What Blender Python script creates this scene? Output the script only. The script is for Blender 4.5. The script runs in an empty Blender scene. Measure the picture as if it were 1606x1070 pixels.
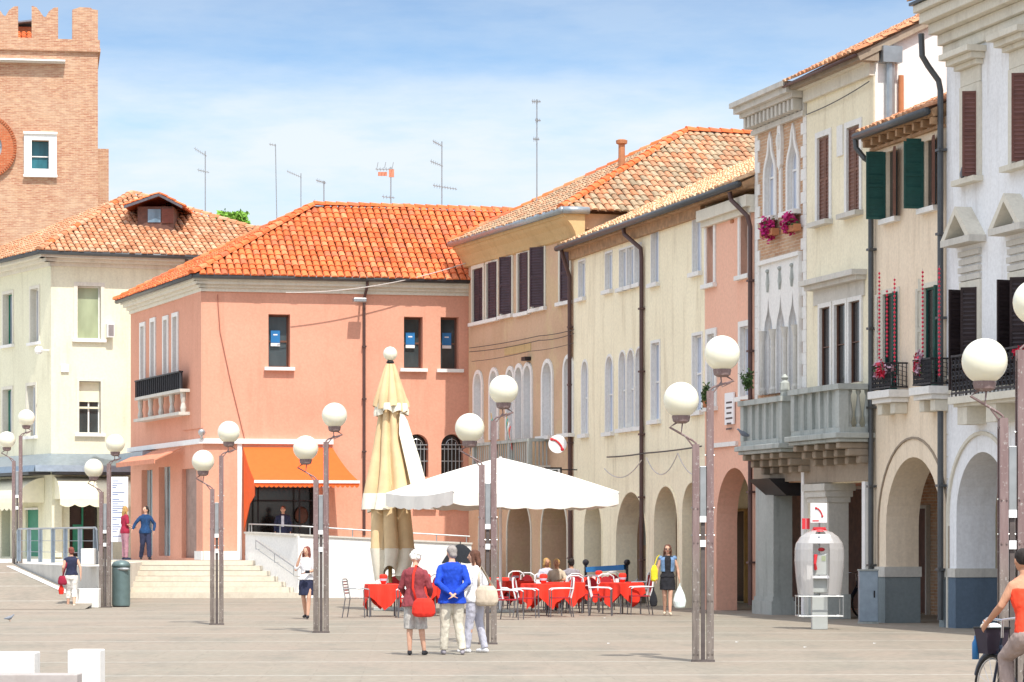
import bpy, math, random
from mathutils import Vector, Matrix
from mathutils.geometry import tessellate_polygon
R = math.radians
random.seed(7)
scene = bpy.context.scene
COL = scene.collection
# ---------------------------------------------------------------- camera
F, CX, HY, CH = 4500.0, 803.0, 845.0, 1.8       # focal length, centre and horizon of the 1606 px wide photograph
cam = bpy.data.cameras.new('camera'); camo = bpy.data.objects.new('camera', cam); COL.objects.link(camo)
camo.location = (0, 0, CH); camo.rotation_euler = (R(90), 0, 0)
cam.sensor_width = 36; cam.lens = F/1606*36
cam.shift_y = (HY-535)/1606; cam.clip_start = 1; cam.clip_end = 6000
scene.camera = camo
# ---------------------------------------------------------------- sun and sky
AZ, EL = 20.0, 57.0
sx, sy = math.sin(R(AZ)), -math.cos(R(AZ))
sdir = Vector((sx*math.cos(R(EL)), sy*math.cos(R(EL)), math.sin(R(EL))))
sun = bpy.data.lights.new('sun', 'SUN'); suno = bpy.data.objects.new('sun', sun); COL.objects.link(suno)
sun.energy = 2.4; sun.angle = R(0.55); sun.color = (1.0, 0.955, 0.88)
suno.rotation_euler = sdir.to_track_quat('Z', 'Y').to_euler(); suno.location = (20, -20, 60)
scene.view_settings.view_transform = 'Standard'; scene.view_settings.look = 'None'
scene.view_settings.gamma = 1; scene.view_settings.exposure = 1.06
world = bpy.data.worlds.new('World'); scene.world = world; world.use_nodes = True
nt = world.node_tree; nt.nodes.clear()
def N(nt, t, **k):
    n = nt.nodes.new(t)
    for a, b in k.items(): setattr(n, a, b)
    return n
def L(nt, a, b): nt.links.new(a, b)
def mixc(nt, fac, a, b, mode='MIX'):
    n = N(nt, 'ShaderNodeMix', data_type='RGBA', blend_type=mode); n.clamp_factor = True
    for i, v in ((0, fac), (6, a), (7, b)):
        if hasattr(v, 'is_linked'): L(nt, v, n.inputs[i])
        elif isinstance(v, (int, float)): n.inputs[i].default_value = v
        else: n.inputs[i].default_value = (v[0], v[1], v[2], 1)
    return n.outputs[2]
def ramp(nt, fac, stops):
    n = N(nt, 'ShaderNodeValToRGB'); e = n.color_ramp.elements
    while len(e) < len(stops): e.new(0.5)
    for i, (p, c) in enumerate(stops):
        e[i].position = p; e[i].color = (c, c, c, 1) if isinstance(c, (int, float)) else (*c, 1)
    L(nt, fac, n.inputs[0]); return n.outputs[0]
def noise(nt, vec, scale, detail=4, rough=0.55):
    n = N(nt, 'ShaderNodeTexNoise'); n.inputs['Scale'].default_value = scale
    n.inputs['Detail'].default_value = detail; n.inputs['Roughness'].default_value = rough
    if vec is not None: L(nt, vec, n.inputs['Vector'])
    return n.outputs['Fac']
def mapping(nt, vec, scale=(1, 1, 1), rot=(0, 0, 0), loc=(0, 0, 0)):
    n = N(nt, 'ShaderNodeMapping'); L(nt, vec, n.inputs['Vector'])
    n.inputs['Scale'].default_value = scale; n.inputs['Rotation'].default_value = rot; n.inputs['Location'].default_value = loc
    return n.outputs[0]
sky = N(nt, 'ShaderNodeTexSky', sky_type='NISHITA'); sky.sun_disc = False
sky.sun_elevation = R(EL); sky.sun_rotation = math.atan2(sdir.x, sdir.y)
sky.air_density = 1.0; sky.dust_density = 0.6; sky.ozone_density = 1.5
tc = N(nt, 'ShaderNodeTexCoord'); gen = tc.outputs['Generated']
sep = N(nt, 'ShaderNodeSeparateXYZ'); L(nt, gen, sep.inputs[0])
m1 = mapping(nt, gen, (7, 7, 34)); c1 = noise(nt, m1, 1.3, 7, 0.58)
m2 = mapping(nt, gen, (16, 10, 60), loc=(3, 1, 2)); c2 = noise(nt, m2, 1.6, 8, 0.62)
cl = N(nt, 'ShaderNodeMath', operation='ADD'); L(nt, c1, cl.inputs[0])
cm = N(nt, 'ShaderNodeMath', operation='MULTIPLY'); L(nt, c2, cm.inputs[0]); cm.inputs[1].default_value = 0.42; L(nt, cm.outputs[0], cl.inputs[1])
cov = ramp(nt, cl.outputs[0], [(0.50, 0.0), (0.80, 0.9)])
hgt = ramp(nt, sep.outputs[2], [(0.0, 1.0), (0.14, 1.0), (0.166, 0.28), (0.21, 0.25)])
cf = N(nt, 'ShaderNodeMath', operation='MULTIPLY'); L(nt, cov, cf.inputs[0]); L(nt, hgt, cf.inputs[1])
band = ramp(nt, sep.outputs[2], [(0.0, (2.3, 2.85, 3.2)), (0.10, (1.8, 2.45, 3.1)), (0.145, (1.35, 2.1, 3.05)), (0.165, (0.55, 1.35, 2.5)), (0.19, (0.33, 0.95, 2.0))])
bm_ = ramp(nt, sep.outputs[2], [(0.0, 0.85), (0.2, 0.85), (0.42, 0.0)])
high = mixc(nt, 0.5, sky.outputs[0], (6.5, 6.35, 6.1))      # bright veil added over the upper sky to lift and warm the ambient light
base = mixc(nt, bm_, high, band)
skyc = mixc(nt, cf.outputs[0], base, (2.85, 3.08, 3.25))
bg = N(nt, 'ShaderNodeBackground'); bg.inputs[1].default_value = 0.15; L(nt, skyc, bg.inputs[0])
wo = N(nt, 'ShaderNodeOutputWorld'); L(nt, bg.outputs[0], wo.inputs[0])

# ---------------------------------------------------------------- materials
MATS = {}
def mat_new(name):
    m = bpy.data.materials.new(name); m.use_nodes = True
    b = m.node_tree.nodes['Principled BSDF']; MATS[name] = m
    return m, m.node_tree, b
def setp(b, **k):
    for a, v in k.items():
        a = a.replace('_', ' ')
        if a in b.inputs: b.inputs[a].default_value = v
def bump(nt, b, h, strength=0.3, dist=0.02):
    n = N(nt, 'ShaderNodeBump'); n.inputs['Strength'].default_value = strength; n.inputs['Distance'].default_value = dist
    L(nt, h, n.inputs['Height']); L(nt, n.outputs[0], b.inputs['Normal'])
def simple(name, c, rough=0.6, metal=0.0, var=0.12, scale=6.0, bmp=0.0, **k):
    m, nt, b = mat_new(name)
    o = N(nt, 'ShaderNodeTexCoord').outputs['Object']
    f = noise(nt, o, scale, 5)
    r = ramp(nt, f, [(0.3, 1-var), (0.7, 1+var)])
    L(nt, mixc(nt, 1.0, c, r, 'MULTIPLY'), b.inputs['Base Color'])
    setp(b, Roughness=rough, Metallic=metal, **k)
    if bmp: bump(nt, b, f, bmp)
    return m
def plaster(name, c, stain=(0.5, 0.45, 0.4), amt=0.35, dirt=0.25, worn=None, wornamt=0.0):
    """lime plaster: blotches, long vertical streaks, fine grain"""
    m, nt, b = mat_new(name)
    g = N(nt, 'ShaderNodeNewGeometry').outputs['Position']
    n1 = noise(nt, g, 0.55, 6, 0.6); n2 = noise(nt, mapping(nt, g, (2.2, 2.2, 0.25)), 1.2, 6, 0.65); n3 = noise(nt, g, 14, 4)
    f1 = ramp(nt, n1, [(0.42, 0.0), (0.72, amt)])
    col = mixc(nt, f1, c, tuple(c[i]*(0.55+0.45*stain[i]) for i in range(3)))
    f2 = ramp(nt, n2, [(0.52, 0.0), (0.75, dirt)])
    col = mixc(nt, f2, col, tuple(c[i]*stain[i]*1.1 for i in range(3)))
    if worn:
        n4 = noise(nt, mapping(nt, g, (1, 1, 0.8), loc=(5, 2, 1)), 0.9, 7, 0.7)
        f4 = ramp(nt, n4, [(0.52, 0.0), (0.60, wornamt)]); col = mixc(nt, f4, col, worn)
    f3 = ramp(nt, n3, [(0.3, 0.93), (0.7, 1.06)])
    L(nt, mixc(nt, 1.0, col, f3, 'MULTIPLY'), b.inputs['Base Color'])
    setp(b, Roughness=0.92, Specular_IOR_Level=0.2); bump(nt, b, n3, 0.25, 0.01)
    return m
def brickmat(name, c1, c2, mortar, scale=1.0, bw=0.26, bh=0.075):
    m, nt, b = mat_new(name)
    uv = N(nt, 'ShaderNodeTexCoord').outputs['UV']
    g = N(nt, 'ShaderNodeNewGeometry').outputs['Position']
    br = N(nt, 'ShaderNodeTexBrick'); L(nt, uv, br.inputs['Vector'])
    br.inputs['Scale'].default_value = scale; br.inputs['Brick Width'].default_value = bw; br.inputs['Row Height'].default_value = bh
    br.inputs['Mortar Size'].default_value = 0.011; br.inputs['Bias'].default_value = -0.1
    br.inputs['Color1'].default_value = (*c1, 1); br.inputs['Color2'].default_value = (*c2, 1); br.inputs['Mortar'].default_value = (*mortar, 1)
    n1 = noise(nt, g, 0.7, 7, 0.65); n2 = noise(nt, mapping(nt, uv, (3, 11, 1)), 1.0, 5, 0.7)
    col = mixc(nt, ramp(nt, n2, [(0.44, 0), (0.66, 0.75)]), br.outputs[0], tuple(0.55*c2[i]+0.3*c1[i] for i in range(3)))
    col = mixc(nt, ramp(nt, n2, [(0.28, 0.7), (0.43, 0.0)]), col, tuple(min(1, 1.35*c1[i]) for i in range(3)))
    col = mixc(nt, ramp(nt, n1, [(0.45, 0.0), (0.7, 0.4)]), col, mortar)
    L(nt, col, b.inputs['Base Color']); setp(b, Roughness=0.92, Specular_IOR_Level=0.15)
    bump(nt, b, n2, 0.5, 0.03)
    return m
def tilemat(name):
    m, nt, b = mat_new(name)
    a = N(nt, 'ShaderNodeAttribute', attribute_name='Col')
    g = N(nt, 'ShaderNodeNewGeometry').outputs['Position']
    n1 = noise(nt, g, 9, 5, 0.7); n2 = noise(nt, g, 0.8, 5)
    f = ramp(nt, n1, [(0.3, 0.72), (0.7, 1.2)])
    c = mixc(nt, 1.0, a.outputs['Color'], f, 'MULTIPLY')
    c = mixc(nt, 1.0, c, ramp(nt, n2, [(0.3, 0.85), (0.7, 1.12)]), 'MULTIPLY')
    L(nt, c, b.inputs['Base Color']); setp(b, Roughness=0.85, Specular_IOR_Level=0.2)
    return m
def glassmat(name, c, rough=0.12, var=0.35):
    m, nt, b = mat_new(name)
    g = N(nt, 'ShaderNodeNewGeometry').outputs['Position']
    n1 = noise(nt, mapping(nt, g, (1, 1, 0.35)), 1.6, 3)
    f = ramp(nt, n1, [(0.35, 1-var), (0.65, 1+var)])
    L(nt, mixc(nt, 1.0, c, f, 'MULTIPLY'), b.inputs['Base Color'])
    setp(b, Roughness=rough, Specular_IOR_Level=0.6)
    return m
def shuttermat(name, c, pitch=0.07, dark=0.45):
    """painted wood with horizontal louvres (pattern of the part itself)"""
    m, nt, b = mat_new(name)
    g = N(nt, 'ShaderNodeNewGeometry').outputs['Position']
    w = N(nt, 'ShaderNodeTexWave', wave_type='BANDS', bands_direction='Z', wave_profile='SAW'); L(nt, g, w.inputs['Vector'])
    w.inputs['Scale'].default_value = 1/(pitch*math.tau)*1.0 if False else 0.314/pitch
    n1 = noise(nt, g, 3, 4)
    f = ramp(nt, n1, [(0.3, 0.8), (0.7, 1.2)])
    L(nt, mixc(nt, 1.0, c, f, 'MULTIPLY'), b.inputs['Base Color']); setp(b, Roughness=0.6)
    bump(nt, b, w.outputs[1], 0.9, 0.03)
    return m
plaster('cream_left', (0.76, 0.73, 0.55), amt=0.35, dirt=0.35)
plaster('orange_wall', (0.69, 0.345, 0.24), stain=(0.72, 0.6, 0.55), amt=0.6, dirt=0.5)
plaster('tan_wall', (0.60, 0.41, 0.275), stain=(0.7, 0.62, 0.5), amt=0.7, dirt=0.4, worn=(0.62, 0.47, 0.28), wornamt=0.6)
plaster('cream_long', (0.92, 0.83, 0.61), amt=0.3, dirt=0.5)
plaster('pink_wall', (0.82, 0.48, 0.35), stain=(0.85, 0.65, 0.6), amt=0.3, dirt=0.25)
plaster('cream_yellow', (0.88, 0.80, 0.60), amt=0.45, dirt=0.45)
plaster('pale_wall', (0.86, 0.72, 0.55), amt=0.35, dirt=0.4)
plaster('white_wall', (0.86, 0.865, 0.875), amt=0.35, dirt=0.4)
plaster('bare_white', (0.82, 0.81, 0.78), amt=0.1, dirt=0.1)
plaster('stone', (0.62, 0.59, 0.53), amt=0.5, dirt=0.5, stain=(0.5, 0.5, 0.48))
plaster('stone_grey', (0.44, 0.46, 0.43), amt=0.7, dirt=0.8, stain=(0.35, 0.37, 0.35))
plaster('stone_brown', (0.36, 0.29, 0.22), amt=0.7, dirt=0.6, stain=(0.4, 0.4, 0.4))
plaster('step_stone', (0.62, 0.56, 0.46), amt=0.4, dirt=0.3)
plaster('white_stone', (0.80, 0.78, 0.74), amt=0.4, dirt=0.4, stain=(0.7, 0.7, 0.7))
plaster('cornice_yellow', (0.60, 0.43, 0.22), amt=0.5, dirt=0.4)
plaster('cornice_cream', (0.70, 0.66, 0.56), amt=0.3, dirt=0.35)
plaster('grey_base', (0.24, 0.28, 0.29), amt=0.5, dirt=0.4)
plaster('blue_base', (0.13, 0.18, 0.24), amt=0.4, dirt=0.3)
plaster('ochre_in', (0.50, 0.36, 0.20), amt=0.6, dirt=0.4)
brickmat('tower_brick', (0.56, 0.34, 0.21), (0.38, 0.15, 0.09), (0.56, 0.42, 0.30))
brickmat('house_brick', (0.58, 0.36, 0.22), (0.46, 0.24, 0.14), (0.58, 0.48, 0.36))
brickmat('red_brick', (0.52, 0.15, 0.06), (0.42, 0.10, 0.04), (0.45, 0.25, 0.15))
tilemat('tiles')
glassmat('glass_dark', (0.05, 0.065, 0.07)); glassmat('glass_blue', (0.20, 0.32, 0.42)); glassmat('glass_grey', (0.32, 0.37, 0.44), 0.35)
glassmat('glass_pale', (0.50, 0.55, 0.66), 0.45, 0.12); glassmat('glass_green', (0.33, 0.38, 0.24), 0.3, 0.2); glassmat('glass_teal', (0.03, 0.16, 0.20))
glassmat('shop_dark', (0.025, 0.022, 0.022)); glassmat('glass_shop', (0.30, 0.40, 0.42), 0.06, 0.5)
shuttermat('shutter_purple', (0.065, 0.035, 0.05)); shuttermat('shutter_brown', (0.20, 0.095, 0.07)); shuttermat('shutter_green', (0.012, 0.085, 0.075))
shuttermat('shutter_dark', (0.03, 0.018, 0.022)); shuttermat('shutter_redbrown', (0.17, 0.07, 0.06))
shuttermat('roller', (0.30, 0.20, 0.17), 0.11)
simple('white_paint', (0.80, 0.79, 0.77), 0.5, var=0.05)
simple('brown_frame', (0.14, 0.06, 0.035), 0.5); simple('dark_iron', (0.022, 0.020, 0.024), 0.5, 0.3)
simple('gutter_dark', (0.09, 0.095, 0.10), 0.45, 0.5); simple('gutter_zinc', (0.34, 0.38, 0.41), 0.4, 0.6); simple('pipe_brown', (0.10, 0.055, 0.05), 0.5, 0.3)
simple('wood_soffit', (0.40, 0.24, 0.13), 0.8, var=0.3); simple('cable', (0.05, 0.045, 0.045), 0.6); simple('cable_pale', (0.55, 0.50, 0.46), 0.6)
simple('metal_blue', (0.30, 0.36, 0.42), 0.35, 0.6); simple('rail_metal', (0.42, 0.43, 0.43), 0.35, 0.7)
simple('awning_orange', (0.85, 0.125, 0.018), 0.85, var=0.06); simple('awning_cream', (0.80, 0.75, 0.56), 0.85, var=0.05); simple('awning_rust', (0.62, 0.25, 0.15), 0.85)
simple('door_green', (0.02, 0.22, 0.13), 0.5); simple('door_brown', (0.13, 0.06, 0.04), 0.6, var=0.3); simple('wood_yellow', (0.42, 0.26, 0.09), 0.6)
simple('sign_white', (0.82, 0.82, 0.82), 0.5, var=0.02); simple('sign_red', (0.62, 0.03, 0.04), 0.5, var=0.03); simple('sign_blue', (0.02, 0.17, 0.42), 0.4, var=0.05)
simple('sign_black', (0.015, 0.015, 0.018), 0.4); simple('ink_grey', (0.22, 0.24, 0.28), 0.6)
simple('leaf', (0.07, 0.13, 0.03), 0.7, var=0.5, scale=9); simple('leaf_bright', (0.16, 0.33, 0.03), 0.7, var=0.4, scale=3)
simple('petal', (0.50, 0.015, 0.16), 0.7, var=0.4, scale=12); simple('bead_red', (0.70, 0.03, 0.08), 0.5); simple('petal_pale', (0.55, 0.35, 0.42), 0.7, var=0.4, scale=14)
simple('terracotta', (0.45, 0.18, 0.08), 0.8); simple('bark', (0.12, 0.08, 0.05), 0.9, var=0.4)
simple('slate', (0.20, 0.22, 0.26), 0.6)
# ---------------------------------------------------------------- mesh builder
class Fr:
    """vertical facade plane: s runs to the picture's right along the wall, z up, o outwards"""
    def __init__(s, P, u):
        s.P = Vector((P[0], P[1])); s.u = Vector(u).normalized(); s.n = Vector((s.u.y, -s.u.x))
    def p(s, a, z, o=0.0):
        q = s.P + s.u*a + s.n*o
        return Vector((q.x, q.y, z))
    def s_(s, px, o=0.0):
        P = s.P + s.n*o; k = px-CX
        return (k*P.y - F*P.x)/(F*s.u.x - k*s.u.y)
    def z_(s, py, a, o=0.0):
        return CH-(py-HY)/F*s.p(a, 0, o).y
    def rect(s, x0, y0, x1, y1, o=0.0):
        a, b = s.s_(x0, o), s.s_(x1, o); m = (a+b)/2
        return a, s.z_(y1, m, o), b, s.z_(y0, m, o)
def gnd(px, py, z=0.0):
    Y = F*(CH-z)/(py-HY)
    return Vector(((px-CX)/F*Y, Y, z))
def at(px, py, Y):
    return Vector(((px-CX)/F*Y, Y, CH-(py-HY)/F*Y))
def tess(polys):
    """polys: list of 2D loops; outer first"""
    return tessellate_polygon([[Vector((a, b, 0)) for a, b in p] for p in polys])
class MB:
    def __init__(s): s.v = []; s.f = []; s.c = []; s.col = None
    def add(s, pts, faces, col=None):
        k = len(s.v); s.v += [Vector(p) for p in pts]
        for f in faces: s.f.append([k+i for i in f]); s.c.append(col or s.col)
        return s
    def quad(s, *p, col=None): return s.add(p, [range(len(p))], col)
    def hexa(s, p, col=None):
        return s.add(p, [(0, 3, 2, 1), (4, 5, 6, 7), (0, 1, 5, 4), (1, 2, 6, 5), (2, 3, 7, 6), (3, 0, 4, 7)], col)
    def box(s, x0, x1, y0, y1, z0, z1, col=None):
        return s.hexa([(x0, y0, z0), (x1, y0, z0), (x1, y1, z0), (x0, y1, z0), (x0, y0, z1), (x1, y0, z1), (x1, y1, z1), (x0, y1, z1)], col)
    def fb(s, fr, s0, s1, z0, z1, o0, o1, col=None):
        P = fr.p
        return s.hexa([P(s0, z0, o1), P(s1, z0, o1), P(s1, z0, o0), P(s0, z0, o0), P(s0, z1, o1), P(s1, z1, o1), P(s1, z1, o0), P(s0, z1, o0)], col)
    def beam(s, a, b, w, h, up=(0, 0, 1)):
        a = Vector(a); b = Vector(b); d = (b-a).normalized(); u = Vector(up)
        x = d.cross(u)
        if x.length < 1e-4: x = d.cross(Vector((1, 0, 0)))
        x.normalize(); y = x.cross(d)
        q = []
        for e in (a, b): q += [e-x*w/2-y*h/2, e+x*w/2-y*h/2, e+x*w/2+y*h/2, e-x*w/2+y*h/2]
        return s.hexa(q)
    def tube(s, pts, r, n=8, cap=True, sq=(1, 1), ref=None):
        pts = [Vector(p) for p in pts]; k = len(pts); rs = r if isinstance(r, (list, tuple)) else [r]*k
        base = len(s.v); prev = None
        for i, p in enumerate(pts):
            d = (pts[min(i+1, k-1)]-pts[max(i-1, 0)])
            d = d.normalized() if d.length > 1e-9 else Vector((0, 0, 1))
            if prev is None:
                a = Vector(ref) if ref else (Vector((1, 0, 0)) if abs(d.x) < 0.9 else Vector((0, 1, 0)))
            else: a = prev
            x = (a-d*a.dot(d)).normalized(); y = d.cross(x); prev = x
            ri = rs[i]; rx, ry = ri if isinstance(ri, (tuple, list)) else (ri*sq[0], ri*sq[1])
            for j in range(n):
                t = math.tau*j/n; s.v.append(p+x*rx*math.cos(t)+y*ry*math.sin(t))
        for i in range(k-1):
            for j in range(n):
                a = base+i*n+j; b = base+i*n+(j+1) % n
                s.f.append([a, b, b+n, a+n]); s.c.append(s.col)
        if cap:
            s.f.append([base+j for j in range(n)][::-1]); s.c.append(s.col)
            s.f.append([base+(k-1)*n+j for j in range(n)]); s.c.append(s.col)
        return s
    def rings(s, rings, cap=True):
        base = len(s.v); n = len(rings[0])
        for r in rings: s.v += [Vector(p) for p in r]
        for i in range(len(rings)-1):
            for j in range(n):
                a = base+i*n+j; b = base+i*n+(j+1) % n
                s.f.append([a, b, b+n, a+n]); s.c.append(s.col)
        if cap:
            s.f.append([base+j for j in range(n)][::-1]); s.c.append(s.col)
            s.f.append([base+(len(rings)-1)*n+j for j in range(n)]); s.c.append(s.col)
        return s
    def lathe(s, c, prof, n=16):
        c = Vector(c)
        return s.rings([[c+Vector((r*math.cos(math.tau*j/n), r*math.sin(math.tau*j/n), z)) for j in range(n)] for r, z in prof])
    def ball(s, c, r, n=12, m=8, rot=None):
        c = Vector(c); r = (r, r, r) if isinstance(r, (int, float)) else r
        rg = []
        for i in range(m+1):
            t = math.pi*(i+0.02 if i == 0 else i-0.02 if i == m else i)/m
            ring = []
            for j in range(n):
                q = Vector((r[0]*math.sin(t)*math.cos(math.tau*j/n), r[1]*math.sin(t)*math.sin(math.tau*j/n), -r[2]*math.cos(t)))
                if rot: q = rot @ q
                ring.append(c+q)
            rg.append(ring)
        return s.rings(rg)
    def poly(s, fr, polys, o, col=None):
        t = tess(polys); flat = [q for p in polys for q in p]
        return s.add([fr.p(a, z, o) for a, z in flat], [list(x) for x in t], col)
    def plate(s, fr, loop, o0, o1, holes=()):
        """2D loop (with holes) between offsets o0 (back) and o1 (front)"""
        s.poly(fr, [loop, *holes], o1); s.poly(fr, [loop, *holes], o0)
        for lp in (loop, *holes): s.edge(fr, lp, o0, o1)
        return s
    def edge(s, fr, lp, o0, o1, closed=True):
        n = len(lp)
        for i in range(n if closed else n-1):
            a = lp[i]; b = lp[(i+1) % n]
            s.quad(fr.p(*a, o1), fr.p(*b, o1), fr.p(*b, o0), fr.p(*a, o0))
        return s
    def split(s, k, name, mat, parent, **kw):
        """every k islands (boxes) become a part of their own"""
        par = list(range(len(s.v)))
        def fd(i):
            while par[i] != i: par[i] = par[par[i]]; i = par[i]
            return i
        for f in s.f:
            for j in f[1:]: par[fd(j)] = fd(f[0])
        isl = {}
        for fi, f in enumerate(s.f): isl.setdefault(fd(f[0]), []).append(fi)
        isl = sorted(isl.values(), key=lambda q: q[0]); out = []
        for i in range(0, len(isl), k):
            m = MB(); mp = {}
            for fi in sum(isl[i:i+k], []):
                q = []
                for v in s.f[fi]:
                    if v not in mp: mp[v] = len(m.v); m.v.append(s.v[v])
                    q.append(mp[v])
                m.f.append(q); m.c.append(s.c[fi])
            out.append(m.build(name, mat, parent, **kw))
        return out
    def build(s, name, mat, parent=None, smooth=False, local=False, bevel=0):
        me = bpy.data.meshes.new(name)
        off = Vector((0, 0, 0))
        if parent is not None and not local:
            q = parent
            while q.parent: q = q.parent
            off = q.location.copy()
        me.from_pydata([tuple(v-off) for v in s.v], [], s.f)
        me.materials.append(MATS[mat])
        if any(s.c):
            buf = []
            for pl, c in zip(me.polygons, s.c): buf += [*(c or (0.5, 0.2, 0.1)), 1.0]*pl.loop_total
            me.color_attributes.new('Col', 'FLOAT_COLOR', 'CORNER'); me.color_attributes['Col'].data.foreach_set('color', buf)
        buf = []
        for pl in me.polygons:
            nn = pl.normal; h = math.hypot(nn.x, nn.y)
            for li in pl.loop_indices:
                v = me.vertices[me.loops[li].vertex_index].co+off
                buf += (v.x, v.y) if abs(nn.z) > 0.75 or h < 1e-6 else (abs(v.x*(-nn.y/h)+v.y*(nn.x/h)), v.z)
        me.uv_layers.new(name='UVMap'); me.uv_layers['UVMap'].data.foreach_set('uv', buf)
        if smooth: me.polygons.foreach_set('use_smooth', [True]*len(me.polygons))
        o = bpy.data.objects.new(name, me); COL.objects.link(o)
        if parent is not None: o.parent = parent
        if bevel:
            m = o.modifiers.new('bevel', 'BEVEL'); m.width = bevel; m.segments = 2; m.limit_method = 'ANGLE'
        return o
def tag(o, label=None, cat=None, group=None, kind=None):
    if label: o['label'] = label
    if cat: o['category'] = cat
    if group: o['group'] = group
    if kind: o['kind'] = kind
    return o
def thing(name, label, cat, loc=(0, 0, 0), rz=0.0, group=None):
    o = bpy.data.objects.new(name, None); COL.objects.link(o); o.location = loc; o.rotation_euler = (0, 0, rz)
    o.empty_display_size = 0.3
    return tag(o, label, cat, group)
def copy_tree(o, parent=None):
    c = o.copy(); COL.objects.link(c); c.parent = parent
    for ch in list(o.children): copy_tree(ch, c)
    return c
def arch(s0, z0, s1, zt, kind='round', n=14):
    """open path from left foot over the head to the right foot"""
    c = (s0+s1)/2; w = (s1-s0)/2; pts = [(s0, z0)]
    if kind == 'rect': return [(s0, z0), (s0, zt), (s1, zt), (s1, z0)]
    if kind == 'round':
        h = min(w, (zt-z0)*0.9)
        pts += [(c-w*math.cos(math.pi*i/n), zt-h+h*math.sin(math.pi*i/n)) for i in range(n+1)]
    if kind == 'pointed':
        h = w*1.25; m = n//2
        for i in range(m+1): t = i/m; pts.append((c-w*math.cos(t*math.pi/2)**0.8, zt-h+h*(math.sin(t*math.pi/2)*0.82+0.18*t)))
        for i in range(m-1, -1, -1): t = i/m; pts.append((c+w*math.cos(t*math.pi/2)**0.8, zt-h+h*(math.sin(t*math.pi/2)*0.82+0.18*t)))
    if kind == 'ogee':
        h = w*3.1; m = 9; L_ = []
        for i in range(m+1):
            t = i/m
            x = (1-t)**0.9 if t > 0.45 else 1-0.52*t*t/0.2025*0.8
            k = [1, .99, .93, .80, .58, .34, .20, .12, .06, 0][i]
            L_.append((k*w, h*t))
        pts += [(c-a, zt-h+b) for a, b in L_]; pts += [(c+a, zt-h+b) for a, b in L_[::-1][1:]]
    pts.append((s1, z0)); return pts
def grow(path, d):
    """offset an open arch path outwards"""
    out = []; n = len(path)
    for i, p in enumerate(path):
        a = Vector(path[max(i-1, 0)]); b = Vector(path[min(i+1, n-1)]); t = (b-a)
        t = t.normalized() if t.length > 1e-9 else Vector((0, 1))
        out.append((p[0]-t.y*d, p[1]+t.x*d))
    if n == 4: # rectangle
        (s0, z0), (_, zt), (s1, _), _ = path
        out = [(s0-d, z0), (s0-d, zt+d), (s1+d, zt+d), (s1+d, z0)]
    out[0] = (path[0][0]-d, path[0][1]); out[-1] = (path[-1][0]+d, path[-1][1])
    return out
def surround(mb, fr, path, w, o0, o1):
    q = grow(path, w); n = len(path)
    for i in range(n-1):
        a, b, c, d = path[i], path[i+1], q[i+1], q[i]
        mb.hexa([fr.p(*a, o1), fr.p(*b, o1), fr.p(*b, o0), fr.p(*a, o0), fr.p(*d, o1), fr.p(*c, o1), fr.p(*c, o0), fr.p(*d, o0)])
    return mb
def louvers(mb, P0, ex, n, w, h, th=0.035, pitch=0.085):
    """shutter leaf: P0 bottom hinge corner, ex along leaf, n leaf normal"""
    up = Vector((0, 0, 1)); P0 = Vector(P0); ex = Vector(ex).normalized(); n = Vector(n).normalized()
    def bx(a0, a1, z0, z1, d0, d1):
        q = [P0+ex*a+n*d+up*z for z in (z0, z1) for a, d in ((a0, d0), (a1, d0), (a1, d1), (a0, d1))]
        mb.hexa(q)
    b = 0.05
    bx(0, b, 0, h, 0, th); bx(w-b, w, 0, h, 0, th); bx(b, w-b, 0, b, 0, th); bx(b, w-b, h-b, h, 0, th); bx(b, w-b, h*.5-.03, h*.5+.03, 0, th)
    z = b+0.02
    while z < h-b-0.03:
        q = [P0+ex*a+n*d+up*(z+dz) for a, d, dz in ((b, 0.002, pitch*.75), (w-b, 0.002, pitch*.75), (w-b, th-.002, 0), (b, th-.002, 0))]
        mb.quad(*q); z += pitch
    q = [P0+ex*a+n*(th*.45)+up*zz for a, zz in ((b, b), (w-b, b), (w-b, h-b), (b, h-b))]
    mb.quad(*q)
    return mb
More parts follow.
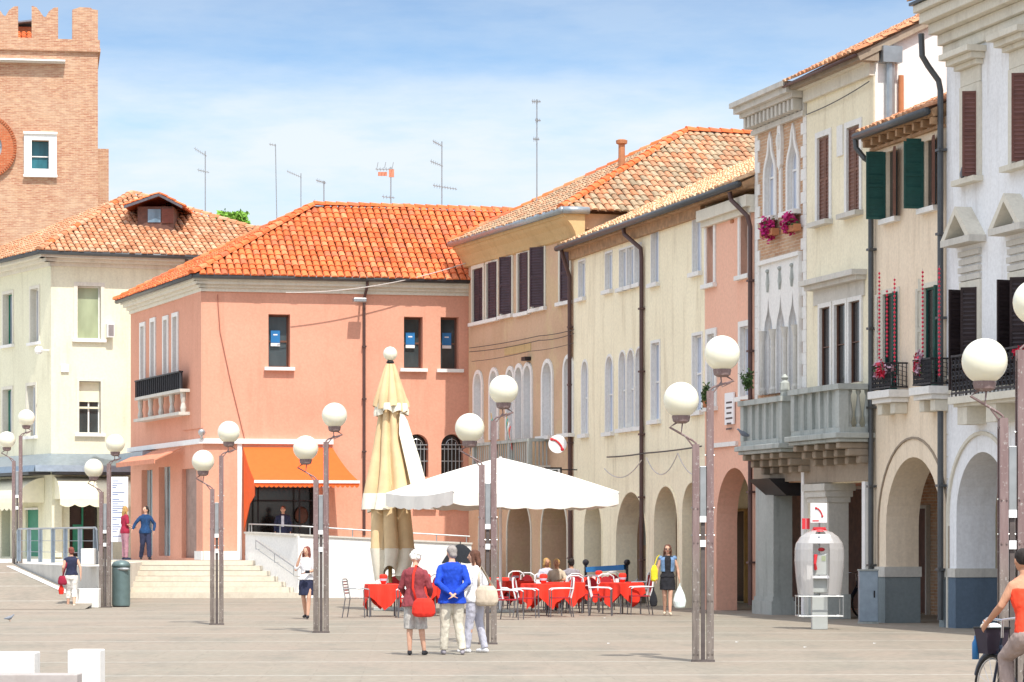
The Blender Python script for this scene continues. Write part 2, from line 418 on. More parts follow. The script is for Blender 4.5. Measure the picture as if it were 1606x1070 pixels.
# -- windows: returns the hole loop (2D) to cut in the wall
def window(bld, fr, x0, y0, x1, y1, kind='rect', pane='glass_dark', depth=0.22, frame='white_paint', sur=None, surw=0.1, suro=0.03,
           sill='white_stone', mull=(1, 0), shut=None, label=None, fw=0.045, silld=0.12, open_l=None, open_r=None, zz=None):
    a, zb, b, zt = fr.rect(x0, y0, x1, y1)
    if zz: zb, zt = zz
    path = arch(a, zb, b, zt, kind)
    g = MB().poly(fr, [path], -depth); w = g.build('window', pane, bld)
    if label: w['label'] = label
    if frame:
        m = MB(); inner = arch(a+fw, zb+fw, b-fw, zt-fw, kind)
        outer = path
        # frame ring just in front of the pane
        m.poly(fr, [outer, inner], -depth+0.04); m.edge(fr, inner, -depth+0.003, -depth+0.04)
        for i in range(mull[0]):
            c = a+(b-a)*(i+1)/(mull[0]+1); m.fb(fr, c-fw*.6, c+fw*.6, zb+fw, zt-fw*(1.2 if kind == 'rect' else 4), -depth+.003, -depth+.045)
        for i in range(mull[1]):
            c = zb+(zt-zb)*(i+1)/(mull[1]+1); m.fb(fr, a+fw, b-fw, c-fw*.5, c+fw*.5, -depth+.003, -depth+.038)
        m.build('frame', frame, w)
    if sur:
        m = surround(MB(), fr, path, surw, -0.03, suro); m.edge(fr, grow(path, -.006), -depth+.045, 0.0, closed=False); m.build('surround', sur, w)
    if sill:
        m = MB().fb(fr, a-surw-0.06, b+surw+0.06, zb-0.11, zb-0.002, -depth+.05, silld); m.build('sill', sill, w)
    if shut:
        m = MB(); h = zt-zb-.02; mid = (a+b)/2
        nn = Vector((fr.n.x, fr.n.y, 0)); uu = Vector((fr.u.x, fr.u.y, 0))
        for (s0, sg, op, ww) in ((a+.01, 1, open_l, (b-a)/2-.02), (b-.01, -1, open_r, (b-a)/2-.02)):
            m = MB(); th = R(op or 0)
            ex = uu*sg*math.cos(th)+nn*math.sin(th)
            nl = nn*math.cos(th)-uu*sg*math.sin(th)
            P0 = fr.p(s0, zb+.01, -0.06 if not op else 0.02)
            louvers(m, P0, ex, nl, ww, h); m.build('shutter', shut, w)
    return path
def downpipe(bld, fr, pts, r=0.055, mat='pipe_brown'):
    m = MB().tube([fr.p(s, z, o) for s, z, o in pts], r, 8)
    zs = [z for s, z, o in pts]; z = min(zs)+1.0; s, o = pts[-1][0], pts[-1][2]
    top = pts[-2][1] if len(pts) > 1 else max(zs)
    while z < top-0.3:
        m.fb(fr, s-r*1.5, s+r*1.5, z, z+.05, o-.1, o+r*1.25); z += 1.7
    return m.build('downpipe', mat, bld, smooth=False)
# -- tiled roof face
def roofface(mb, P, pal, w=0.235, row=0.36, lip=0.05, base=None):
    """P: 3D polygon, P[0]->P[1] the eave. Lays curved tiles inside it."""
    P = [Vector(p) for p in P]; U = (P[1]-P[0]).normalized()
    n = Vector((0, 0, 0))
    for i in range(1, len(P)-1): n += (P[i]-P[0]).cross(P[i+1]-P[0])
    n.normalize()
    if n.z < 0: n = -n
    V = n.cross(U)
    if V.z < 0: V = -V
    q = [((p-P[0]).dot(U), (p-P[0]).dot(V)) for p in P]
    mb.add([p-n*0.02 for p in P], [range(len(P))], base or tuple(c*.5 for c in pal[0]))
    def span(v):
        xs = []
        for i in range(len(q)):
            (ax, ay), (bx, by) = q[i], q[(i+1) % len(q)]
            if (ay > v) != (by > v): xs.append(ax+(v-ay)/(by-ay)*(bx-ax))
        return (min(xs), max(xs)) if len(xs) >= 2 else None
    vmax = max(y for x, y in q); v = 0.0; umin = min(x for x, y in q)
    nr = int(vmax/row)+1
    for r in range(nr):
        v0 = r*row; sp = span(v0+row*.5)
        if not sp: continue
        k0 = int(math.floor((sp[0]-umin)/w)); k1 = int(math.ceil((sp[1]-umin)/w))
        for k in range(k0, k1+1):
            u0 = umin+k*w; uc = u0+w/2
            if uc < sp[0]-.02 or uc > sp[1]+.02: continue
            c = random.choice(pal); t = random.choice((.80, .92, .96, 1, 1, 1.04, 1.08)); c = tuple(min(1, x*t) for x in c)
            ju = random.uniform(-.012, .012); jv = random.uniform(-.028, .028)
            va = v0-(lip if r == 0 else 0.02)+jv; vb = min(v0+row*1.08, vmax+.03)
            pts = []
            for (vv, hh, rr) in ((va, 0.055, w*.46), (vb, 0.012, w*.40)):
                for j in range(5):
                    th = math.pi*j/4
                    pts.append(P[0]+U*(uc+ju-math.cos(th)*rr)+V*vv+n*(hh*.8+math.sin(th)*w*.26))
            mb.add(pts, [(j, j+1, j+6, j+5) for j in range(4)]+[(4, 3, 2, 1, 0)], c)
    return mb
def ridge(mb, A, B, pal, r=0.13):
    A = Vector(A); B = Vector(B); d = B-A; n = max(1, int(d.length/0.38)); d /= n
    dn = d.normalized(); x = dn.cross(Vector((0, 0, 1))).normalized(); y = x.cross(dn)
    for i in range(n):
        c = random.choice(pal); p0 = A+d*i; p1 = A+d*(i+1.08)
        pts = [p+x*math.cos(math.pi*j/5)*rr+y*(math.sin(math.pi*j/5)*rr*.9+h) for p, rr, h in ((p0, r*1.08, .05), (p1, r*.92, .03)) for j in range(6)]
        mb.add(pts, [(j, j+1, j+7, j+6) for j in range(5)]+[(5, 4, 3, 2, 1, 0)], c)
    return mb
PAL_O = [(0.72, 0.18, 0.06), (0.76, 0.20, 0.07), (0.66, 0.15, 0.05), (0.78, 0.25, 0.11), (0.72, 0.19, 0.07), (0.62, 0.17, 0.08)]
PAL_L = [(0.58, 0.30, 0.165), (0.55, 0.25, 0.13), (0.60, 0.34, 0.20), (0.52, 0.22, 0.11), (0.61, 0.37, 0.23), (0.56, 0.27, 0.145)]
PAL_T = [(0.52, 0.28, 0.16), (0.55, 0.32, 0.19), (0.50, 0.25, 0.14), (0.52, 0.34, 0.21), (0.42, 0.31, 0.20), (0.45, 0.28, 0.17), (0.38, 0.29, 0.19), (0.48, 0.34, 0.22), (0.44, 0.33, 0.22), (0.46, 0.25, 0.145)]
PAL_Y = [(0.76, 0.50, 0.29), (0.72, 0.44, 0.25), (0.80, 0.56, 0.35), (0.68, 0.36, 0.19), (0.78, 0.53, 0.32)]
# ================================================================ SETTING: ground, terrace, steps
def stonepave():
    m, nt, b = mat_new('paving')
    g = N(nt, 'ShaderNodeNewGeometry').outputs['Position']
    mp = mapping(nt, g, (1, 1, 1), rot=(0, 0, R(-2)))
    br = N(nt, 'ShaderNodeTexBrick'); L(nt, mp, br.inputs['Vector'])
    br.inputs['Scale'].default_value = 1; br.inputs['Brick Width'].default_value = 1.3; br.inputs['Row Height'].default_value = 0.6
    br.inputs['Mortar Size'].default_value = 0.012
    br.inputs['Color1'].default_value = (0.272, 0.242, 0.190, 1); br.inputs['Color2'].default_value = (0.262, 0.230, 0.178, 1); br.inputs['Mortar'].default_value = (0.23, 0.20, 0.155, 1)
    n1 = noise(nt, mapping(nt, g, (0.35, 0.12, 1)), 1.0, 6, 0.65); n2 = noise(nt, g, 7, 5, 0.6)
    c = mixc(nt, ramp(nt, n1, [(0.36, 0), (0.62, 0.6)]), br.outputs[0], (0.315, 0.245, 0.19))
    n3 = noise(nt, mapping(nt, g, (0.5, 0.2, 1), loc=(7, 3, 0)), 1.4, 7, 0.7)
    c = mixc(nt, ramp(nt, n3, [(0.50, 0), (0.68, 0.75)]), c, (0.195, 0.178, 0.142))
    c = mixc(nt, 1.0, c, ramp(nt, n2, [(0.3, 0.82), (0.7, 1.12)]), 'MULTIPLY')
    # inlaid pale stone courses crossing the square
    sp = N(nt, 'ShaderNodeSeparateXYZ'); L(nt, mp, sp.inputs[0])
    md = N(nt, 'ShaderNodeMath', operation='PINGPONG'); L(nt, sp.outputs[1], md.inputs[0]); md.inputs[1].default_value = 2.1
    st = ramp(nt, md.outputs[0], [(0.0, 1.0), (0.09, 1.0), (0.10, 0.0)])
    mm = N(nt, 'ShaderNodeMath', operation='MULTIPLY'); L(nt, st, mm.inputs[0]); L(nt, ramp(nt, n2, [(0.35, 0.35), (0.6, 0.95)]), mm.inputs[1])
    c = mixc(nt, mm.outputs[0], c, (0.38, 0.35, 0.30))
    L(nt, c, b.inputs['Base Color']); setp(b, Roughness=0.85); bump(nt, b, n2, 0.3, 0.01)
stonepave()
g = MB().quad((-3000, -300, 0), (3000, -300, 0), (3000, 4500, 0), (-3000, 4500, 0)).build('ground', 'paving'); tag(g, kind='structure')
TZ = 1.12      # height of the terrace
# terrace slab with its retaining wall; the ramp climbs along its left side
tp = [(-10.8, 75.0), (-11.6, 86.9), (-11.6, 90.2), (-8.4, 90.6), (-6.45, 87.25), (-1.2, 88.4), (-1.2, 93.2), (2, 112), (2, 135), (-60, 135), (-60, 86.5), (-15.0, 86.5)]
m = MB()
t = tess([tp]); m.add([(x, y, TZ-0.06) for x, y in tp], [list(f) for f in t])
for i in range(len(tp)):
    (x0, y0), (x1, y1) = tp[i], tp[(i+1) % len(tp)]
    m.quad((x0, y0, 0), (x1, y1, 0), (x1, y1, TZ-.06), (x0, y0, TZ-.06))
tag(m.build('terrace', 'stone'), kind='structure')
m = MB()
for i in range(7):
    y = 86.9+i*0.5; z1 = TZ*(i+1)/7
    xr = -6.5-(y-87.1)*.56
    m.box(-14.4 if i > 3 else -11.62-0.0, xr, y, 90.4, z1-TZ/7+0.002*i, z1-.002)
tag(m.build('steps', 'step_stone', bevel=0), kind='structure')
m = MB(); pr = [(-30, 72), (-10.9, 72.0), (-10.85, 75.0), (-15.02, 86.45), (-15.02, 90), (-60, 90), (-60, 72)]
rz = lambda y: 0.008 if y <= 73 else (y-73)/(86.5-73)*1.04 if y < 86.5 else 1.075
gr = []
for i in range(12):
    y = 73+i*13.5/11; xr = -10.87-(max(y, 75)-75)*.365; gr.append([(-45, y, rz(y)), (xr, y, rz(y))])
for a, b in zip(gr, gr[1:]): m.quad(a[0], a[1], b[1], b[0])
tag(m.build('ramp', 'paving'), kind='structure')
m = MB()
for i in range(22):
    y0 = 77.2+i*.45; y1 = y0+.43
    x = lambda y: -10.87-(y-75)*.365-.12-.0*(y)
    m.quad((x(y0)-.22, y0, rz(y0)+.012), (x(y0), y0, rz(y0)+.012), (x(y1), y1, rz(y1)+.012), (x(y1)-.22, y1, rz(y1)+.012))
tag(m.build('kerb', 'white_stone'), kind='structure')
m = MB().poly(Fr((0, 0), (1, 0)), [[(0, 0), (0, .01), (.01, 0)]], 0)
# ================================================================ house helpers
def facewall(bld, fr, s0, s1, zt, holes, mat, arches=(), thick=0.7, z0=0.0, rev=0.3, zc=None, name='wall', D=10, zr=None, inner=3.6, rend=None, back=True):
    m = MB(); lp = [(s0, z0)]
    for a in sorted(arches, key=lambda p: p[0][0]): lp += a
    lp += [(s1, z0), (s1, zt), (s0, zt)]
    m.poly(fr, [lp, *holes], 0)
    for h in holes: m.edge(fr, h, -rev, 0)
    for a in arches: m.edge(fr, a, -thick, 0, closed=False)
    if zc:
        lp2 = lp[:-3]+[(s1, z0), (s1, zc), (s0, zc)]
        m.poly(fr, [lp2], -thick)
        m.quad(fr.p(s0, zc, -thick), fr.p(s1, zc, -thick), fr.p(s1, zc, -inner), fr.p(s0, zc, -inner))
        m.quad(fr.p(s0, z0, -inner), fr.p(s1, z0, -inner), fr.p(s1, zc, -inner), fr.p(s0, zc, -inner))
        s_ = s0+.35; k_ = 0; rnd = random.Random(int(s1*10) & 255)
        while s_ < s1-1.0:                       # shop fronts on the inner wall of the arcade
            w_ = min(rnd.uniform(1.3, 2.2), s1-s_-.25); hh_ = rnd.uniform(2.5, 3.1)
            q_ = MB().fb(fr, s_, s_+w_, .04, hh_, -inner+.002, -inner+.06).build('shopfront', ('shop_dark', 'door_brown', 'glass_dark', 'shop_dark')[(k_+int(s1)) % 4], bld)
            MB().fb(fr, s_-.07, s_, .0, hh_+.08, -inner+.002, -inner+.11).fb(fr, s_+w_, s_+w_+.07, .0, hh_+.08, -inner+.002, -inner+.11).fb(fr, s_, s_+w_, hh_, hh_+.08, -inner+.002, -inner+.11).build('frame', ('stone', 'wood_yellow')[k_ % 2], q_)
            s_ += w_+rnd.uniform(.5, .8); k_ += 1
        for s in (s0, s1): m.quad(fr.p(s, z0, 0), fr.p(s, zc, 0), fr.p(s, zc, -thick), fr.p(s, z0, -thick))
    for s in (s0+.004, s1-.004):
        q = [(0, zc or z0), (0, zt)]+([(-D/2, zr)] if zr else [])+[(-D, zt), (-D, z0)]+([(-inner, z0), (-inner, zc)] if zc else [(0, z0)])
        pts = [fr.p(s, z, o) for o, z in q]; t = tess([q]); m.add(pts, [list(f) for f in t])
    if back: m.quad(fr.p(s0, z0, -D), fr.p(s1, z0, -D), fr.p(s1, zt, -D), fr.p(s0, zt, -D))
    if not zr: m.quad(fr.p(s0, zt, 0), fr.p(s1, zt, 0), fr.p(s1, zt, -D), fr.p(s0, zt, -D))
    return m.build(name, mat, bld)
def gable(bld, fr, s0, s1, ov, ze, D, zr, pal, vs=0.15, soff='wood_soffit', th=.16, gut='gutter_dark', gr=.085, verge_trim=None):
    """roof with the ridge along the street"""
    m = MB(); P = fr.p
    roofface(m, [P(s0-vs, ze, ov), P(s1+vs, ze, ov), P(s1+vs, zr, -D/2), P(s0-vs, zr, -D/2)], pal)
    m.add([P(s1+vs, ze, -D-ov), P(s0-vs, ze, -D-ov), P(s0-vs, zr, -D/2), P(s1+vs, zr, -D/2)], [(0, 1, 2, 3)], pal[0])
    ridge(m, P(s0-vs, zr+.03, -D/2), P(s1+vs, zr+.03, -D/2), pal)
    rf = m.build('roof', 'tiles', bld)
    m = MB()
    for s in (s0-vs, s1+vs): m.beam(P(s, ze-th/2-.02, ov-.05), P(s, zr-th/2-.02, -D/2), .06, th)
    m.hexa([P(s0-vs, ze-th, ov-.06), P(s1+vs, ze-th, ov-.06), P(s1+vs, ze-th-.0+ov*0, -.05), P(s0-vs, ze-th, -.05), P(s0-vs, ze-.03, ov-.06), P(s1+vs, ze-.03, ov-.06), P(s1+vs, ze+.12, -.05), P(s0-vs, ze+.12, -.05)])
    m.build('soffit', soff, bld)
    if gut:
        m = MB(); m.tube([P(s0-vs-.05, ze-.07, ov+gr*.8), P(s1+vs+.05, ze-.07, ov+gr*.8)], gr, 10); m.build('gutter', gut, bld, smooth=True)
    return rf
A = Fr((9.75, 54.63), (0.2583, -0.9661))
def S(px): return A.s_(px)
def Z(py, px, o=0.0): return A.z_(py, A.s_(px, o), o)
# ================================================================ WHITE HOUSE (right edge)
def white_house():
    b = thing('white_house', 'tall white plastered house at the right edge with pediments over its windows', 'house', A.p(S(1484), 0, 0))
    fr = A; s0, s1 = S(1484.5), S(1484.5)+16.0; zt = 11.9; H = []
    step = S(1595)-S(1518)   # window spacing
    for k in range(4):
        d = k*step
        def R4(x0, y0, x1, y1, **kw):
            a, zb, c, zt_ = A.rect(x0, y0, x1, y1); a += d; c += d
            return a, zb, c, zt_
        # top floor window with hood
        a, zb, c, z2 = R4(1514, 146, 1535, 280)
        p = _win(b, fr, a, zb, c, z2, pane='glass_grey', shut='shutter_redbrown', open_l=None, open_r=68, sur='cornice_cream', surw=.16, sill='cornice_cream', silld=.22, suro=.06, inset=True); H.append(p)
        m = MB().fb(fr, a-.38, c+.38, z2+.72, z2+.84, 0, .42).fb(fr, a-.30, c+.30, z2+.60, z2+.718, 0, .30).fb(fr, a-.22, c+.22, z2+.50, z2+.598, 0, .16).fb(fr, a-.14, c+.14, z2+.17, z2+.499, 0, .05)
        m.build('window_hood', 'cornice_cream', b, bevel=.01)
        # first floor window, pediment and frieze
        a, zb, c, z2 = R4(1512, 452, 1535, 612)
        p = _win(b, fr, a, zb, c, z2, pane='glass_dark', shut='shutter_dark', open_l=80, open_r=60, sur='cornice_cream', surw=.14, suro=.05, sill=None); H.append(p)
        m = MB()
        for j in range(4): m.fb(fr, a-.14, c+.14, z2+.16+j*.16, z2+.16+j*.16+.11, 0, .06+.02*(j % 2))
        e0, e1 = a-.36, c+.36; zz = z2+.86
        m.fb(fr, e0, e1, zz, zz+.13, 0, .36); mid = (e0+e1)/2; hh = .62
        m.build('frieze', 'stone', b)
        m = MB()
        lp = [(e0+.02, zz+.13), (mid, zz+.13+hh), (e1-.02, zz+.13), (e1-.22, zz+.13), (mid, zz+hh-.03), (e0+.22, zz+.13)]
        m.plate(fr, lp[:2]+[lp[4], lp[5]], .0, .36); m.plate(fr, [lp[1], lp[2], lp[3], lp[4]], .0, .359)
        m.build('pediment', 'cornice_cream', b)
    # ground arch(es)
    ar = []
    a, _, c, z2 = A.rect(1500, 709, 1582, 985)
    for k in range(3):
        d = k*(c-a+1.25); ar.append(arch(a+d, 0, c+d, z2, 'round', 20))
    facewall(b, fr, s0, s1, zt, H, 'white_wall', ar, .85, zc=4.9, D=11, zr=None)
    m = MB()
    for p in ar: surround(m, fr, grow(p, .34), .07, 0, .05)
    for z in (4.35, 3.9, 3.45, 3.0, 2.55, 2.1):
        m.fb(fr, s0+.02, ar[0][0][0]-.42, z, z+.025, 0, .012)
    m.fb(fr, s0, s1, 4.72, 4.80, 0, .05); m.fb(fr, s0, s1, 5.02, 5.1, 0, .05)
    m.build('moulding', 'cornice_cream', b)
    # pier bases
    m = MB(); edges = [s0]+[x for p in ar for x in (p[0][0], p[-1][0])]+[s1]
    for i in range(0, len(edges), 2):
        m.fb(fr, edges[i]+.001, edges[i+1]+.03, 0, 1.02, -.88, .03)
    m.split(1, 'pier_base', 'blue_base', b)
    m = MB()
    for i in range(0, len(edges), 2): m.fb(fr, edges[i]+.001, edges[i+1]+.05, 1.022, 1.2, -.9, .05)
    m.split(1, 'impost', 'stone', b)
    # balcony slab, corbels and iron rail
    zs = Z(619, 1520, .6); B0 = A.s_(1491, .52)
    m = MB().fb(fr, B0-.08, s1-.1, zs-.14, zs, 0, .55).fb(fr, B0, s1-.1, zs-.2, zs-.142, 0, .46); m.build('balcony_slab', 'cornice_cream', b)
    m = MB(); s = B0+.1
    while s < s1-.6: m.fb(fr, s, s+.45, zs-.55, zs-.202, 0, .42); s += 1.35
    m.split(1, 'corbel', 'cornice_cream', b)
    m = MB(); h = .78; m.fb(fr, B0, s1-.2, zs+h, zs+h+.04, .47, .52); m.fb(fr, B0, s1-.2, zs+.05, zs+.09, .47, .52)
    for o_ in (.1, .2, .3, .4): m.tube([fr.p(B0, zs, o_), fr.p(B0, zs+h, o_)], .012, 5)
    m.fb(fr, B0, B0+.04, zs+h, zs+h+.04, 0, .47)
    s = B0
    while s < s1-.3:
        m.tube([fr.p(s, zs, .495), fr.p(s, zs+h, .495)], .012, 5)
        for zc_ in (.2, .42, .64):
            c0 = fr.p(s+.09, zs+zc_, .495); u3 = Vector((fr.u.x, fr.u.y, 0))
            m.tube([c0+u3*.065*math.cos(t*math.pi/3)+Vector((0, 0, .085*math.sin(t*math.pi/3))) for t in range(7)], .014, 4, cap=False)
        s += .18
    for z in (.1, .3, .52): m.fb(fr, B0, s1-.2, zs+z+.1, zs+z+.125, .485, .50)
    m.build('railing', 'dark_iron', b)
    # cornice under the eaves
    m = MB()
    for (o, z0_, z1_) in ((.08, 11.55, 11.78), (.18, 11.782, 12.0), (.36, 12.002, 12.22), (.54, 12.222, 12.44), (.66, 12.442, 12.6)):
        m.fb(fr, s0-.02-o*.25, s1, z0_, z1_, -.3, o)
    m.build('cornice', 'cornice_cream', b, bevel=.02)
    m = MB().fb(fr, s0-.25, s1, 12.602, 12.66, -.3, .72); m.build('gutter', 'gutter_dark', b)
    m = MB(); roofface(m, [fr.p(s0-.2, 12.68, .66), fr.p(s1, 12.68, .66), fr.p(s1, 14.6, -5.5), fr.p(s0-.3, 14.6, -5.5)], PAL_L, .3, .5); m.quad(fr.p(s0-.3, 14.6, -5.5), fr.p(s1, 14.6, -5.5), fr.p(s1, 12.0, -11), fr.p(s0-.3, 12.0, -11), col=PAL_L[0]); m.build('roof', 'tiles', b)
    zpt = Z(60, 1465, .5); sp = s0-.03
    downpipe(b, fr, [(s0-.12, zpt+.2, .5), (s0-.12, zpt-.25, .48), (s0-.1, zpt-.45, .36), (sp, zpt-.75, .16), (sp, zpt-.95, .12), (sp, .15, .12)], .062, 'gutter_dark')
    # shop wall inside the portico
    m = MB().fb(fr, s0+1.5, s0+4.5, .1, 2.9, -3.6, -3.52).fb(fr, s0+6, s0+10, .1, 2.9, -3.6, -3.52); m.split(1, 'shop_window', 'shop_dark', b)
    return b
def _win(b, fr, a, zb, c, z2, kind='rect', **kw):
    """window given in wall coordinates"""
    kw.pop('inset', None)
    m_ = fr.p((a+c)/2, 0)
    # express as direct call
    return window2(b, fr, a, zb, c, z2, kind, **kw)
def window2(bld, fr, a, zb, b, zt, kind='rect', **kw):
    class G:                                  # a frame whose rect() returns the given wall coordinates
        pass
    g_ = G(); g_.p = fr.p; g_.n = fr.n; g_.u = fr.u; g_.rect = lambda *q: (a, zb, b, zt)
    return window(bld, g_, 0, 0, 0, 0, kind, **kw)
for k_ in ('poly', 'fb', 'edge', 'plate'): pass
# ================================================================ PALE HOUSE with green shutters
def pale_house():
    fr = A; s0, s1 = S(1370.5), S(1484)
    b = thing('pale_house', 'narrow pale peach house with green shutters and one arch beside the white house', 'house', A.p(s0, 0, 0)); H = []
    zt = Z(217, 1385)
    for x0, y0, x1, y1 in ((1391, 236, 1405.5, 342), (1451, 219, 1466.5, 325)):
        H.append(window(b, fr, x0, y0, x1+2, y1, pane='shop_dark', frame=None, depth=.07, shut=None, sill='white_stone', silld=.14))
        a, zb, c, z2 = fr.rect(x0, y0, x1, y1); nn = Vector((fr.n.x, fr.n.y, 0)); uu = Vector((fr.u.x, fr.u.y, 0)); h = z2-zb
        m = MB(); ex = (nn*.97-uu*.12).normalized(); louvers(m, fr.p(a-.02, zb, .02), ex, Vector((ex.y, -ex.x, 0)), .42, h, .05, .5); m.build('shutter', 'shutter_green', b)
        m = MB(); ex = (nn*.35+uu*.93).normalized(); louvers(m, fr.p(c+.02, zb, .03), ex, Vector((ex.y, -ex.x, 0)), .40, h, .05, .5); m.build('shutter', 'shutter_brown', b, ) ['label'] = 'weathered brown inner side of a shutter leaf'
    for k, (x0, y0, x1, y1) in enumerate(((1386, 460, 1409, 612), (1450, 450, 1474, 606))):
        H.append(window(b, fr, x0, y0, x1, y1, pane='shop_dark', frame='shutter_green', depth=.07, sill=None, sur='cornice_cream', surw=.1))
        a, zb, c, z2 = fr.rect(x0, y0, x1, y1); nn = Vector((fr.n.x, fr.n.y, 0)); uu = Vector((fr.u.x, fr.u.y, 0)); h = z2-zb
        m = MB(); ex = (nn*.8-uu*.6).normalized(); louvers(m, fr.p(a-.02, zb+.3, .03), ex, Vector((ex.y, -ex.x, 0)), .16, h-.3, .05, .5); m.build('shutter', 'cornice_cream', b)['label'] = 'pale folded shutter leaf'
        m = MB(); ex = (nn*.9+uu*.25).normalized(); louvers(m, fr.p(c+.02, zb+.3, .03), ex, Vector((ex.y, -ex.x, 0)), .10, h-.3, .05, .5); m.build('shutter', 'shutter_green', b)
        # balconette
        zs = zb-.02
        A0, A1 = ((A.s_(1366, .42), A.s_(1396, .42)), (A.s_(1431, .42), A.s_(1459, .42)))[k]
        m = MB().fb(fr, A0-.06, A1+.06, zs-.18, zs-.02, 0, .48).fb(fr, A0, A1, zs-.28, zs-.182, 0, .40); m.build('balcony_slab', 'white_stone', b, bevel=.01)
        m = MB().fb(fr, A0+.06, A0+.3, zs-.52, zs-.282, 0, .30).fb(fr, A1-.3, A1-.06, zs-.52, zs-.282, 0, .30); m.split(1, 'corbel', 'cornice_cream', b, bevel=.02)
        m = MB(); h = .52
        for z in (.02, h): m.fb(fr, A0, A1, zs+z, zs+z+.035, .39, .42); m.fb(fr, A0, A0+.03, zs+z, zs+z+.035, .02, .39); m.fb(fr, A1-.03, A1, zs+z, zs+z+.035, .02, .39)
        n = 13
        for i in range(n+1):
            s = A0+.015+(A1-A0-.03)*i/n; m.tube([fr.p(s, zs+.03, .405), fr.p(s, zs+h, .405)], .011, 5)
            if i < n:
                w = (A1-A0)/n
                for j in range(5):
                    z = zs+.06+j*.095; m.beam(fr.p(s, z, .40), fr.p(s+w, z+.085, .40), .012, .012); m.beam(fr.p(s, z+.085, .40), fr.p(s+w, z, .40), .012, .012)
        for s in (A0+.015, A1-.015):
            for o in (.05, .14, .23, .32): m.tube([fr.p(s, zs+.03, o), fr.p(s, zs+h, o)], .012, 5)
            for j in range(5): m.beam(fr.p(s, zs+.06+j*.095, .03), fr.p(s, zs+.14+j*.095, .4), .01, .012)
        m.build('railing', 'dark_iron', b)
    a, _, c, z2 = fr.rect(1389.5, 717, 1476, 975)
    ar = [arch(a, 0, c, z2, 'round', 20)]
    facewall(b, fr, s0, s1, zt, H, 'pale_wall', ar, .75, zc=4.6, D=10, zr=zt+2.2)
    m = surround(MB(), fr, grow(ar[0], .38), .045, 0, .03); m.build('arch_moulding', 'stone_brown', b)
    m = MB().fb(fr, s0+.01, a+.03, 0, .98, -.78, .03).fb(fr, c-.03, s1-.01, 0, .98, -.78, .03); m.split(1, 'pier_base', 'grey_base', b)
    m = MB().fb(fr, s0+.01, a+.05, .982, 1.2, -.8, .05).fb(fr, c-.05, s1-.01, .982, 1.2, -.8, .05); m.split(1, 'impost', 'stone', b)
    gable(b, fr, s0, s1-.1, .34, zt+.16, 10, zt+2.45, PAL_L, vs=.02)
    m = MB(); s = s0+.1
    while s < s1-.1: m.fb(fr, s, s+.1, zt-.16, zt-.02, -.1, .3); s += .45
    m.fb(fr, s0, s1, zt-.22, zt-.162, 0, .10); m.split(1, 'rafter_end', 'wood_soffit', b)
    downpipe(b, fr, [(s0-.02, zt+.05, .42), (s0-.02, zt-.15, .40), (s0+.08, zt-.38, .25), (s0+.08, zt-.5, .1), (s0+.08, .2, .1)], .06, 'gutter_dark')
    return b
# ================================================================ CREAM HOUSE with the balcony and big white end wall
def balcony(bld, fr, xa, xb, py_top, py_slab, proj, npan, end_balusters=True, finial=None, z_over=None):
    o = proj; a, c = fr.s_(xa, o), fr.s_(xb, o); mid = (a+c)/2
    zt, zs = z_over or (fr.z_(py_top, mid, o), fr.z_(py_slab, mid, o))
    m = MB().fb(fr, a-.10, c+.10, zs-.12, zs, 0, o+.12).fb(fr, a-.04, c+.04, zs-.2, zs-.122, 0, o+.04); m.build('balcony_slab', 'stone_grey', bld, bevel=.015)
    m = MB(); h = zt-zs
    m.fb(fr, a-.06, c+.06, zt-.12, zt, o-.24, o+.05); m.fb(fr, a-.06, a+.2, zt-.12, zt, 0, o-.241); m.fb(fr, c-.2, c+.06, zt-.12, zt, 0, o-.241)
    m.fb(fr, a, c, zs+.001, zs+.12, o-.2, o-.01); m.fb(fr, c-.17, c-.01, zs+.001, zs+.12, 0, o-.2)
    for s in (a, c-.22): m.fb(fr, s, s+.22, zs+.12, zt-.12, o-.22, o)
    for i in range(1, npan): s = a+.22+(c-a-.44)*i/npan; m.fb(fr, s-.045, s+.045, zs+.12, zt-.12, o-.17, o-.02)
    m.fb(fr, a+.22, c-.22, zs+.12, zt-.12, o-.13, o-.09)
    for k in range(3 if end_balusters else 0):
        oo = .12+k*(o-.40)/2; z0 = zs+.12; hh = h-.24
        m.lathe(fr.p(c-.1, z0, oo), [(.055, 0), (.055, .05*hh), (.035, .1*hh), (.075, .3*hh), (.07, .42*hh), (.035, .72*hh), (.03, .85*hh), (.055, .93*hh), (.055, hh)], 10)
    if finial: m.lathe(fr.p(c-.1, zt, o-.11), [(.1, 0), (.1, .1), (.12, .14), (.11, .3), (.05, .36), (.09, .42), (.02, .5)], 10)
    m.build('balustrade', 'stone_grey', bld)
    m = MB(); n = max(2, int((c-a)/.62))
    for i in range(n+1):
        s = a+.08+(c-a-.34)*i/n
        for (o1, z1, z0_) in ((o-.02, zs-.202, zs-.34), (o*.72, zs-.34, zs-.5), (o*.4, zs-.5, zs-.66)):
            m.fb(fr, s, s+.2, z0_, z1, 0, o1)
    m.split(3, 'corbel', 'stone_brown', bld, bevel=.03)
    return a, c, zs, zt
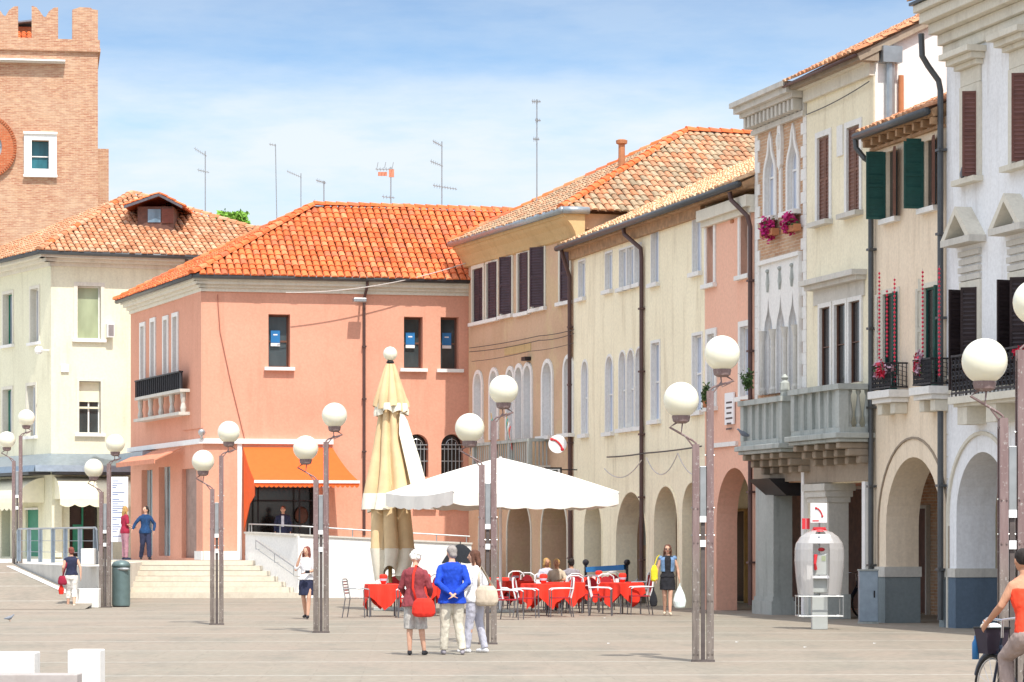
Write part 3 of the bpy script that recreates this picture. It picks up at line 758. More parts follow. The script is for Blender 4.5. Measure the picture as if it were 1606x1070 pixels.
def cream_house():
    fr = A; s0, s1 = S(1265.5), S(1370.5)
    b = thing('cream_house', 'tall narrow cream yellow house with brown shutters over a stone balcony', 'house', A.p(s0, 0, 0)); H = []
    zt = Z(150, 1290)
    for x0, y0, x1, y1 in ((1283, 214, 1301.5, 347), (1329, 198, 1349, 333)):
        H.append(window(b, fr, x0, y0, x1, y1, pane='shop_dark', frame=None, shut='shutter_brown', sill='stone', sur='white_stone', surw=.13, silld=.2))
    xs = ((1288, 482, 1304), (1311, 476, 1328), (1334, 471, 1351))
    zz = None
    for x0, y0, x1 in xs:
        H.append(window(b, fr, x0, 477, x1, 603, pane='shop_dark', frame='brown_frame', fw=.02, mull=(0, 1), sill=None, depth=.06, sur='white_stone', surw=.10, suro=.05, zz=(Z(603, 1320), Z(477, 1320)), label=None))
    a, c = S(1275), S(1360); z = Z(436, 1320)
    m = MB().fb(fr, a, c, z-.06, z+.06, 0, .36).fb(fr, a+.05, c-.05, z-.16, z-.062, 0, .24).fb(fr, a+.12, c-.12, z-.5, z-.162, 0, .04); m.build('window_hood', 'stone', b)
    m = MB().fb(fr, S(1314), S(1323), Z(245, 1318), Z(197, 1318), 0, .03); m.build('panel', 'white_stone', b)
    # open bay on the ground floor
    a1, _, c1, z1 = fr.rect(1303, 757, 1362, 960)
    ar = [arch(a1, 0, c1, z1, 'rect')]
    facewall(b, fr, s0, s1, zt, H, 'cream_yellow', ar, .35, zc=4.4, D=10, zr=zt+2.35)
    # brown lintel band over the bays, stone pier, capital
    m = MB().fb(fr, s0+.01, s1-.02, z1+.02, z1+.62, 0, .10); m.build('lintel', 'stone_brown', b)
    p0, p1 = S(1274), a1+.012
    m = MB().fb(fr, p0, p1, 0, z1-.42, -.42, .06); m.build('pier', 'stone', b)
    m = MB().fb(fr, p0-.05, p1+.04, z1-.42, z1-.3, -.45, .11).fb(fr, p0-.09, p1+.07, z1-.298, z1-.16, -.5, .16).fb(fr, p0-.13, p1+.1, z1-.158, z1+.0, -.55, .2); m.build('capital', 'stone', b)
    m = MB().fb(fr, p0-.04, p1+.03, 0, .55, -.46, .1); m.split(1, 'pier_base', 'stone_grey', b)
    balcony(b, fr, 1240, 1316, 607, 682, .8, 5)
    # roof, broad eaves
    ze = Z(128, 1240, .45)
    gable(b, fr, s0, s1+.05, .48, ze, 10, ze+2.75, PAL_L, vs=.12, soff='stone_brown', gut='pipe_brown', gr=.04)
    m = MB().fb(fr, s0, s1, zt-.02, ze-.15, -.2, .10).fb(fr, s0, s1, zt+.25, ze-.151, 0, .26); m.build('cornice', 'cornice_cream', b)
    # white rendered end wall that shows above the pale house, and the flue on it
    E = Fr(A.p(s1, 0, 0).xy, (-A.n.x, -A.n.y)); ztl = ze+.2; hw = 5.0
    m = MB(); zb = zt-2.6
    lp = [(.02, zb), (9.9, zb), (9.9, ztl-.1), (hw, ztl+2.35), (.02, ztl-.05)]
    m.plate(E, lp, .002, .03); m.build('end_wall', 'bare_white', b)
    z9 = E.z_(95, .35, .2)
    m = MB().tube([E.p(.32, zt-2.2, .14), E.p(.32, z9+.1, .14)], .10, 10).fb(E, .10, .54, z9-.05, z9+.3, .02, .3); m.build('flue', 'gutter_zinc', b)
    m = MB().tube([E.p(.58, zt-2.2, .12), E.p(.58, z9-.3, .12)], .06, 8); m.build('downpipe', 'terracotta', b)
    m = MB()
    m.fb(fr, S(1361), S(1366), 0, z1, .02, .14); m.build('downpipe', 'white_paint', b)
    m = MB().beam(fr.p(c1-.35, 3.6, -.9), fr.p(c1-.02, 2.5, -.9), .03, .5); m.build('banner', 'sign_red', b)
    return b
# ================================================================ GOTHIC BRICK HOUSE
def gothic_house():
    fr = A; s0, s1 = S(1185), S(1265.5)
    b = thing('gothic_house', 'narrow brick house with white quoins and pointed gothic windows', 'house', A.p(s0, 0, 0)); H = []
    zt = Z(196, 1225)
    for x0, y0, x1, y1 in ((1201, 214, 1216.5, 341), (1237, 200, 1252.5, 331)):
        H.append(window(b, fr, x0, y0, x1, y1, kind='ogee', depth=.12, pane='glass_pale', frame='white_paint', sill='white_stone', sur='white_stone', surw=.11, suro=.04, mull=(1, 1), silld=.2))
    zz = (Z(616, 1227), Z(463, 1227))
    for x0, x1 in ((1202, 1214.5), (1221, 1233.5), (1240, 1252.5)):
        H.append(window(b, fr, x0, 463, x1, 616, kind='ogee', depth=.12, pane='glass_pale', frame='white_paint', mull=(0, 1), sill=None, zz=zz, sur='white_stone', surw=.02, suro=.055))
    ar = []
    a, _, c, z1 = fr.rect(1216, 757, 1262, 960)
    a0, _, c0, _ = fr.rect(1190, 757, 1193, 960)
    ar = [arch(a, 0, c, z1, 'rect')]
    facewall(b, fr, s0, s1, zt, H, 'house_brick', ar, .35, zc=4.4, D=10)
    # white marble panel round the triple window, columns
    q0, q1 = S(1196), S(1257); zb, zp = Z(616, 1227), Z(409, 1227)
    m = MB().plate(fr, [(q0, zb), (q1, zb), (q1, zp), (q0, zp)], .002, .05, [h for h in H[2:]]); m.build('marble_panel', 'white_stone', b)
    m = MB().fb(fr, q0-.07, q1+.07, zp, zp+.1, .002, .12).fb(fr, q0-.07, q0, zb, zp, .002, .1).fb(fr, q1, q1+.07, zb, zp, .002, .1); m.build('panel_frame', 'white_stone', b)
    m = MB(); zc_ = Z(515, 1227); hs = [h for h in H[2:]]
    cols = [hs[0][0][0]-.02, (hs[0][-1][0]+hs[1][0][0])/2, (hs[1][-1][0]+hs[2][0][0])/2, hs[2][-1][0]+.02]
    for s in cols:
        m.lathe(fr.p(s, zb, .09), [(.09, 0), (.09, .1), (.055, .16), (.05, zc_-zb-.25), (.06, zc_-zb-.22), (.10, zc_-zb-.02), (.11, zc_-zb)], 10)
    m.split(1, 'column', 'stone', b)
    m = MB()
    for s in ((hs[0][0][0]+hs[0][-1][0])/2, (hs[1][0][0]+hs[1][-1][0])/2, (hs[2][0][0]+hs[2][-1][0])/2):
        z = Z(441, 1227); m.plate(fr, [(s-.07, z), (s, z-.2), (s+.07, z), (s, z+.26)], .05, .1); m.ball(fr.p(s, z+.3, .08), .05, 8, 6)
    m.split(2, 'finial', 'stone_grey', b)
    m = MB()
    s = S(1226); z = Z(222, 1226); m.plate(fr, [(s-.12, z-.55), (s, z-.68), (s+.12, z-.55), (s+.15, z), (s+.09, z+.38), (s, z+.46), (s-.09, z+.38), (s-.15, z)], 0, .08); m.ball(fr.p(s, z, .08), (.07, .07, .2), 8, 6)
    z = Z(300, 1226); m.fb(fr, s-.07, s+.07, z-.6, z+.55, 0, .05); m.build('relief', 'white_stone', b)
    # quoins
    for e, sg in ((s0, 1), (s1, -1)):
        m = MB(); z = 3.95; i = 0
        while z < zt-.1:
            w = .34 if i % 2 else .2; m.fb(fr, min(e, e+sg*w), max(e, e+sg*w), z, min(z+.26, zt), 0, .025); z += .265; i += 1
        m.build('quoins', 'white_stone', b)
    # crowning cornice with dentils
    m = MB(); zc0 = zt-.02
    for o, z0_, z1_ in ((.10, 0, .12), (.36, .42, .52), (.5, .522, .66), (.6, .662, .78)): m.fb(fr, s0-.05-o*.3, s1-.02, zc0+z0_, zc0+z1_, -.3, o)
    m.fb(fr, s0, s1-.02, zc0+.12, zc0+.42, -.3, .06)
    m.build('cornice', 'stone', b)
    m = MB(); s = s0-.05
    while s < s1-.15: m.fb(fr, s, s+.13, zc0+.14, zc0+.418, .06, .3); s += .27
    m.build('dentils', 'stone', b, bevel=.02)
    m = MB().fb(fr, s0, s1-.02, zc0+.5, zc0+.84, -10, -.31); m.build('roof', 'stone', b)
    # ground floor: left stone pillar, lintel, blue-black box awning
    p0, p1 = s0+.14, a+.012
    m = MB().fb(fr, p0, p1, 0, z1-.0, -.42, .05); m.build('pillar', 'stone_grey', b)
    m = MB().fb(fr, p0-.06, p1+.06, 0, .32, -.48, .12).fb(fr, p0-.03, p1+.03, .32, .42, -.45, .08); m.split(2, 'pier_base', 'stone_grey', b)
    m = MB().fb(fr, s0+.12, s1-.01, z1+.02, z1+.6, 0, .10); m.build('lintel', 'stone_brown', b)
    m = MB().hexa([fr.p(p1-.55, z1-.3, -.05+.06), fr.p(p1+.9, z1-.3, .06), fr.p(p1+.9, z1-.3, -.4), fr.p(p1-.55, z1-.3, -.4), fr.p(p1-.55, z1+.1, .5), fr.p(p1+.9, z1+.1, .5), fr.p(p1+.9, z1+.1, -.4), fr.p(p1-.55, z1+.1, -.4)]); m.build('awning_box', 'sign_black', b)
    m = MB().fb(fr, S(1264), S(1268), 0, z1+.5, .0, .12); m.build('downpipe', 'white_paint', b)
    balcony(b, fr, 1161, 1226, 615, 689, .8, 5, finial=True, z_over=(Z(607, 1316, .8)-.02, Z(682, 1316, .8)-.06))
    return b
# ================================================================ PINK HOUSE
def pink_house():
    fr = A; s0, s1 = S(1105.5), S(1185)
    b = thing('pink_house', 'pink plastered house with white framed windows and one tall arch', 'house', A.p(s0, 0, 0)); H = []
    zt = Z(338, 1030, .38)-.62
    for x0, y0, x1, y1 in ((1109, 340, 1120.5, 445), (1162, 322, 1175, 431), (1111, 524, 1122, 638), (1162.5, 512, 1176, 622)):
        H.append(window(b, fr, x0, y0, x1, y1, pane='glass_pale', depth=.13, sur='white_stone', surw=.14, suro=.04, sill='white_stone'))
    a, _, c, z1 = fr.rect(1123.5, 734, 1180, 957); ar = [arch(a, 0, c, z1, 'round', 20)]
    facewall(b, fr, s0, s1, zt, H, 'pink_wall', ar, .55, zc=4.3, D=12, zr=None)
    m = MB().fb(fr, s0, s1-.02, zt+.002, zt+.14, -.1, .12).fb(fr, s0, s1-.02, zt+.142, zt+.42, -.1, .24); m.build('cornice', 'cornice_cream', b)
    m = MB()
    for y0, y1 in ((326, 331), (333, 338), (345, 350)): m.fb(fr, S(1147), S(1151), Z(y1, 1149), Z(y0, 1149), 0, .03)
    m.split(1, 'vent', 'terracotta', b)
    m = MB().fb(fr, S(1118), S(1158), Z(701, 1138), Z(694, 1138), 0, .08); m.build('string_course', 'white_stone', b)
    for x0, y0, x1, y1 in ((1111, 612, 1122, 638), ):
        m = MB()
    m = MB().fb(fr, a+.2, a+1.0, .1, 2.7, -1.6, -1.5); m.build('door', 'wood_yellow', b)
    downpipe(b, fr, [(S(1170), zt+.55, .42), (S(1170), zt+.35, .38), (s1-.12, zt-.1, .16), (s1-.10, zt-.35, .1), (s1-.10, .2, .1)], .058, 'pipe_brown')
    return b
# ================================================================ LONG CREAM HOUSE
def long_house():
    fr = A; s0, s1 = S(898), S(1105.5)
    b = thing('long_house', 'long cream house with low tiled roof, arcade and a row of pointed windows', 'house', A.p(s0, 0, 0)); H = []
    ze = Z(331, 1030, .4); zt = ze-.12
    W = [(908, 410, 917.5, 467), (950, 397, 960, 455), (1022, 360, 1033, 444), (1087, 341, 1099.5, 427)]
    for q in W: H.append(window(b, fr, *q, pane='glass_pale', sur='white_stone', surw=.06, suro=.015, sill='white_stone', depth=.13, mull=(0, 0)))
    for x0, x1 in ((972, 982), (984, 994), (996, 1006)):
        H.append(window(b, fr, x0, 388, x1, 448, pane='glass_pale', sur='white_stone', surw=.05, suro=.015, sill='white_stone', depth=.13, mull=(0, 0), zz=(Z(448, 989), Z(388, 989))))
    H.append(window(b, fr, 913, 567, 922, 681, kind='ogee' if False else 'pointed', pane='glass_pale', sur='white_stone', surw=.07, suro=.02, depth=.13, mull=(0, 1)))
    H.append(window(b, fr, 950.5, 559, 961.5, 678, kind='pointed', pane='glass_pale', sur='white_stone', surw=.07, suro=.02, depth=.13, mull=(0, 1)))
    for x0, x1 in ((972, 982), (985, 995), (998, 1008)):
        H.append(window(b, fr, x0, 550, x1, 671, kind='pointed', pane='glass_pale', sur='white_stone', surw=.05, suro=.03, depth=.13, mull=(0, 1), zz=(Z(671, 990), Z(549, 990))))
    for q in ((1022.5, 538, 1034.5, 659), (1087, 526, 1101, 645)):
        H.append(window(b, fr, *q, pane='glass_pale', sur='white_stone', surw=.08, suro=.02, depth=.13, mull=(0, 1)))
    ar = []
    for x0, y, x1 in ((917, 784, 944), (967, 772, 1014), (1026.5, 763, 1063), (1071, 757, 1101)):
        a, _, c, z1 = fr.rect(x0, y, x1, 950); ar.append(arch(a, 0, c, z1, 'round', 18))
    facewall(b, fr, s0, s1, zt, H, 'cream_long', ar, .6, zc=4.2, D=12, zr=None)
    m = MB()   # gable end toward the tan house, under the roof
    m.add([fr.p(s0+.01, zt, 0), fr.p(s0+.01, zt+2.6, -6), fr.p(s0+.01, zt, -12)], [(0, 1, 2)])
    s2 = S(1185); m.add([fr.p(s2-.01, zt, 0), fr.p(s2-.01, zt+2.6, -6), fr.p(s2-.01, zt, -12)], [(0, 1, 2)]); m.build('gable_wall', 'cream_long', b)
    gable(b, fr, s0, s2-.12, .38, ze, 12, ze+2.9, PAL_Y, vs=.1)
    m = MB().fb(fr, s0, s1, zt-.3, zt-.02, 0, .12); m.build('fascia', 'wood_soffit', b)
    downpipe(b, fr, [(S(998), ze-.1, .38), (S(998), ze-.3, .34), (S(1010.5), ze-.75, .1), (S(1010.5), ze-1, .08), (S(1010.5), .2, .08)], .06, 'pipe_brown')
    downpipe(b, fr, [(s0+.1, ze-.1, .38), (s0+.1, ze-.3, .32), (s0+.02, ze-.9, .1), (s0+.02, .2, .08)], .06, 'pipe_brown')
    for i, p in enumerate(ar): surround(MB(), fr, p, .05, .0, .02).build('arch_moulding', 'cream_long', b)
    # small chimney vent box
    return b
# ================================================================ TAN HOUSE
T = Fr((-1.41, 93.4), (0.3345, -0.9424))
def tan_house():
    fr = T; s0, s1 = 0.0, fr.s_(899.5)
    b = thing('tan_house', 'tan stone arcade house with purple shutters under deep yellow eaves', 'house', fr.p(s0, 0, 0)); H = []
    zt = 11.25
    for i, (x0, y0, x1, y1) in enumerate(((742, 421, 758, 505), (764, 412, 780, 500), (787.5, 404, 803, 494), (813, 397, 829, 490), (836, 389, 854, 483), (879, 386, 894, 473))):
        H.append(window(b, fr, x0, y0, x1, y1, pane='shop_dark', frame=None, shut='shutter_purple', sill='white_stone', sur='cornice_cream', surw=.13, suro=.03, open_r=(0, 12, 35, 10, 38, 20)[i], open_l=(0, 0, 0, 0, 0, 0)[i]))
    for x0, y0, x1, y1 in ((745, 586, 756.5, 690), (770, 582, 781, 690), (796, 580, 806, 690), (809.5, 576, 820, 689), (823, 574, 834, 688), (852.5, 569, 866.5, 684), (886.5, 562, 898.5, 680)):
        H.append(window(b, fr, x0, y0, x1, y1, kind='pointed', pane='glass_pale', frame='white_paint', mull=(1, 1), sill='white_stone' if x0 > 840 or x0 < 760 else None, sur='white_stone', surw=.12, suro=.05, depth=.25, silld=.22))
    ar = []
    for x0, y, x1 in ((752, 790, 780), (796, 782, 833), (850, 776, 890)):
        a, _, c, z1 = fr.rect(x0, y, x1, 940); ar.append(arch(a, 0, c, z1, 'round', 18))
    D = 12.0
    m = MB(); lp = [(s0, 0)]
    for a in ar: lp += a
    lp += [(s1, 0), (s1, zt), (s0, zt)]
    m.poly(fr, [lp, *H], 0)
    for h in H: m.edge(fr, h, -.3, 0)
    for a in ar: m.edge(fr, a, -.8, 0, closed=False)
    zc = 4.3
    m.poly(fr, [lp[:-2]+[(s1, zc), (s0, zc)]], -.8)
    m.quad(fr.p(s0, zc, -.8), fr.p(s1, zc, -.8), fr.p(s1, zc, -3.6), fr.p(s0, zc, -3.6)); m.quad(fr.p(s0, 0, -3.6), fr.p(s1, 0, -3.6), fr.p(s1, zc, -3.6), fr.p(s0, zc, -3.6))
    m.quad(fr.p(s1, 0, 0), fr.p(s1, 0, -.8), fr.p(s1, zc, -.8), fr.p(s1, zc, 0))
    m.quad(fr.p(s1, zc, 0), fr.p(s1, zc, -D), fr.p(s1, zt, -D), fr.p(s1, zt, 0)); m.quad(fr.p(s1, 0, -3.6), fr.p(s1, 0, -D), fr.p(s1, zc, -D), fr.p(s1, zc, -3.6))
    B2 = (1.25, 101.6)
    m.quad(fr.p(s0, 0, 0), (B2[0], B2[1], 0), (B2[0], B2[1], zt), fr.p(s0, zt, 0)); q = fr.p(s1, 0, -D); m.quad((B2[0], B2[1], 0), (q.x, q.y, 0), (q.x, q.y, zt), (B2[0], B2[1], zt))
    m.build('wall', 'tan_wall', b)
    # inner wall decor of the arcade
    m = MB()
    for a in ar[1:]: m.fb(fr, a[0][0]-.6, a[-1][0]-.6, 1.6, 3.0, -3.58, -3.5)
    m.split(1, 'mural', 'stone_grey', b)
    for a in ar: surround(MB(), fr, a, .07, 0, .03).build('arch_moulding', 'cornice_cream', b)
    # cove cornice
    m = MB()
    prof = [(0, 10.62), (.07, 10.66), (.11, 10.78), (.22, 10.98), (.35, 11.12), (.40, 11.2), (.45, 11.22), (.47, 11.36), (-.2, 11.36), (-.2, 10.62)]
    e0, e1 = s0-.3, s1+.42
    m.rings([[fr.p(s, z, o) for o, z in prof] for s in (e0, e1)]); m.build('cornice', 'cornice_yellow', b)
    m = MB().tube([fr.p(e0-.06, 11.4, .52), fr.p(e1+.06, 11.4, .52)], .11, 10); m.tube([fr.p(e1+.06, 11.4, .52), fr.p(e1+.06, 11.4, -.3)], .11, 10); m.build('gutter', 'gutter_zinc', b, smooth=True)
    # hipped roof
    m = MB(); ze = 11.42; n3 = Vector((fr.n.x, fr.n.y, 0)); u3 = Vector((fr.u.x, fr.u.y, 0))
    EA = fr.p(e0, ze, .54); EB = fr.p(e1, ze, .54); mid = (e0+e1)/2
    AP = fr.p(mid, 14.65, -5.6); BK = 13.0; APb = fr.p(mid, 14.65, -BK); EBb = fr.p(e1, ze, -BK); EAb = fr.p(e0, ze, -BK)
    roofface(m, [EA, EB, AP], PAL_T); roofface(m, [EB, EBb, APb, AP], PAL_T+PAL_T+PAL_L[3:4]+PAL_L[1:2]); m.add([EAb, EA, AP, APb], [(0, 1, 2, 3)], PAL_T[0])
    ridge(m, EA, AP, PAL_O+PAL_L[:2]); ridge(m, EB, AP, PAL_O+PAL_L[:2]); ridge(m, AP, APb, PAL_O+PAL_L[:2], .15)
    m.build('roof', 'tiles', b)
    m = MB().fb(fr, s1-.2, s1+.12, 10.9, 11.36, -12, -.3); m.build('side_fascia', 'tan_wall', b)
    # chimney pipe of the roof
    q = at(975, 250, 88.5); m = MB().tube([(q.x, q.y, q.z-.9), (q.x, q.y, q.z+.45)], [.11, .10], 10).lathe((q.x, q.y, q.z+.45), [(.10, 0), (.17, .03), (.18, .13), (.11, .16)], 10); m.build('chimney', 'terracotta', b)
    # balcony with stone slab
    s_a, s_b = fr.s_(746, .6), fr.s_(834, .6); zt_, zb_ = fr.z_(692, (s_a+s_b)/2, .6), fr.z_(733, (s_a+s_b)/2, .6)
    m = MB().fb(fr, s_a, s_b, zb_-.15, zb_, 0, .75); m.build('balcony_slab', 'stone', b)
    m = MB().fb(fr, s_a, s_b, zt_-.09, zt_, .56, .74).fb(fr, s_b-.12, s_b, zt_-.09, zt_, 0, .56)
    n = 26
    for i in range(n+1): s = s_a+.06+(s_b-s_a-.12)*i/n; m.tube([fr.p(s, zb_, .65), fr.p(s, zt_-.08, .65)], .022, 6)
    for k in range(4): m.fb(fr, s_a+(s_b-s_a-.14)*k/3, s_a+(s_b-s_a-.14)*k/3+.14, zb_, zt_-.09, .58, .72)
    for o in (.1, .22, .34, .46): m.tube([fr.p(s_b-.06, zb_, o), fr.p(s_b-.06, zt_-.08, o)], .022, 6)
    m.build('balustrade', 'stone_grey', b)
    m = MB()
    for s in (s_a+.3, (s_a+s_b)/2, s_b-.5): m.fb(fr, s, s+.22, zb_-.55, zb_-.152, 0, .6)
    m.split(1, 'corbel', 'stone', b, bevel=.03)
    s_, z_ = fr.s_(812), fr.z_(548, fr.s_(812)); m = MB().fb(fr, fr.s_(792), fr.s_(833), z_-.12, z_+.14, 0, .02); m.build('plaque', 'cornice_yellow', b)
    m = MB().fb(fr, fr.s_(827), fr.s_(833), fr.z_(566, fr.s_(830)), fr.z_(560, fr.s_(830)), 0, .2); m.build('lamp_fixture', 'dark_iron', b)
    return b
# ================================================================ ORANGE BUILDING
O_ = Fr((-9.9, 91.85), (0.976, 0.219))
O_S = Fr((-9.9, 91.85), (0.352, -0.936))      # side wall: s negative runs away to the left
def orange_building():
    fr = O_; sd = O_S
    b = thing('orange_building', 'two storey orange building with bright red tiled hip roof', 'building', fr.p(0, TZ, 0)); H = []; HS = []
    zt = 9.95; s1 = fr.s_(735)+.15
    for q in ((421, 493, 455, 576), (633.5, 497, 663, 578), (691, 497.5, 719.5, 579)):
        H.append(window(b, fr, *q, pane='glass_dark', frame='brown_frame', depth=.42, sill='white_stone', surw=.08, silld=.16, mull=(0, 1), fw=.06))
        a, zb, c, z2 = fr.rect(*q); z = zb+(z2-zb)*.52
        m = MB().fb(fr, a+.12, a+.42, z-.08, z+.32, -.36, -.33); m.build('sticker', 'sign_blue', b)
        m = MB().fb(fr, a+.12, a+.42, z-.19, z-.09, -.36, -.335).fb(fr, a+.20, a+.34, z+.16, z+.20, -.335, -.328); m.build('sticker', 'sign_white', b)
    for q in ((655, 681, 672, 748), (692, 681, 727, 748)):
        a, zb, c, z2 = fr.rect(*q)
        if q[0] == 655: a = c-(fr.s_(727)-fr.s_(692))
        p = window2(b, fr, a, zb, c, z2, 'round', pane='shop_dark', frame=None, depth=.4, sill=None, sur=None); H.append(p)
        m = MB(); n = 6
        for i in range(1, n): s = a+(c-a)*i/n; m.tube([fr.p(s, zb, -.08), fr.p(s, z2-.12-.14*abs(i-3), -.08)], .013, 5)
        for z in (zb+.5, z2-.36, z2-.5): m.fb(fr, a, c, z, z+.03, -.1, -.075)
        m.tube([fr.p((a+c)/2+.2*math.cos(t*math.pi/8), z2-.36+.2*math.sin(t*math.pi/8), -.085) for t in range(9)], .012, 4)
        m.build('window_grille', 'rail_metal', b)
    for x0, x1 in ((648, 684), (689, 735)):
        a, zb, c, z2 = fr.rect(x0, 793, x1, 799); m = MB().fb(fr, a, min(c, s1), zb, z2, 0, .14); m.build('ledge', 'white_stone', b)
    # shop opening under the awning
    a, zb, c, z2 = fr.rect(384, 764, 500, 872)
    H.append([(a, zb+.02), (a+.12, z2-.1), (a+.35, z2), (c, z2), (c, zb+.02)])
    mm = MB().quad(fr.p(a-.3, zb, -.9), fr.p(c+.3, zb, -.9), fr.p(c+.3, z2+.2, -.9), fr.p(a-.3, z2+.2, -.9)); mm.quad(fr.p(a-.3, zb, 0), fr.p(c+.3, zb, 0), fr.p(c+.3, zb, -.9), fr.p(a-.3, zb, -.9)); shop = mm.build('shopfront', 'shop_dark', b)
    m = MB()
    for x in (405, 470, 496): s = fr.s_(x); m.fb(fr, s, s+.05, zb, z2, -.25, -.2)
    m.fb(fr, a, c, z2-.45, z2-.41, -.25, -.2); m.build('frame', 'dark_iron', shop)
    m = MB().ball(fr.p(fr.s_(478), z2-.9, -.7), (.22, .08, .28), 10, 8); m.build('display', 'door_brown', shop)
    # side windows with white surrounds
    for q in ((222, 512, 227.5, 598), (238, 505, 243.5, 594), (258, 502, 263.5, 590), (272.5, 497, 279, 587)):
        HS.append(window(b, sd, *q, pane='brown_pane', frame='white_paint', mull=(0, 0), sill=None, sur='white_stone', surw=.14, suro=.05, depth=.2))
    a, zb, c, z2 = sd.rect(222, 737, 239, 868); HS.append([(a, TZ+.1), (a, z2), (c, z2), (c, TZ+.1)])
    pn = MB().quad(sd.p(a, TZ, -.2), sd.p(c, TZ, -.2), sd.p(c, z2, -.2), sd.p(a, z2, -.2)).build('shop_window', 'glass_shop', b); MB().fb(sd, a+.55, a+.6, TZ+.1, z2, -.19, -.14).build('frame', 'rail_metal', pn)
    a, zb, c, z2 = sd.rect(249, 732, 267, 868); HS.append([(a, TZ+.1), (a, z2), (c, z2), (c, TZ+.1)])
    pn = MB().quad(sd.p(a, TZ, -.2), sd.p(c, TZ, -.2), sd.p(c, z2, -.2), sd.p(a, z2, -.2)).build('shop_window', 'glass_shop', b); MB().fb(sd, a+.55, a+.6, TZ+.1, z2, -.19, -.14).build('frame', 'rail_metal', pn)
    a, zb, c, z2 = sd.rect(285, 735, 308, 868); HS.append([(a, TZ+.05), (a, z2), (c, z2), (c, TZ+.05)])
    MB().quad(sd.p(a, TZ, -.15), sd.p(c, TZ, -.15), sd.p(c, z2, -.15), sd.p(a, z2, -.15)).build('roller_shutter', 'roller', b)
    sl = sd.s_(205)
    m = MB(); z0 = TZ-.1
    m.poly(fr, [[(0, z0), (s1, z0), (s1, zt), (0, zt)], *H], 0)
    for h in H: m.edge(fr, h, -.5, 0)
    m.poly(sd, [[(sl, z0), (0, z0), (0, zt), (sl, zt)], *HS], 0)
    for h in HS: m.edge(sd, h, -.3, 0)
    cb = sd.p(sl, 0, 0); ce = fr.p(s1, 0, 0); bk = (.95, 101.55)
    m.quad((cb.x, cb.y, z0), (bk[0], bk[1]+0.3, z0), (bk[0], bk[1]+.3, zt), (cb.x, cb.y, zt)); m.quad((bk[0], bk[1]+.3, z0), (ce.x, ce.y, z0), (ce.x, ce.y, zt), (bk[0], bk[1]+.3, zt))
    m.build('wall', 'orange_wall', b)
    # corner pilaster line on the side, plinth, pale lintel band
    s = sd.s_(288); MB().fb(sd, s, -.01, 5.35, zt, 0, .05).build('pilaster', 'orange_wall', b)
    m = MB().fb(fr, 0.02, fr.s_(372), TZ, TZ+.28, 0, .05).fb(sd, -.9, -.002, TZ, TZ+.28, 0, .05); m.build('plinth', 'white_stone', b)
    zf = fr.z_(690, fr.s_(400)); m = MB().fb(fr, -.12, fr.s_(522), zf-.13, zf+.03, 0, .13).fb(sd, sl-.1, .0, zf-.13, zf+.03, 0, .12); m.build('lintel_band', 'white_paint', b)
    m = MB().fb(fr, fr.s_(372), fr.s_(379), TZ, zf-.135, 0, .07).fb(fr, fr.s_(506), fr.s_(511), TZ+.7, zf-.135, 0, .05); m.build('door_jamb', 'white_paint', b)
    # cornice, gutter, roof
    ov = .62; m = MB()
    for o, z0_, z1_ in ((.06, 9.72, 9.84), (.14, 9.842, 9.94), (.26, 9.942, 10.05), (.34, 10.052, 10.15)):
        c0 = fr.p(s1, 0, o); 
        # join of the two offset walls
        k = o*math.tan((math.acos(max(-1, min(1, fr.n.dot(sd.n)))))/2)
        m.fb(fr, -k-0, s1, z0_, z1_, -.1, o); m.fb(sd, sl-o*.4, k, z0_, z1_, -.1, o)
    m.build('cornice', 'cornice_cream', b)
    K = lambda o: o*math.tan(math.acos(fr.n.dot(sd.n))/2)
    m = MB().tube([sd.p(sl-.35, 10.18, .42), sd.p(K(.42), 10.18, .42)], .085, 8); m.tube([fr.p(-K(.42), 10.18, .42), fr.p(s1, 10.18, .42)], .085, 8); m.build('gutter', 'gutter_dark', b, smooth=True)
    ze = 10.2; CO = fr.p(-K(.46), ze, .46); CR = fr.p(s1+.2, ze, .46); CL = sd.p(sl-.4, ze, .46)
    zr = 13.0; RL = at(492, 325, 96.6); RL.z = zr; RR = Vector((.05, 98.4, zr))
    m = MB(); roofface(m, [CO, CR, RR, RL], PAL_O); roofface(m, [CL, CO, RL], PAL_O)
    BR = Vector((1.4, 102.2, ze)); m.add([BR, CL, RL, RR], [(0, 1, 2, 3)], PAL_O[0])
    ridge(m, CO, RL, PAL_O); ridge(m, RL, RR, PAL_O, .14); ridge(m, CL, RL, PAL_O)
    m.build('roof', 'tiles', b)
    q = at(630, 326, 98.0); m = MB(); m.box(q.x-.4, q.x+.35, q.y-.3, q.y+.3, 12.6, q.z-.05); m.build('chimney', 'terracotta', b)
    MB().hexa([(q.x-.5, q.y-.4, q.z-.06), (q.x+.5, q.y-.4, q.z-.1), (q.x+.5, q.y+.4, q.z-.1), (q.x-.5, q.y+.4, q.z-.06), (q.x-.45, q.y-.4, q.z+.08), (q.x+.3, q.y-.4, q.z+.1), (q.x+.3, q.y+.4, q.z+.1), (q.x-.45, q.y+.4, q.z+.08)]).build('chimney_cap', 'terracotta', b)
    sp = fr.s_(573); downpipe(b, fr, [(sp, 10.1, .38), (sp, 9.95, .36), (sp-.05, 9.6, .1), (sp-.05, 9.4, .07), (sp-.05, 1.9, .07)], .045, 'pipe_brown')
    z = fr.z_(475, fr.s_(560)); m = MB().fb(fr, fr.s_(549), fr.s_(569), z-.03, z+.1, .45, .75).fb(fr, fr.s_(563), fr.s_(566), z+.02, z+.06, 0, .5); m.build('floodlight', 'rail_metal', b, bevel=.02)
    # side balcony: iron band over stone balusters
    a, c = sd.s_(213, .35), sd.s_(283, .35); mid = (a+c)/2
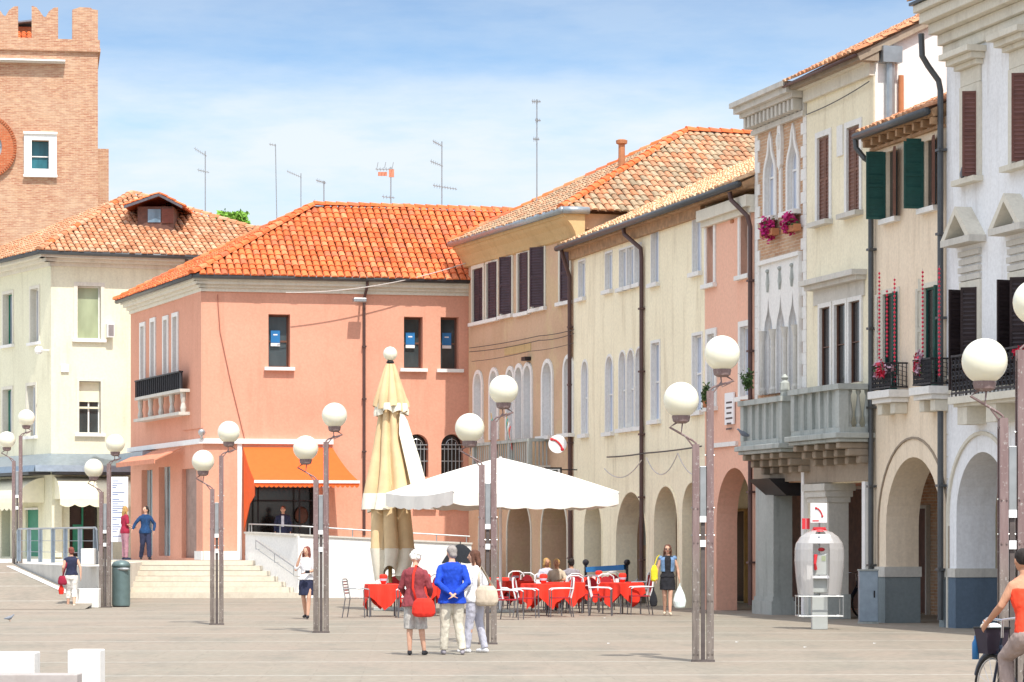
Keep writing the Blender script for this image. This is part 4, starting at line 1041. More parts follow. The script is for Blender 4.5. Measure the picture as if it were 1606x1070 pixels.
    z1, z2, z3 = sd.z_(592, mid, .35), sd.z_(617, mid, .35), sd.z_(652, mid, .35)
    m = MB().fb(sd, a, c, z2, z1, .28, .34); 
    n = 22
    for i in range(n): s = a+(c-a)*i/n; m.tube([sd.p(s, z2, .36), sd.p(s, z1, .36)], .018, 5)
    m.fb(sd, a, c, z1, z1+.05, .26, .40); m.build('railing', 'dark_iron', b)
    m = MB().fb(sd, a-.05, c+.05, z2-.1, z2-.002, 0, .38).fb(sd, a-.05, c+.05, z3-.1, z3, 0, .42)
    for i in range(5):
        s = a+.15+(c-a-.3)*i/4; m.lathe(sd.p(s, z3, .22), [(.08, 0), (.1, .12), (.06, .3), (.09, .45), (.09, z2-z3-.1)], 8)
    m.build('balustrade', 'stone', b)
    m = MB().fb(sd, sd.s_(207), sd.s_(246), zf-.45, zf-.2, 0, .5); m.build('fascia_box', 'metal_blue', b)
    q0, q1 = sd.s_(228), sd.s_(290)
    # rust awning folded half-way over the side shop
    m = MB().hexa([sd.p(q0, zf-.62, 1.0), sd.p(q1, zf-.62, 1.0), sd.p(q1, zf-.24, .14), sd.p(q0, zf-.24, .14), sd.p(q0, zf-.58, 1.0), sd.p(q1, zf-.58, 1.0), sd.p(q1, zf-.19, .14), sd.p(q0, zf-.19, .14)])
    m.fb(sd, q0, q1, zf-.72, zf-.57, 1.0, 1.03); m.build('awning', 'awning_rust', b)
    m = MB().ball(fr.p(-.05, zf+.22, .2), .12, 10, 8).tube([fr.p(-.05, zf, .1), fr.p(-.05, zf+.15, .2)], .04, 6); m.build('security_camera', 'rail_metal', b)
    return b
simple('cable_red', (0.34, 0.12, 0.08), 0.7); simple('brown_pane', (0.20, 0.07, 0.06), 0.35)
def orange_awning():
    fr = O_; a, c = fr.s_(381), fr.s_(521); zt = fr.z_(698, (a+c)/2); pr = 1.95
    aw = thing('shop_awning', 'bright orange shop awning with scalloped edge and side cheek', 'awning', fr.p(a, zt, 0))
    a2, c2 = fr.s_(426, pr), fr.s_(563, pr); zb = fr.z_(755, (a2+c2)/2, pr)
    a2, c2 = a+.12, max(c, c2)
    m = MB(); n = 16
    rows = []
    for j in range(n+1):
        t = j/n; rows.append([(a+(a2-a)*t, zt-.08-(zt-.08-zb)*t-.10*math.sin(math.pi*t), .05+pr*t), (c+(c2-c)*t, zt-.08-(zt-.08-zb)*t-.10*math.sin(math.pi*t), .05+pr*t)])
    for r0, r1 in zip(rows, rows[1:]):
        m.quad(fr.p(*r0[0]), fr.p(*r0[1]), fr.p(*r1[1]), fr.p(*r1[0]))
        m.quad(*[fr.p(q[0], q[1]-.02, q[2]) for q in (r0[0], r0[1], r1[1], r1[0])])
    m.build('canopy', 'awning_orange', aw, smooth=True)
    m = MB(); w = (c2-a2); k = 22
    for i in range(k):
        s_ = a2+w*i/k; e_ = a2+w*(i+1)/k; q = [(s_, zb-.06)]+[(s_+(e_-s_)*j/6, zb-.13-.07*math.sin(math.pi*j/6)) for j in range(7)]+[(e_, zb-.06)]
        m.plate(fr, q, pr+.045, pr+.055)
    m.build('valance', 'awning_orange', aw)
    MB().fb(fr, a2-.02, c2+.02, zb-.06, zb+.03, pr+.03, pr+.09).build('front_bar', 'white_paint', aw)
    q = [fr.p(*rows[0][0]), *[fr.p(*r[0]) for r in rows[1:]], fr.p(a2, zb-.45, pr+.02), fr.p(a+.10, zb-.7, pr*.5), fr.p(a+.02, zb-1.6, .06)]
    m = MB().add(q, [range(len(q))]); m.add([p+Vector((.015, 0, 0)) for p in q], [range(len(q))]); m.build('side_cheek', 'awning_orange', aw)
    m = MB().tube([fr.p(a+.15, zt-.9, .05), fr.p(a2+.05, zb, pr)], .02, 6).tube([fr.p(c-.1, zt-.9, .05), fr.p(c2-.1, zb, pr)], .02, 6); m.build('arm', 'rail_metal', aw)
# ================================================================ LEFT CREAM BUILDING
Lf = Fr((-16.81, 104.65), (0.94, 0.34)); Ls = Fr((-16.81, 104.65), (0.5, -0.866))
def left_building():
    fr, sd = Lf, Ls
    b = thing('cream_building', 'cream corner building with a small dormer in its weathered tile roof', 'building', fr.p(0, TZ, 0)); H = []; HS = []
    zt = 12.1; s1 = fr.s_(300); sl = sd.s_(-60)
    H.append(window(b, fr, 121.5, 449, 158, 532, pane='glass_green', depth=.25, sur='cornice_cream', surw=.14, suro=.03, sill='white_stone', mull=(0, 0), label='window with a pale green curtain'))
    H.append(window(b, fr, 124, 598, 158, 680, pane='glass_dark', depth=.3, sur='cornice_cream', surw=.10, suro=.03, sill='white_stone', mull=(1, 0), label='window with a half lowered blind'))
    a, zb, c, z2 = fr.rect(124, 598, 158, 680); MB().fb(fr, a+.02, c-.02, z2-.75, z2-.02, -.24, -.2).fb(fr, a+.02, c-.02, z2-1.0, z2-.93, -.22, -.18).build('blind', 'awning_cream', b)
    H.append([(fr.s_(112), fr.z_(728, fr.s_(140))), (fr.s_(171), fr.z_(728, fr.s_(140))), (fr.s_(171), fr.z_(716, fr.s_(140))), (fr.s_(112), fr.z_(716, fr.s_(140)))])
    MB().poly(fr, [H[-1]], -.15).build('recess', 'cornice_yellow', b)
    for q in ((5.5, 461, 20, 541), (48.5, 453, 61, 537), (5, 611, 19, 680), (43, 605, 56, 684)):
        HS.append(window(b, sd, *q, pane='glass_grey', depth=.25, sur='cornice_cream', surw=.12, suro=.03, sill='white_stone', mull=(1, 0), shut=None, frame='door_green' if q[0] < 6 else 'white_paint'))
    zg = TZ+3.3
    HS.append([(sd.s_(2), TZ+.0), (sd.s_(2), zg-.6), (sd.s_(16), zg-.6), (sd.s_(16), TZ)])
    HS.append([(sd.s_(40), TZ+.02), (sd.s_(40), TZ+1.75), (sd.s_(60), TZ+1.75), (sd.s_(60), TZ+.02)])
    H.append([(fr.s_(109), TZ+.02), (fr.s_(109), zg-.4), (fr.s_(156), zg-.4), (fr.s_(156), TZ+.02)])
    m = MB()
    m.poly(fr, [[(0, TZ-.1), (s1, TZ-.1), (s1, zt), (0, zt)], *H], 0)
    for h in H: m.edge(fr, h, -.5, 0)
    m.poly(sd, [[(sl, TZ-.1), (0, TZ-.1), (0, zt), (sl, zt)], *HS], 0)
    for h in HS: m.edge(sd, h, -.4, 0)
    p = sd.p(sl, 0, 0); q = fr.p(s1, 0, 0); r = q+Vector((-3, 9, 0))
    for u, v in ((p, r), (r, q)): m.quad((u.x, u.y, TZ-.1), (v.x, v.y, TZ-.1), (v.x, v.y, zt), (u.x, u.y, zt))
    m.build('wall', 'cream_left', b)
    h = H[-1]; pn = MB().poly(fr, [h], -.45).build('shopfront', 'shop_dark', b)
    m = MB().fb(fr, (h[0][0]+h[2][0])/2-.03, (h[0][0]+h[2][0])/2+.03, TZ, zg-.4, -.44, -.38).fb(fr, h[0][0], h[2][0], TZ+2.2, TZ+2.26, -.44, -.38).fb(fr, h[0][0]+.2, h[0][0]+.55, TZ+.2, TZ+1.2, -.44, -.4); m.build('frame', 'door_green', pn)
    MB().poly(sd, [HS[-2]], -.35).build('shopfront', 'glass_teal', b)
    d = MB().poly(sd, [HS[-1]], -.1).build('door', 'door_green', b); MB().fb(sd, HS[-1][0][0], HS[-1][2][0], TZ+1.75, TZ+1.83, -.1, .06).build('frame', 'white_paint', d)
    # facade strip on ground floor, fascia canopy of blue-grey metal
    za, zb_ = fr.z_(727, 2), fr.z_(742, 2)
    k = .9*math.tan(math.acos(fr.n.dot(sd.n))/2)
    m = MB()
    prof = [(0, za+.35), (.9, za-.1), (.95, zb_+.02), (.0, zb_+.02)]
    m.rings([[sd.p(sl, z, o) for o, z in prof], [sd.p(k*min(1, o/.9), z, o) for o, z in prof]]); m.rings([[fr.p(-k*min(1, o/.9), z, o) for o, z in prof], [fr.p(s1, z, o) for o, z in prof]])
    m.build('fascia_canopy', 'metal_blue', b)
    MB().fb(fr, 0.02, s1, zb_-.08, zb_+.015, .02, .86).fb(sd, sl, -.02, zb_-.08, zb_+.015, .02, .86).build('canopy_soffit', 'gutter_dark', b)
    s_ = fr.s_(82); m = MB().fb(fr, s_-.05, s_+.33, TZ, zb_-.085, .0, .16); m.build('pilaster', 'cream_left', b)
    # eaves
    m = MB()
    for o, z0_, z1_ in ((.06, 11.75, 11.9), (.3, 11.902, 12.02), (.55, 12.022, 12.16)):
        kk = o*math.tan(math.acos(fr.n.dot(sd.n))/2); m.fb(fr, -kk, s1+3.4, z0_, z1_, -.1, o); m.fb(sd, sl, kk, z0_, z1_, -.1, o)
    m.build('cornice', 'cornice_cream', b)
    kk = .7*math.tan(math.acos(fr.n.dot(sd.n))/2); ze = 12.22
    m = MB().tube([fr.p(-kk, ze-.03, .68), fr.p(s1+3.6, ze-.03, .68)], .09, 8); m.tube([sd.p(sl, ze-.03, .68), sd.p(kk, ze-.03, .68)], .09, 8); m.build('gutter', 'gutter_dark', b, smooth=True)
    Ac = fr.p(-kk, ze, .72); Bc = fr.p(fr.s_(560), ze, .72); Cc = sd.p(sl-1, ze, .72)
    AP = at(207, 304, Ac.y+7.6); Rr = at(222, 304, AP.y+1)
    m = MB(); roofface(m, [Ac, Bc, AP], PAL_L); roofface(m, [Cc, Ac, AP], PAL_L); ridge(m, Ac, AP, PAL_L+PAL_O[:1]); ridge(m, Bc, AP, PAL_L); m.build('roof', 'tiles', b)
    downpipe(b, fr, [(fr.s_(287), ze-.1, .6), (fr.s_(286), ze-.3, .5), (fr.s_(275), ze-.6, .1), (fr.s_(275), ze-2.2, .1)], .05, 'pipe_brown')
    # dormer
    Y = 107.8; x0 = at(197, 0, Y).x; x1 = at(284, 0, Y).x; xm = at(243, 0, Y).x
    zb2, ze2, zr2 = at(0, 354, Y).z, at(0, 325, Y).z, at(0, 306, Y).z
    dm = MB().box(x0+.45, x1-.3, Y, Y+3, zb2-.5, ze2+.02).build('dormer', 'door_brown', b)
    MB().box(at(232, 0, Y).x, at(252, 0, Y).x, Y-.03, Y+.02, zb2+.12, ze2-.08).build('pane', 'glass_blue', dm)
    MB().box(at(254, 0, Y).x, at(272, 0, Y).x, Y-.05, Y+.02, zb2+.1, ze2-.06).build('shutter', 'shutter_redbrown', dm)
    m = MB(); roofface(m, [(x0, Y+3, ze2), (x0, Y-.5, ze2), (xm+.2, Y-.5, zr2), (xm+.2, Y+3, zr2)], PAL_O); roofface(m, [(x1+.1, Y-.5, ze2), (x1+.1, Y+3, ze2), (xm+.2, Y+3, zr2), (xm+.2, Y-.5, zr2)], PAL_O)
    m.hexa([(x0, Y-.5, ze2-.1), (xm+.2, Y-.5, zr2-.1), (xm+.2, Y-.42, zr2-.1), (x0, Y-.42, ze2-.1), (x0, Y-.5, ze2-.0), (xm+.2, Y-.5, zr2), (xm+.2, Y-.42, zr2), (x0, Y-.42, ze2)], col=(.12, .12, .14))
    m.hexa([(x1+.1, Y-.5, ze2-.1), (xm+.2, Y-.5, zr2-.1), (xm+.2, Y-.42, zr2-.1), (x1+.1, Y-.42, ze2-.1), (x1+.1, Y-.5, ze2), (xm+.2, Y-.5, zr2), (xm+.2, Y-.42, zr2), (x1+.1, Y-.42, ze2)], col=(.12, .12, .14))
    m.build('dormer_roof', 'tiles', dm)
    # air conditioner and lamps
    a, zb, c, z2 = fr.rect(166, 508, 177, 530); u = MB().fb(fr, a, c, zb, z2, 0, .3).build('air_conditioner', 'white_paint', b, bevel=.02); MB().fb(fr, a+.03, c-.03, zb+.05, z2-.05, .3, .31).build('grille', 'rail_metal', u)
    z = fr.z_(578, .5); MB().fb(fr, .35, .65, z-.14, z+.14, 0, .08).build('alarm_box', 'white_paint', b, bevel=.02)
    z = sd.z_(550, -.3); MB().ball(sd.p(-.2, z, .4), .16, 8, 6).tube([sd.p(-.2, z, 0), sd.p(-.2, z, .4)], .03, 6).build('security_camera', 'white_paint', b)
    return b
def cloth_awning(name_label, fr, x0, x1, yt, yb, pr, group):
    a, c = fr.s_(x0), fr.s_(x1); zt = fr.z_(yt, (a+c)/2); zb = fr.z_(yb, (a+c)/2, pr)
    aw = thing('shop_awning', name_label, 'awning', fr.p(a, zt, 0), 0, group)
    m = MB(); n = 10; prev = None
    for j in range(n+1):
        t = j/n; r = [(a, zt-(zt-zb)*(t**1.7), .02+pr*math.sin(t*math.pi/2)), (c, zt-(zt-zb)*(t**1.7), .02+pr*math.sin(t*math.pi/2))]
        if prev: m.quad(fr.p(*prev[0]), fr.p(*prev[1]), fr.p(*r[1]), fr.p(*r[0])); m.quad(fr.p(prev[0][0], prev[0][1], prev[0][2]-.02), fr.p(prev[1][0], prev[1][1], prev[1][2]-.02), fr.p(r[1][0], r[1][1], r[1][2]-.02), fr.p(r[0][0], r[0][1], r[0][2]-.02))
        prev = r
    m.build('canopy', 'awning_cream', aw, smooth=True)
    for s in (a, c):
        q = [fr.p(s, zt-(zt-zb)*((j/n)**1.7), .02+pr*math.sin(j/n*math.pi/2)) for j in range(n+1)]+[fr.p(s, zb, .02)]
        MB().add(q, [range(len(q))]).build('side_cheek', 'awning_cream', aw)
    m = MB(); k = max(3, int((c-a)/.45))
    for i in range(k):
        s_ = a+(c-a)*i/k; e_ = a+(c-a)*(i+1)/k
        m.plate(fr, [(s_, zb)]+[(s_+(e_-s_)*j/6, zb-.20-.09*math.sin(math.pi*j/6)) for j in range(7)]+[(e_, zb)], pr+.02, pr+.03)
    m.build('valance', 'awning_cream', aw)
# ================================================================ TOWER
def tower():
    Y = 125.0; X = lambda px: (px-CX)/F*Y; Zp = lambda py: CH-(py-HY)/F*Y
    fr = Fr((0, Y), (1, 0))
    b = thing('brick_tower', 'tall medieval brick clock tower with swallowtail battlements', 'tower', (X(0), Y, 0))
    x1 = X(152); x0 = x1-9.6; D = 9.0; zt = Zp(78)
    wr = (X(49), Zp(264), X(76), Zp(219))
    H = [[(wr[0], wr[1]), (wr[2], wr[1]), (wr[2], wr[3]), (wr[0], wr[3])]]
    m = MB(); m.poly(fr, [[(x0, 0), (x1, 0), (x1, zt), (x0, zt)], *H], 0); m.edge(fr, H[0], -.5, 0)
    for x in (x0, x1): m.quad((x, Y, 0), (x, Y+D, 0), (x, Y+D, zt), (x, Y, zt))
    m.quad((x0, Y+D, 0), (x1, Y+D, 0), (x1, Y+D, zt), (x0, Y+D, zt)); m.quad((x0, Y, zt), (x1, Y, zt), (x1, Y+D, zt), (x0, Y+D, zt))
    m.box(x1+.003, X(170), Y+1.2, Y+D, 0, Zp(224)); m.build('wall', 'tower_brick', b)
    m = MB().box(x0-.12, X(156), Y-.14, Y+D+.1, zt, zt+.16).box(x0-.08, X(155), Y-.08, Y+D+.06, zt+.162, Zp(59)); m.build('parapet', 'tower_brick', b)
    # merlons front and back, sides
    zb, zm = Zp(59)+.0, Zp(10)
    def merlon(xa, xb, ya, yb, corner=False):
        w = xb-xa; f2 = Fr((0, ya), (1, 0))
        if corner: lp = [(xa, zb), (xb, zb), (xb, zm-.05), (xb-w*.2, zm-.02), (xb-w*.3, zm+.05), (xa+w*.3, zm+.06), (xa+w*.15, zm), (xa, zm-.06)]
        else: lp = [(xa, zb), (xb, zb), (xb, zm+.02), (xb-w*.16, zm), (xb-w*.34, zm-.16), (xb-w*.47, zm-.42), (xa+w*.45, zm-.40), (xa+w*.30, zm-.16), (xa+w*.18, zm), (xa, zm+.05)]
        mm = MB().plate(f2, lp, -(yb-ya), 0); return mm.build('merlon', 'tower_brick', b)
    xs = [(X(112), X(152))]
    merlon(X(112), X(152), Y-.05, Y+.55, True); merlon(X(49), X(90), Y-.05, Y+.55); merlon(X(-13), X(28), Y-.05, Y+.55); merlon(X(-76), X(-35), Y-.05, Y+.55); merlon(X(-138), X(-98), Y-.05, Y+.55)
    merlon(X(100), X(152), Y+D-.6, Y+D, True); merlon(X(49), X(86), Y+D-.6, Y+D); merlon(X(-13), X(20), Y+D-.6, Y+D)
    for yy in (2.2, 4.6): 
        m = MB().box(x1-.55, x1+.02, Y+yy, Y+yy+1.1, zb, zm-.2); m.build('merlon', 'tower_brick', b)
    # little roof cabin behind the battlements
    cb = MB().box(X(20), X(60), Y+3, Y+5.5, zb-.1, Zp(22)).build('roof_cabin', 'red_brick', b); MB().hexa([(X(14), Y+2.6, Zp(20)), (X(64), Y+2.6, Zp(13)), (X(64), Y+6, Zp(13)), (X(14), Y+6, Zp(20)), (X(14), Y+2.6, Zp(18)), (X(64), Y+2.6, Zp(10)), (X(64), Y+6, Zp(10)), (X(14), Y+6, Zp(18))]).build('roof', 'slate', cb)
    m = MB(); roofface(m, [(X(24), Y+1.0, zb+.0), (X(52), Y+1.0, zb+.0), (X(52), Y+2.8, zb+.75), (X(24), Y+2.8, zb+.75)], PAL_O); m.build('roof', 'tiles', b)
    # ledge of sheet metal, window, clock ring
    MB().box(x0+1.4, X(101), Y-.42, Y+.02, Zp(96), Zp(93.5)).build('ledge', 'bare_white', b)
    MB().box(x0+1.4, X(101), Y-.3, Y+.01, Zp(98), Zp(96.2)).build('ledge_support', 'stone', b)
    w = MB().poly(fr, [H[0]], -.35).build('window', 'glass_teal', b)
    m = MB(); fw = X(88)-X(76)
    m.plate(fr, [(X(37), Zp(276)), (X(88), Zp(276)), (X(88), Zp(207)), (X(37), Zp(207))], .002, .12, [[(wr[0], wr[1]), (wr[2], wr[1]), (wr[2], wr[3]), (wr[0], wr[3])]])
    m.fb(fr, X(36), X(89), Zp(277.5), Zp(273), .121, .2).fb(fr, X(36), X(89), Zp(210), Zp(206), .121, .2); m.build('surround', 'bare_white', w, bevel=.02)
    MB().fb(fr, X(76)-.02, X(76), wr[1], wr[3], -.3, -.0).fb(fr, wr[0], wr[2], wr[1]+.55, wr[1]+.6, -.33, -.28).build('frame', 'white_paint', w)
    cx, cz = X(-25), Zp(231); ro, ri = X(26)-cx, X(3)-cx
    n = 40; cir = lambda r: [(cx+r*math.cos(math.tau*i/n), cz+r*math.sin(math.tau*i/n)) for i in range(n)]
    m = MB().plate(fr, cir(ro), .003, .16, [cir(ri)]); 
    for i in range(n*2): t = math.tau*i/n/2; m.beam(fr.p(cx+ro*math.cos(t), cz+ro*math.sin(t), .18), fr.p(cx+(ro-.13)*math.cos(t), cz+(ro-.13)*math.sin(t), .18), .045, .06)
    cl = m.build('clock_surround', 'red_brick', b)
    cf = MB().plate(fr, cir(ri-.004), .004, .05).build('clock_face', 'glass_grey', b)
    m = MB()
    for i in range(12): t = math.tau*i/12; m.beam(fr.p(cx+ri*.78*math.cos(t), cz+ri*.78*math.sin(t), .07), fr.p(cx+ri*.93*math.cos(t), cz+ri*.93*math.sin(t), .07), .05, .03)
    m.beam(fr.p(cx, cz, .08), fr.p(cx+.1, cz+ri*.7, .08), .05, .02); m.beam(fr.p(cx, cz, .09), fr.p(cx+ri*.45, cz-.1, .09), .06, .02); m.build('clock_hand', 'dark_iron', cf)
    b.rotation_euler = (0, 0, R(9.5))
    return b
# ================================================================ BACKGROUND: small house, trees, antennas
def back_house(name, label, x0, x1, ypk, ye, Y, pal, wall='cream_left'):
    X = lambda px: (px-CX)/F*Y; Zp = lambda py: CH-(py-HY)/F*Y
    b = thing(name, label, 'house', (X(x0), Y, 0))
    MB().box(X(x0)+.3, X(x1)-.3, Y, Y+7, 0, Zp(ye)-.05).build('wall', wall, b)
    m = MB(); roofface(m, [(X(x0), Y-.4, Zp(ye)), (X(x1), Y-.4, Zp(ye)), (X(x1)-.4, Y+3.5, Zp(ypk)), (X(x0)+.4, Y+3.5, Zp(ypk))], pal)
    m.add([(X(x1), Y+7.4, Zp(ye)), (X(x0), Y+7.4, Zp(ye)), (X(x0)+.4, Y+3.5, Zp(ypk)), (X(x1)-.4, Y+3.5, Zp(ypk))], [(0, 1, 2, 3)], pal[0]); ridge(m, (X(x0)+.4, Y+3.5, Zp(ypk)), (X(x1)-.4, Y+3.5, Zp(ypk)), pal)
    m.build('roof', 'tiles', b)
    MB().box(X(x0)+.25, X(x1)-.25, Y-.35, Y-.1, Zp(ye)-.15, Zp(ye)-.03).build('gutter', 'gutter_dark', b)
    return b
def antenna(px, yt, yb, Y, label, bars, lean=0.0, mesh=False):
    p0 = at(px, yb, Y); p1 = at(px+lean, yt, Y)
    a = thing('antenna', label, 'antenna', p0, 0, 'television antennas on the roofs')
    MB().tube([p0-Vector((0, 0, 1.2)), p1], .022, 6).build('mast', 'rail_metal', a)
    for (f, x0, x1, tilt, els) in bars:
        c = p0.lerp(p1, f); k = Y/F; A_ = c+Vector((x0*k, 0, tilt*k)); B_ = c+Vector((x1*k, 0, -tilt*k)); m = MB().tube([A_, B_], .014, 5)
        for i in range(els):
            t = (i+.5)/els; q = A_.lerp(B_, t); h = .28*(1-.4*t); m.tube([q-Vector((.03, h, 0)), q+Vector((.03, h, 0))], .008, 4)
            m.tube([q-Vector((0, 0, h*.3)), q+Vector((0, 0, h*.3))], .007, 4)
        m.build('crossbar', 'rail_metal', a)
    if mesh:
        c = p1; k = Y/F
        for x in (-22, -10, 2): MB().tube([c+Vector((x*k, 0, -2*k)), c+Vector(((x+2)*k, 0, 12*k-.1))], .012, 5).build('reflector', 'rail_metal', a)
        MB().box(c.x-20*k, c.x-6*k, Y-.03, Y+.03, c.z-14*k, c.z-8*k).box(c.x-3*k, c.x+5*k, Y-.03, Y+.03, c.z-16*k, c.z-4*k).build('reflector', 'awning_rust', a)
    return a
def tree(px, py, Y, r, h, label, mat='leaf_bright'):
    c = at(px, py, Y); t = thing('tree', label, 'tree', (c.x, c.y, 0)); rnd = random.Random(int(px))
    m = MB().tube([(c.x, c.y, 0), (c.x+.1, c.y, c.z*.6), (c.x, c.y, c.z)], [.25, .18, .06], 8)
    for i in range(7): m.tube([(c.x, c.y, c.z*.75+.2*i*.3), (c.x+rnd.uniform(-r, r)*.8, c.y+rnd.uniform(-r, r)*.8, c.z+rnd.uniform(-.3, .6)*h)], [.07, .02], 6)
    m.build('trunk', 'bark', t)
    m = MB()
    cl = [(rnd.uniform(-1, 1), rnd.uniform(-1, 1), rnd.uniform(-1, 1)) for _ in range(16)]
    for i in range(2600):
        a = rnd.choice(cl); q = Vector((c.x+(a[0]*.7+rnd.gauss(0, .2))*r, c.y+(a[1]*.7+rnd.gauss(0, .2))*r, c.z+(a[2]*.6+rnd.gauss(0, .18))*h))
        s = rnd.uniform(.07, .16); u = Vector((rnd.gauss(0, 1), rnd.gauss(0, 1), rnd.gauss(0, 1))).normalized(); v = u.orthogonal().normalized()
        m.quad(q-u*s, q+v*s*.5, q+u*s, q-v*s*.5)
    m.build('crown', mat, t)
def cables():
    n = 0
    def cab(pts, sag, label, r=.012, mat='cable', k=14, group='cables strung along the facades'):
        P_ = [Vector(p) for p in pts]; out = []
        for a, b in zip(P_, P_[1:]):
            for i in range(k): t = i/k; q = a.lerp(b, t); q.z -= sag*4*t*(1-t); out.append(q)
        out.append(P_[-1]); o = MB().tube(out, r, 5).build('cable', mat); tag(o, label, 'cable', group)
    fr = T; q = lambda px, py, o=.12: fr.p(fr.s_(px, o), fr.z_(py, fr.s_(px, o), o), o)
    cab([q(736, 546), q(845, 527), q(900, 517)], .03, 'upper of the two dark cables crossing the tan house below its shutters')
    cab([q(736, 552), q(845, 534), q(900, 523)], .05, 'lower of the two dark cables crossing the tan house below its shutters')
    cab([q(740, 567), q(830, 551), q(900, 538)], .04, 'thin cable on the tan house just above its pointed windows', .009)
    fr2 = A; q = lambda px, py, o=.12: fr2.p(fr2.s_(px, o), fr2.z_(py, fr2.s_(px, o), o), o)
    cab([q(952, 717), q(1010, 711), q(1100, 700)], .02, 'straight dark cable above the arches of the long cream house', .02)
    for i, (x0, y0, x1, y1, sg) in enumerate(((948, 735, 1006, 722, .35), (1014, 718, 1063, 711, .5), (1063, 711, 1110, 728, .4))):
        cab([q(x0, y0, .2), q(x1, y1, .2)], sg, ('left', 'middle', 'right')[i]+' loop of the light garland hanging over the arches of the long cream house', .016, 'cable_pale', group='garland loops over the arcade')
        a = q(x0, y0, .2); b_ = q(x1, y1, .2)
    fr3 = O_; p0 = fr3.p(fr3.s_(448, .7), fr3.z_(459, fr3.s_(448, .7), .7), .7); cab([p0, T.p(0.02, T.z_(413, 0), .1)], .25, 'pale cable running from the orange roof edge to the tan house', .016, 'cable_pale')
    q3 = lambda px, py: fr3.p(fr3.s_(px, .03), fr3.z_(py, fr3.s_(px, .03), .03), .03)
    cab([q3(341, 462), q3(345, 520), q3(362, 600), q3(384, 690)], .0, 'thin cable running down the orange wall to the awning', .012, 'cable_red')
    E0 = A.p(S(1268), Z(180, 1268), .05)
    cab([E0, A.p(S(1370), Z(128, 1370), .1)], .05, 'thin wire from the cream house up across its white end wall', .012)
# ================================================================ STREET FURNITURE
def globemat():
    m, nt, b = mat_new('globe')
    g = N(nt, 'ShaderNodeTexCoord').outputs['Object']
    L(nt, mixc(nt, ramp(nt, noise(nt, g, 3, 3), [(0.3, 0.0), (0.7, 0.5)]), (0.84, 0.81, 0.66), (0.80, 0.77, 0.60)), b.inputs['Base Color'])
    setp(b, Roughness=0.22, Specular_IOR_Level=0.5)
    b.inputs['Subsurface Weight'].default_value = 0.25; b.inputs['Subsurface Radius'].default_value = (0.3, 0.28, 0.2); b.inputs['Subsurface Scale'].default_value = 0.3
globemat()
def steelmat():
    m, nt, b = mat_new('post_steel')
    g = N(nt, 'ShaderNodeTexCoord').outputs['Object']
    n1 = noise(nt, mapping(nt, g, (9, 9, 1.2)), 1.5, 6, 0.7); n2 = noise(nt, g, 22, 5, 0.7); sp = N(nt, 'ShaderNodeSeparateXYZ'); L(nt, g, sp.inputs[0])
    c = mixc(nt, ramp(nt, n1, [(0.4, 0), (0.62, 0.8)]), (0.20, 0.13, 0.125), (0.27, 0.195, 0.185))
    low = ramp(nt, sp.outputs[2], [(0.0, 1.0), (0.35, 0.95), (0.62, 0.0)])   # worn lower part of the posts, 0..3 m mapped below
    mz = N(nt, 'ShaderNodeMath', operation='MULTIPLY'); L(nt, sp.outputs[2], mz.inputs[0]); mz.inputs[1].default_value = 0.33
    low = ramp(nt, mz.outputs[0], [(0.0, 1.0), (0.42, 0.9), (0.6, 0.0)])
    c = mixc(nt, low, c, mixc(nt, ramp(nt, n1, [(0.35, 0), (0.65, 1)]), (0.13, 0.105, 0.09), (0.25, 0.21, 0.18)))
    c = mixc(nt, ramp(nt, n2, [(0.60, 0), (0.66, 0.7)]), c, (0.50, 0.48, 0.45))
    L(nt, c, b.inputs['Base Color']); setp(b, Roughness=0.6, Metallic=0.15)
steelmat()
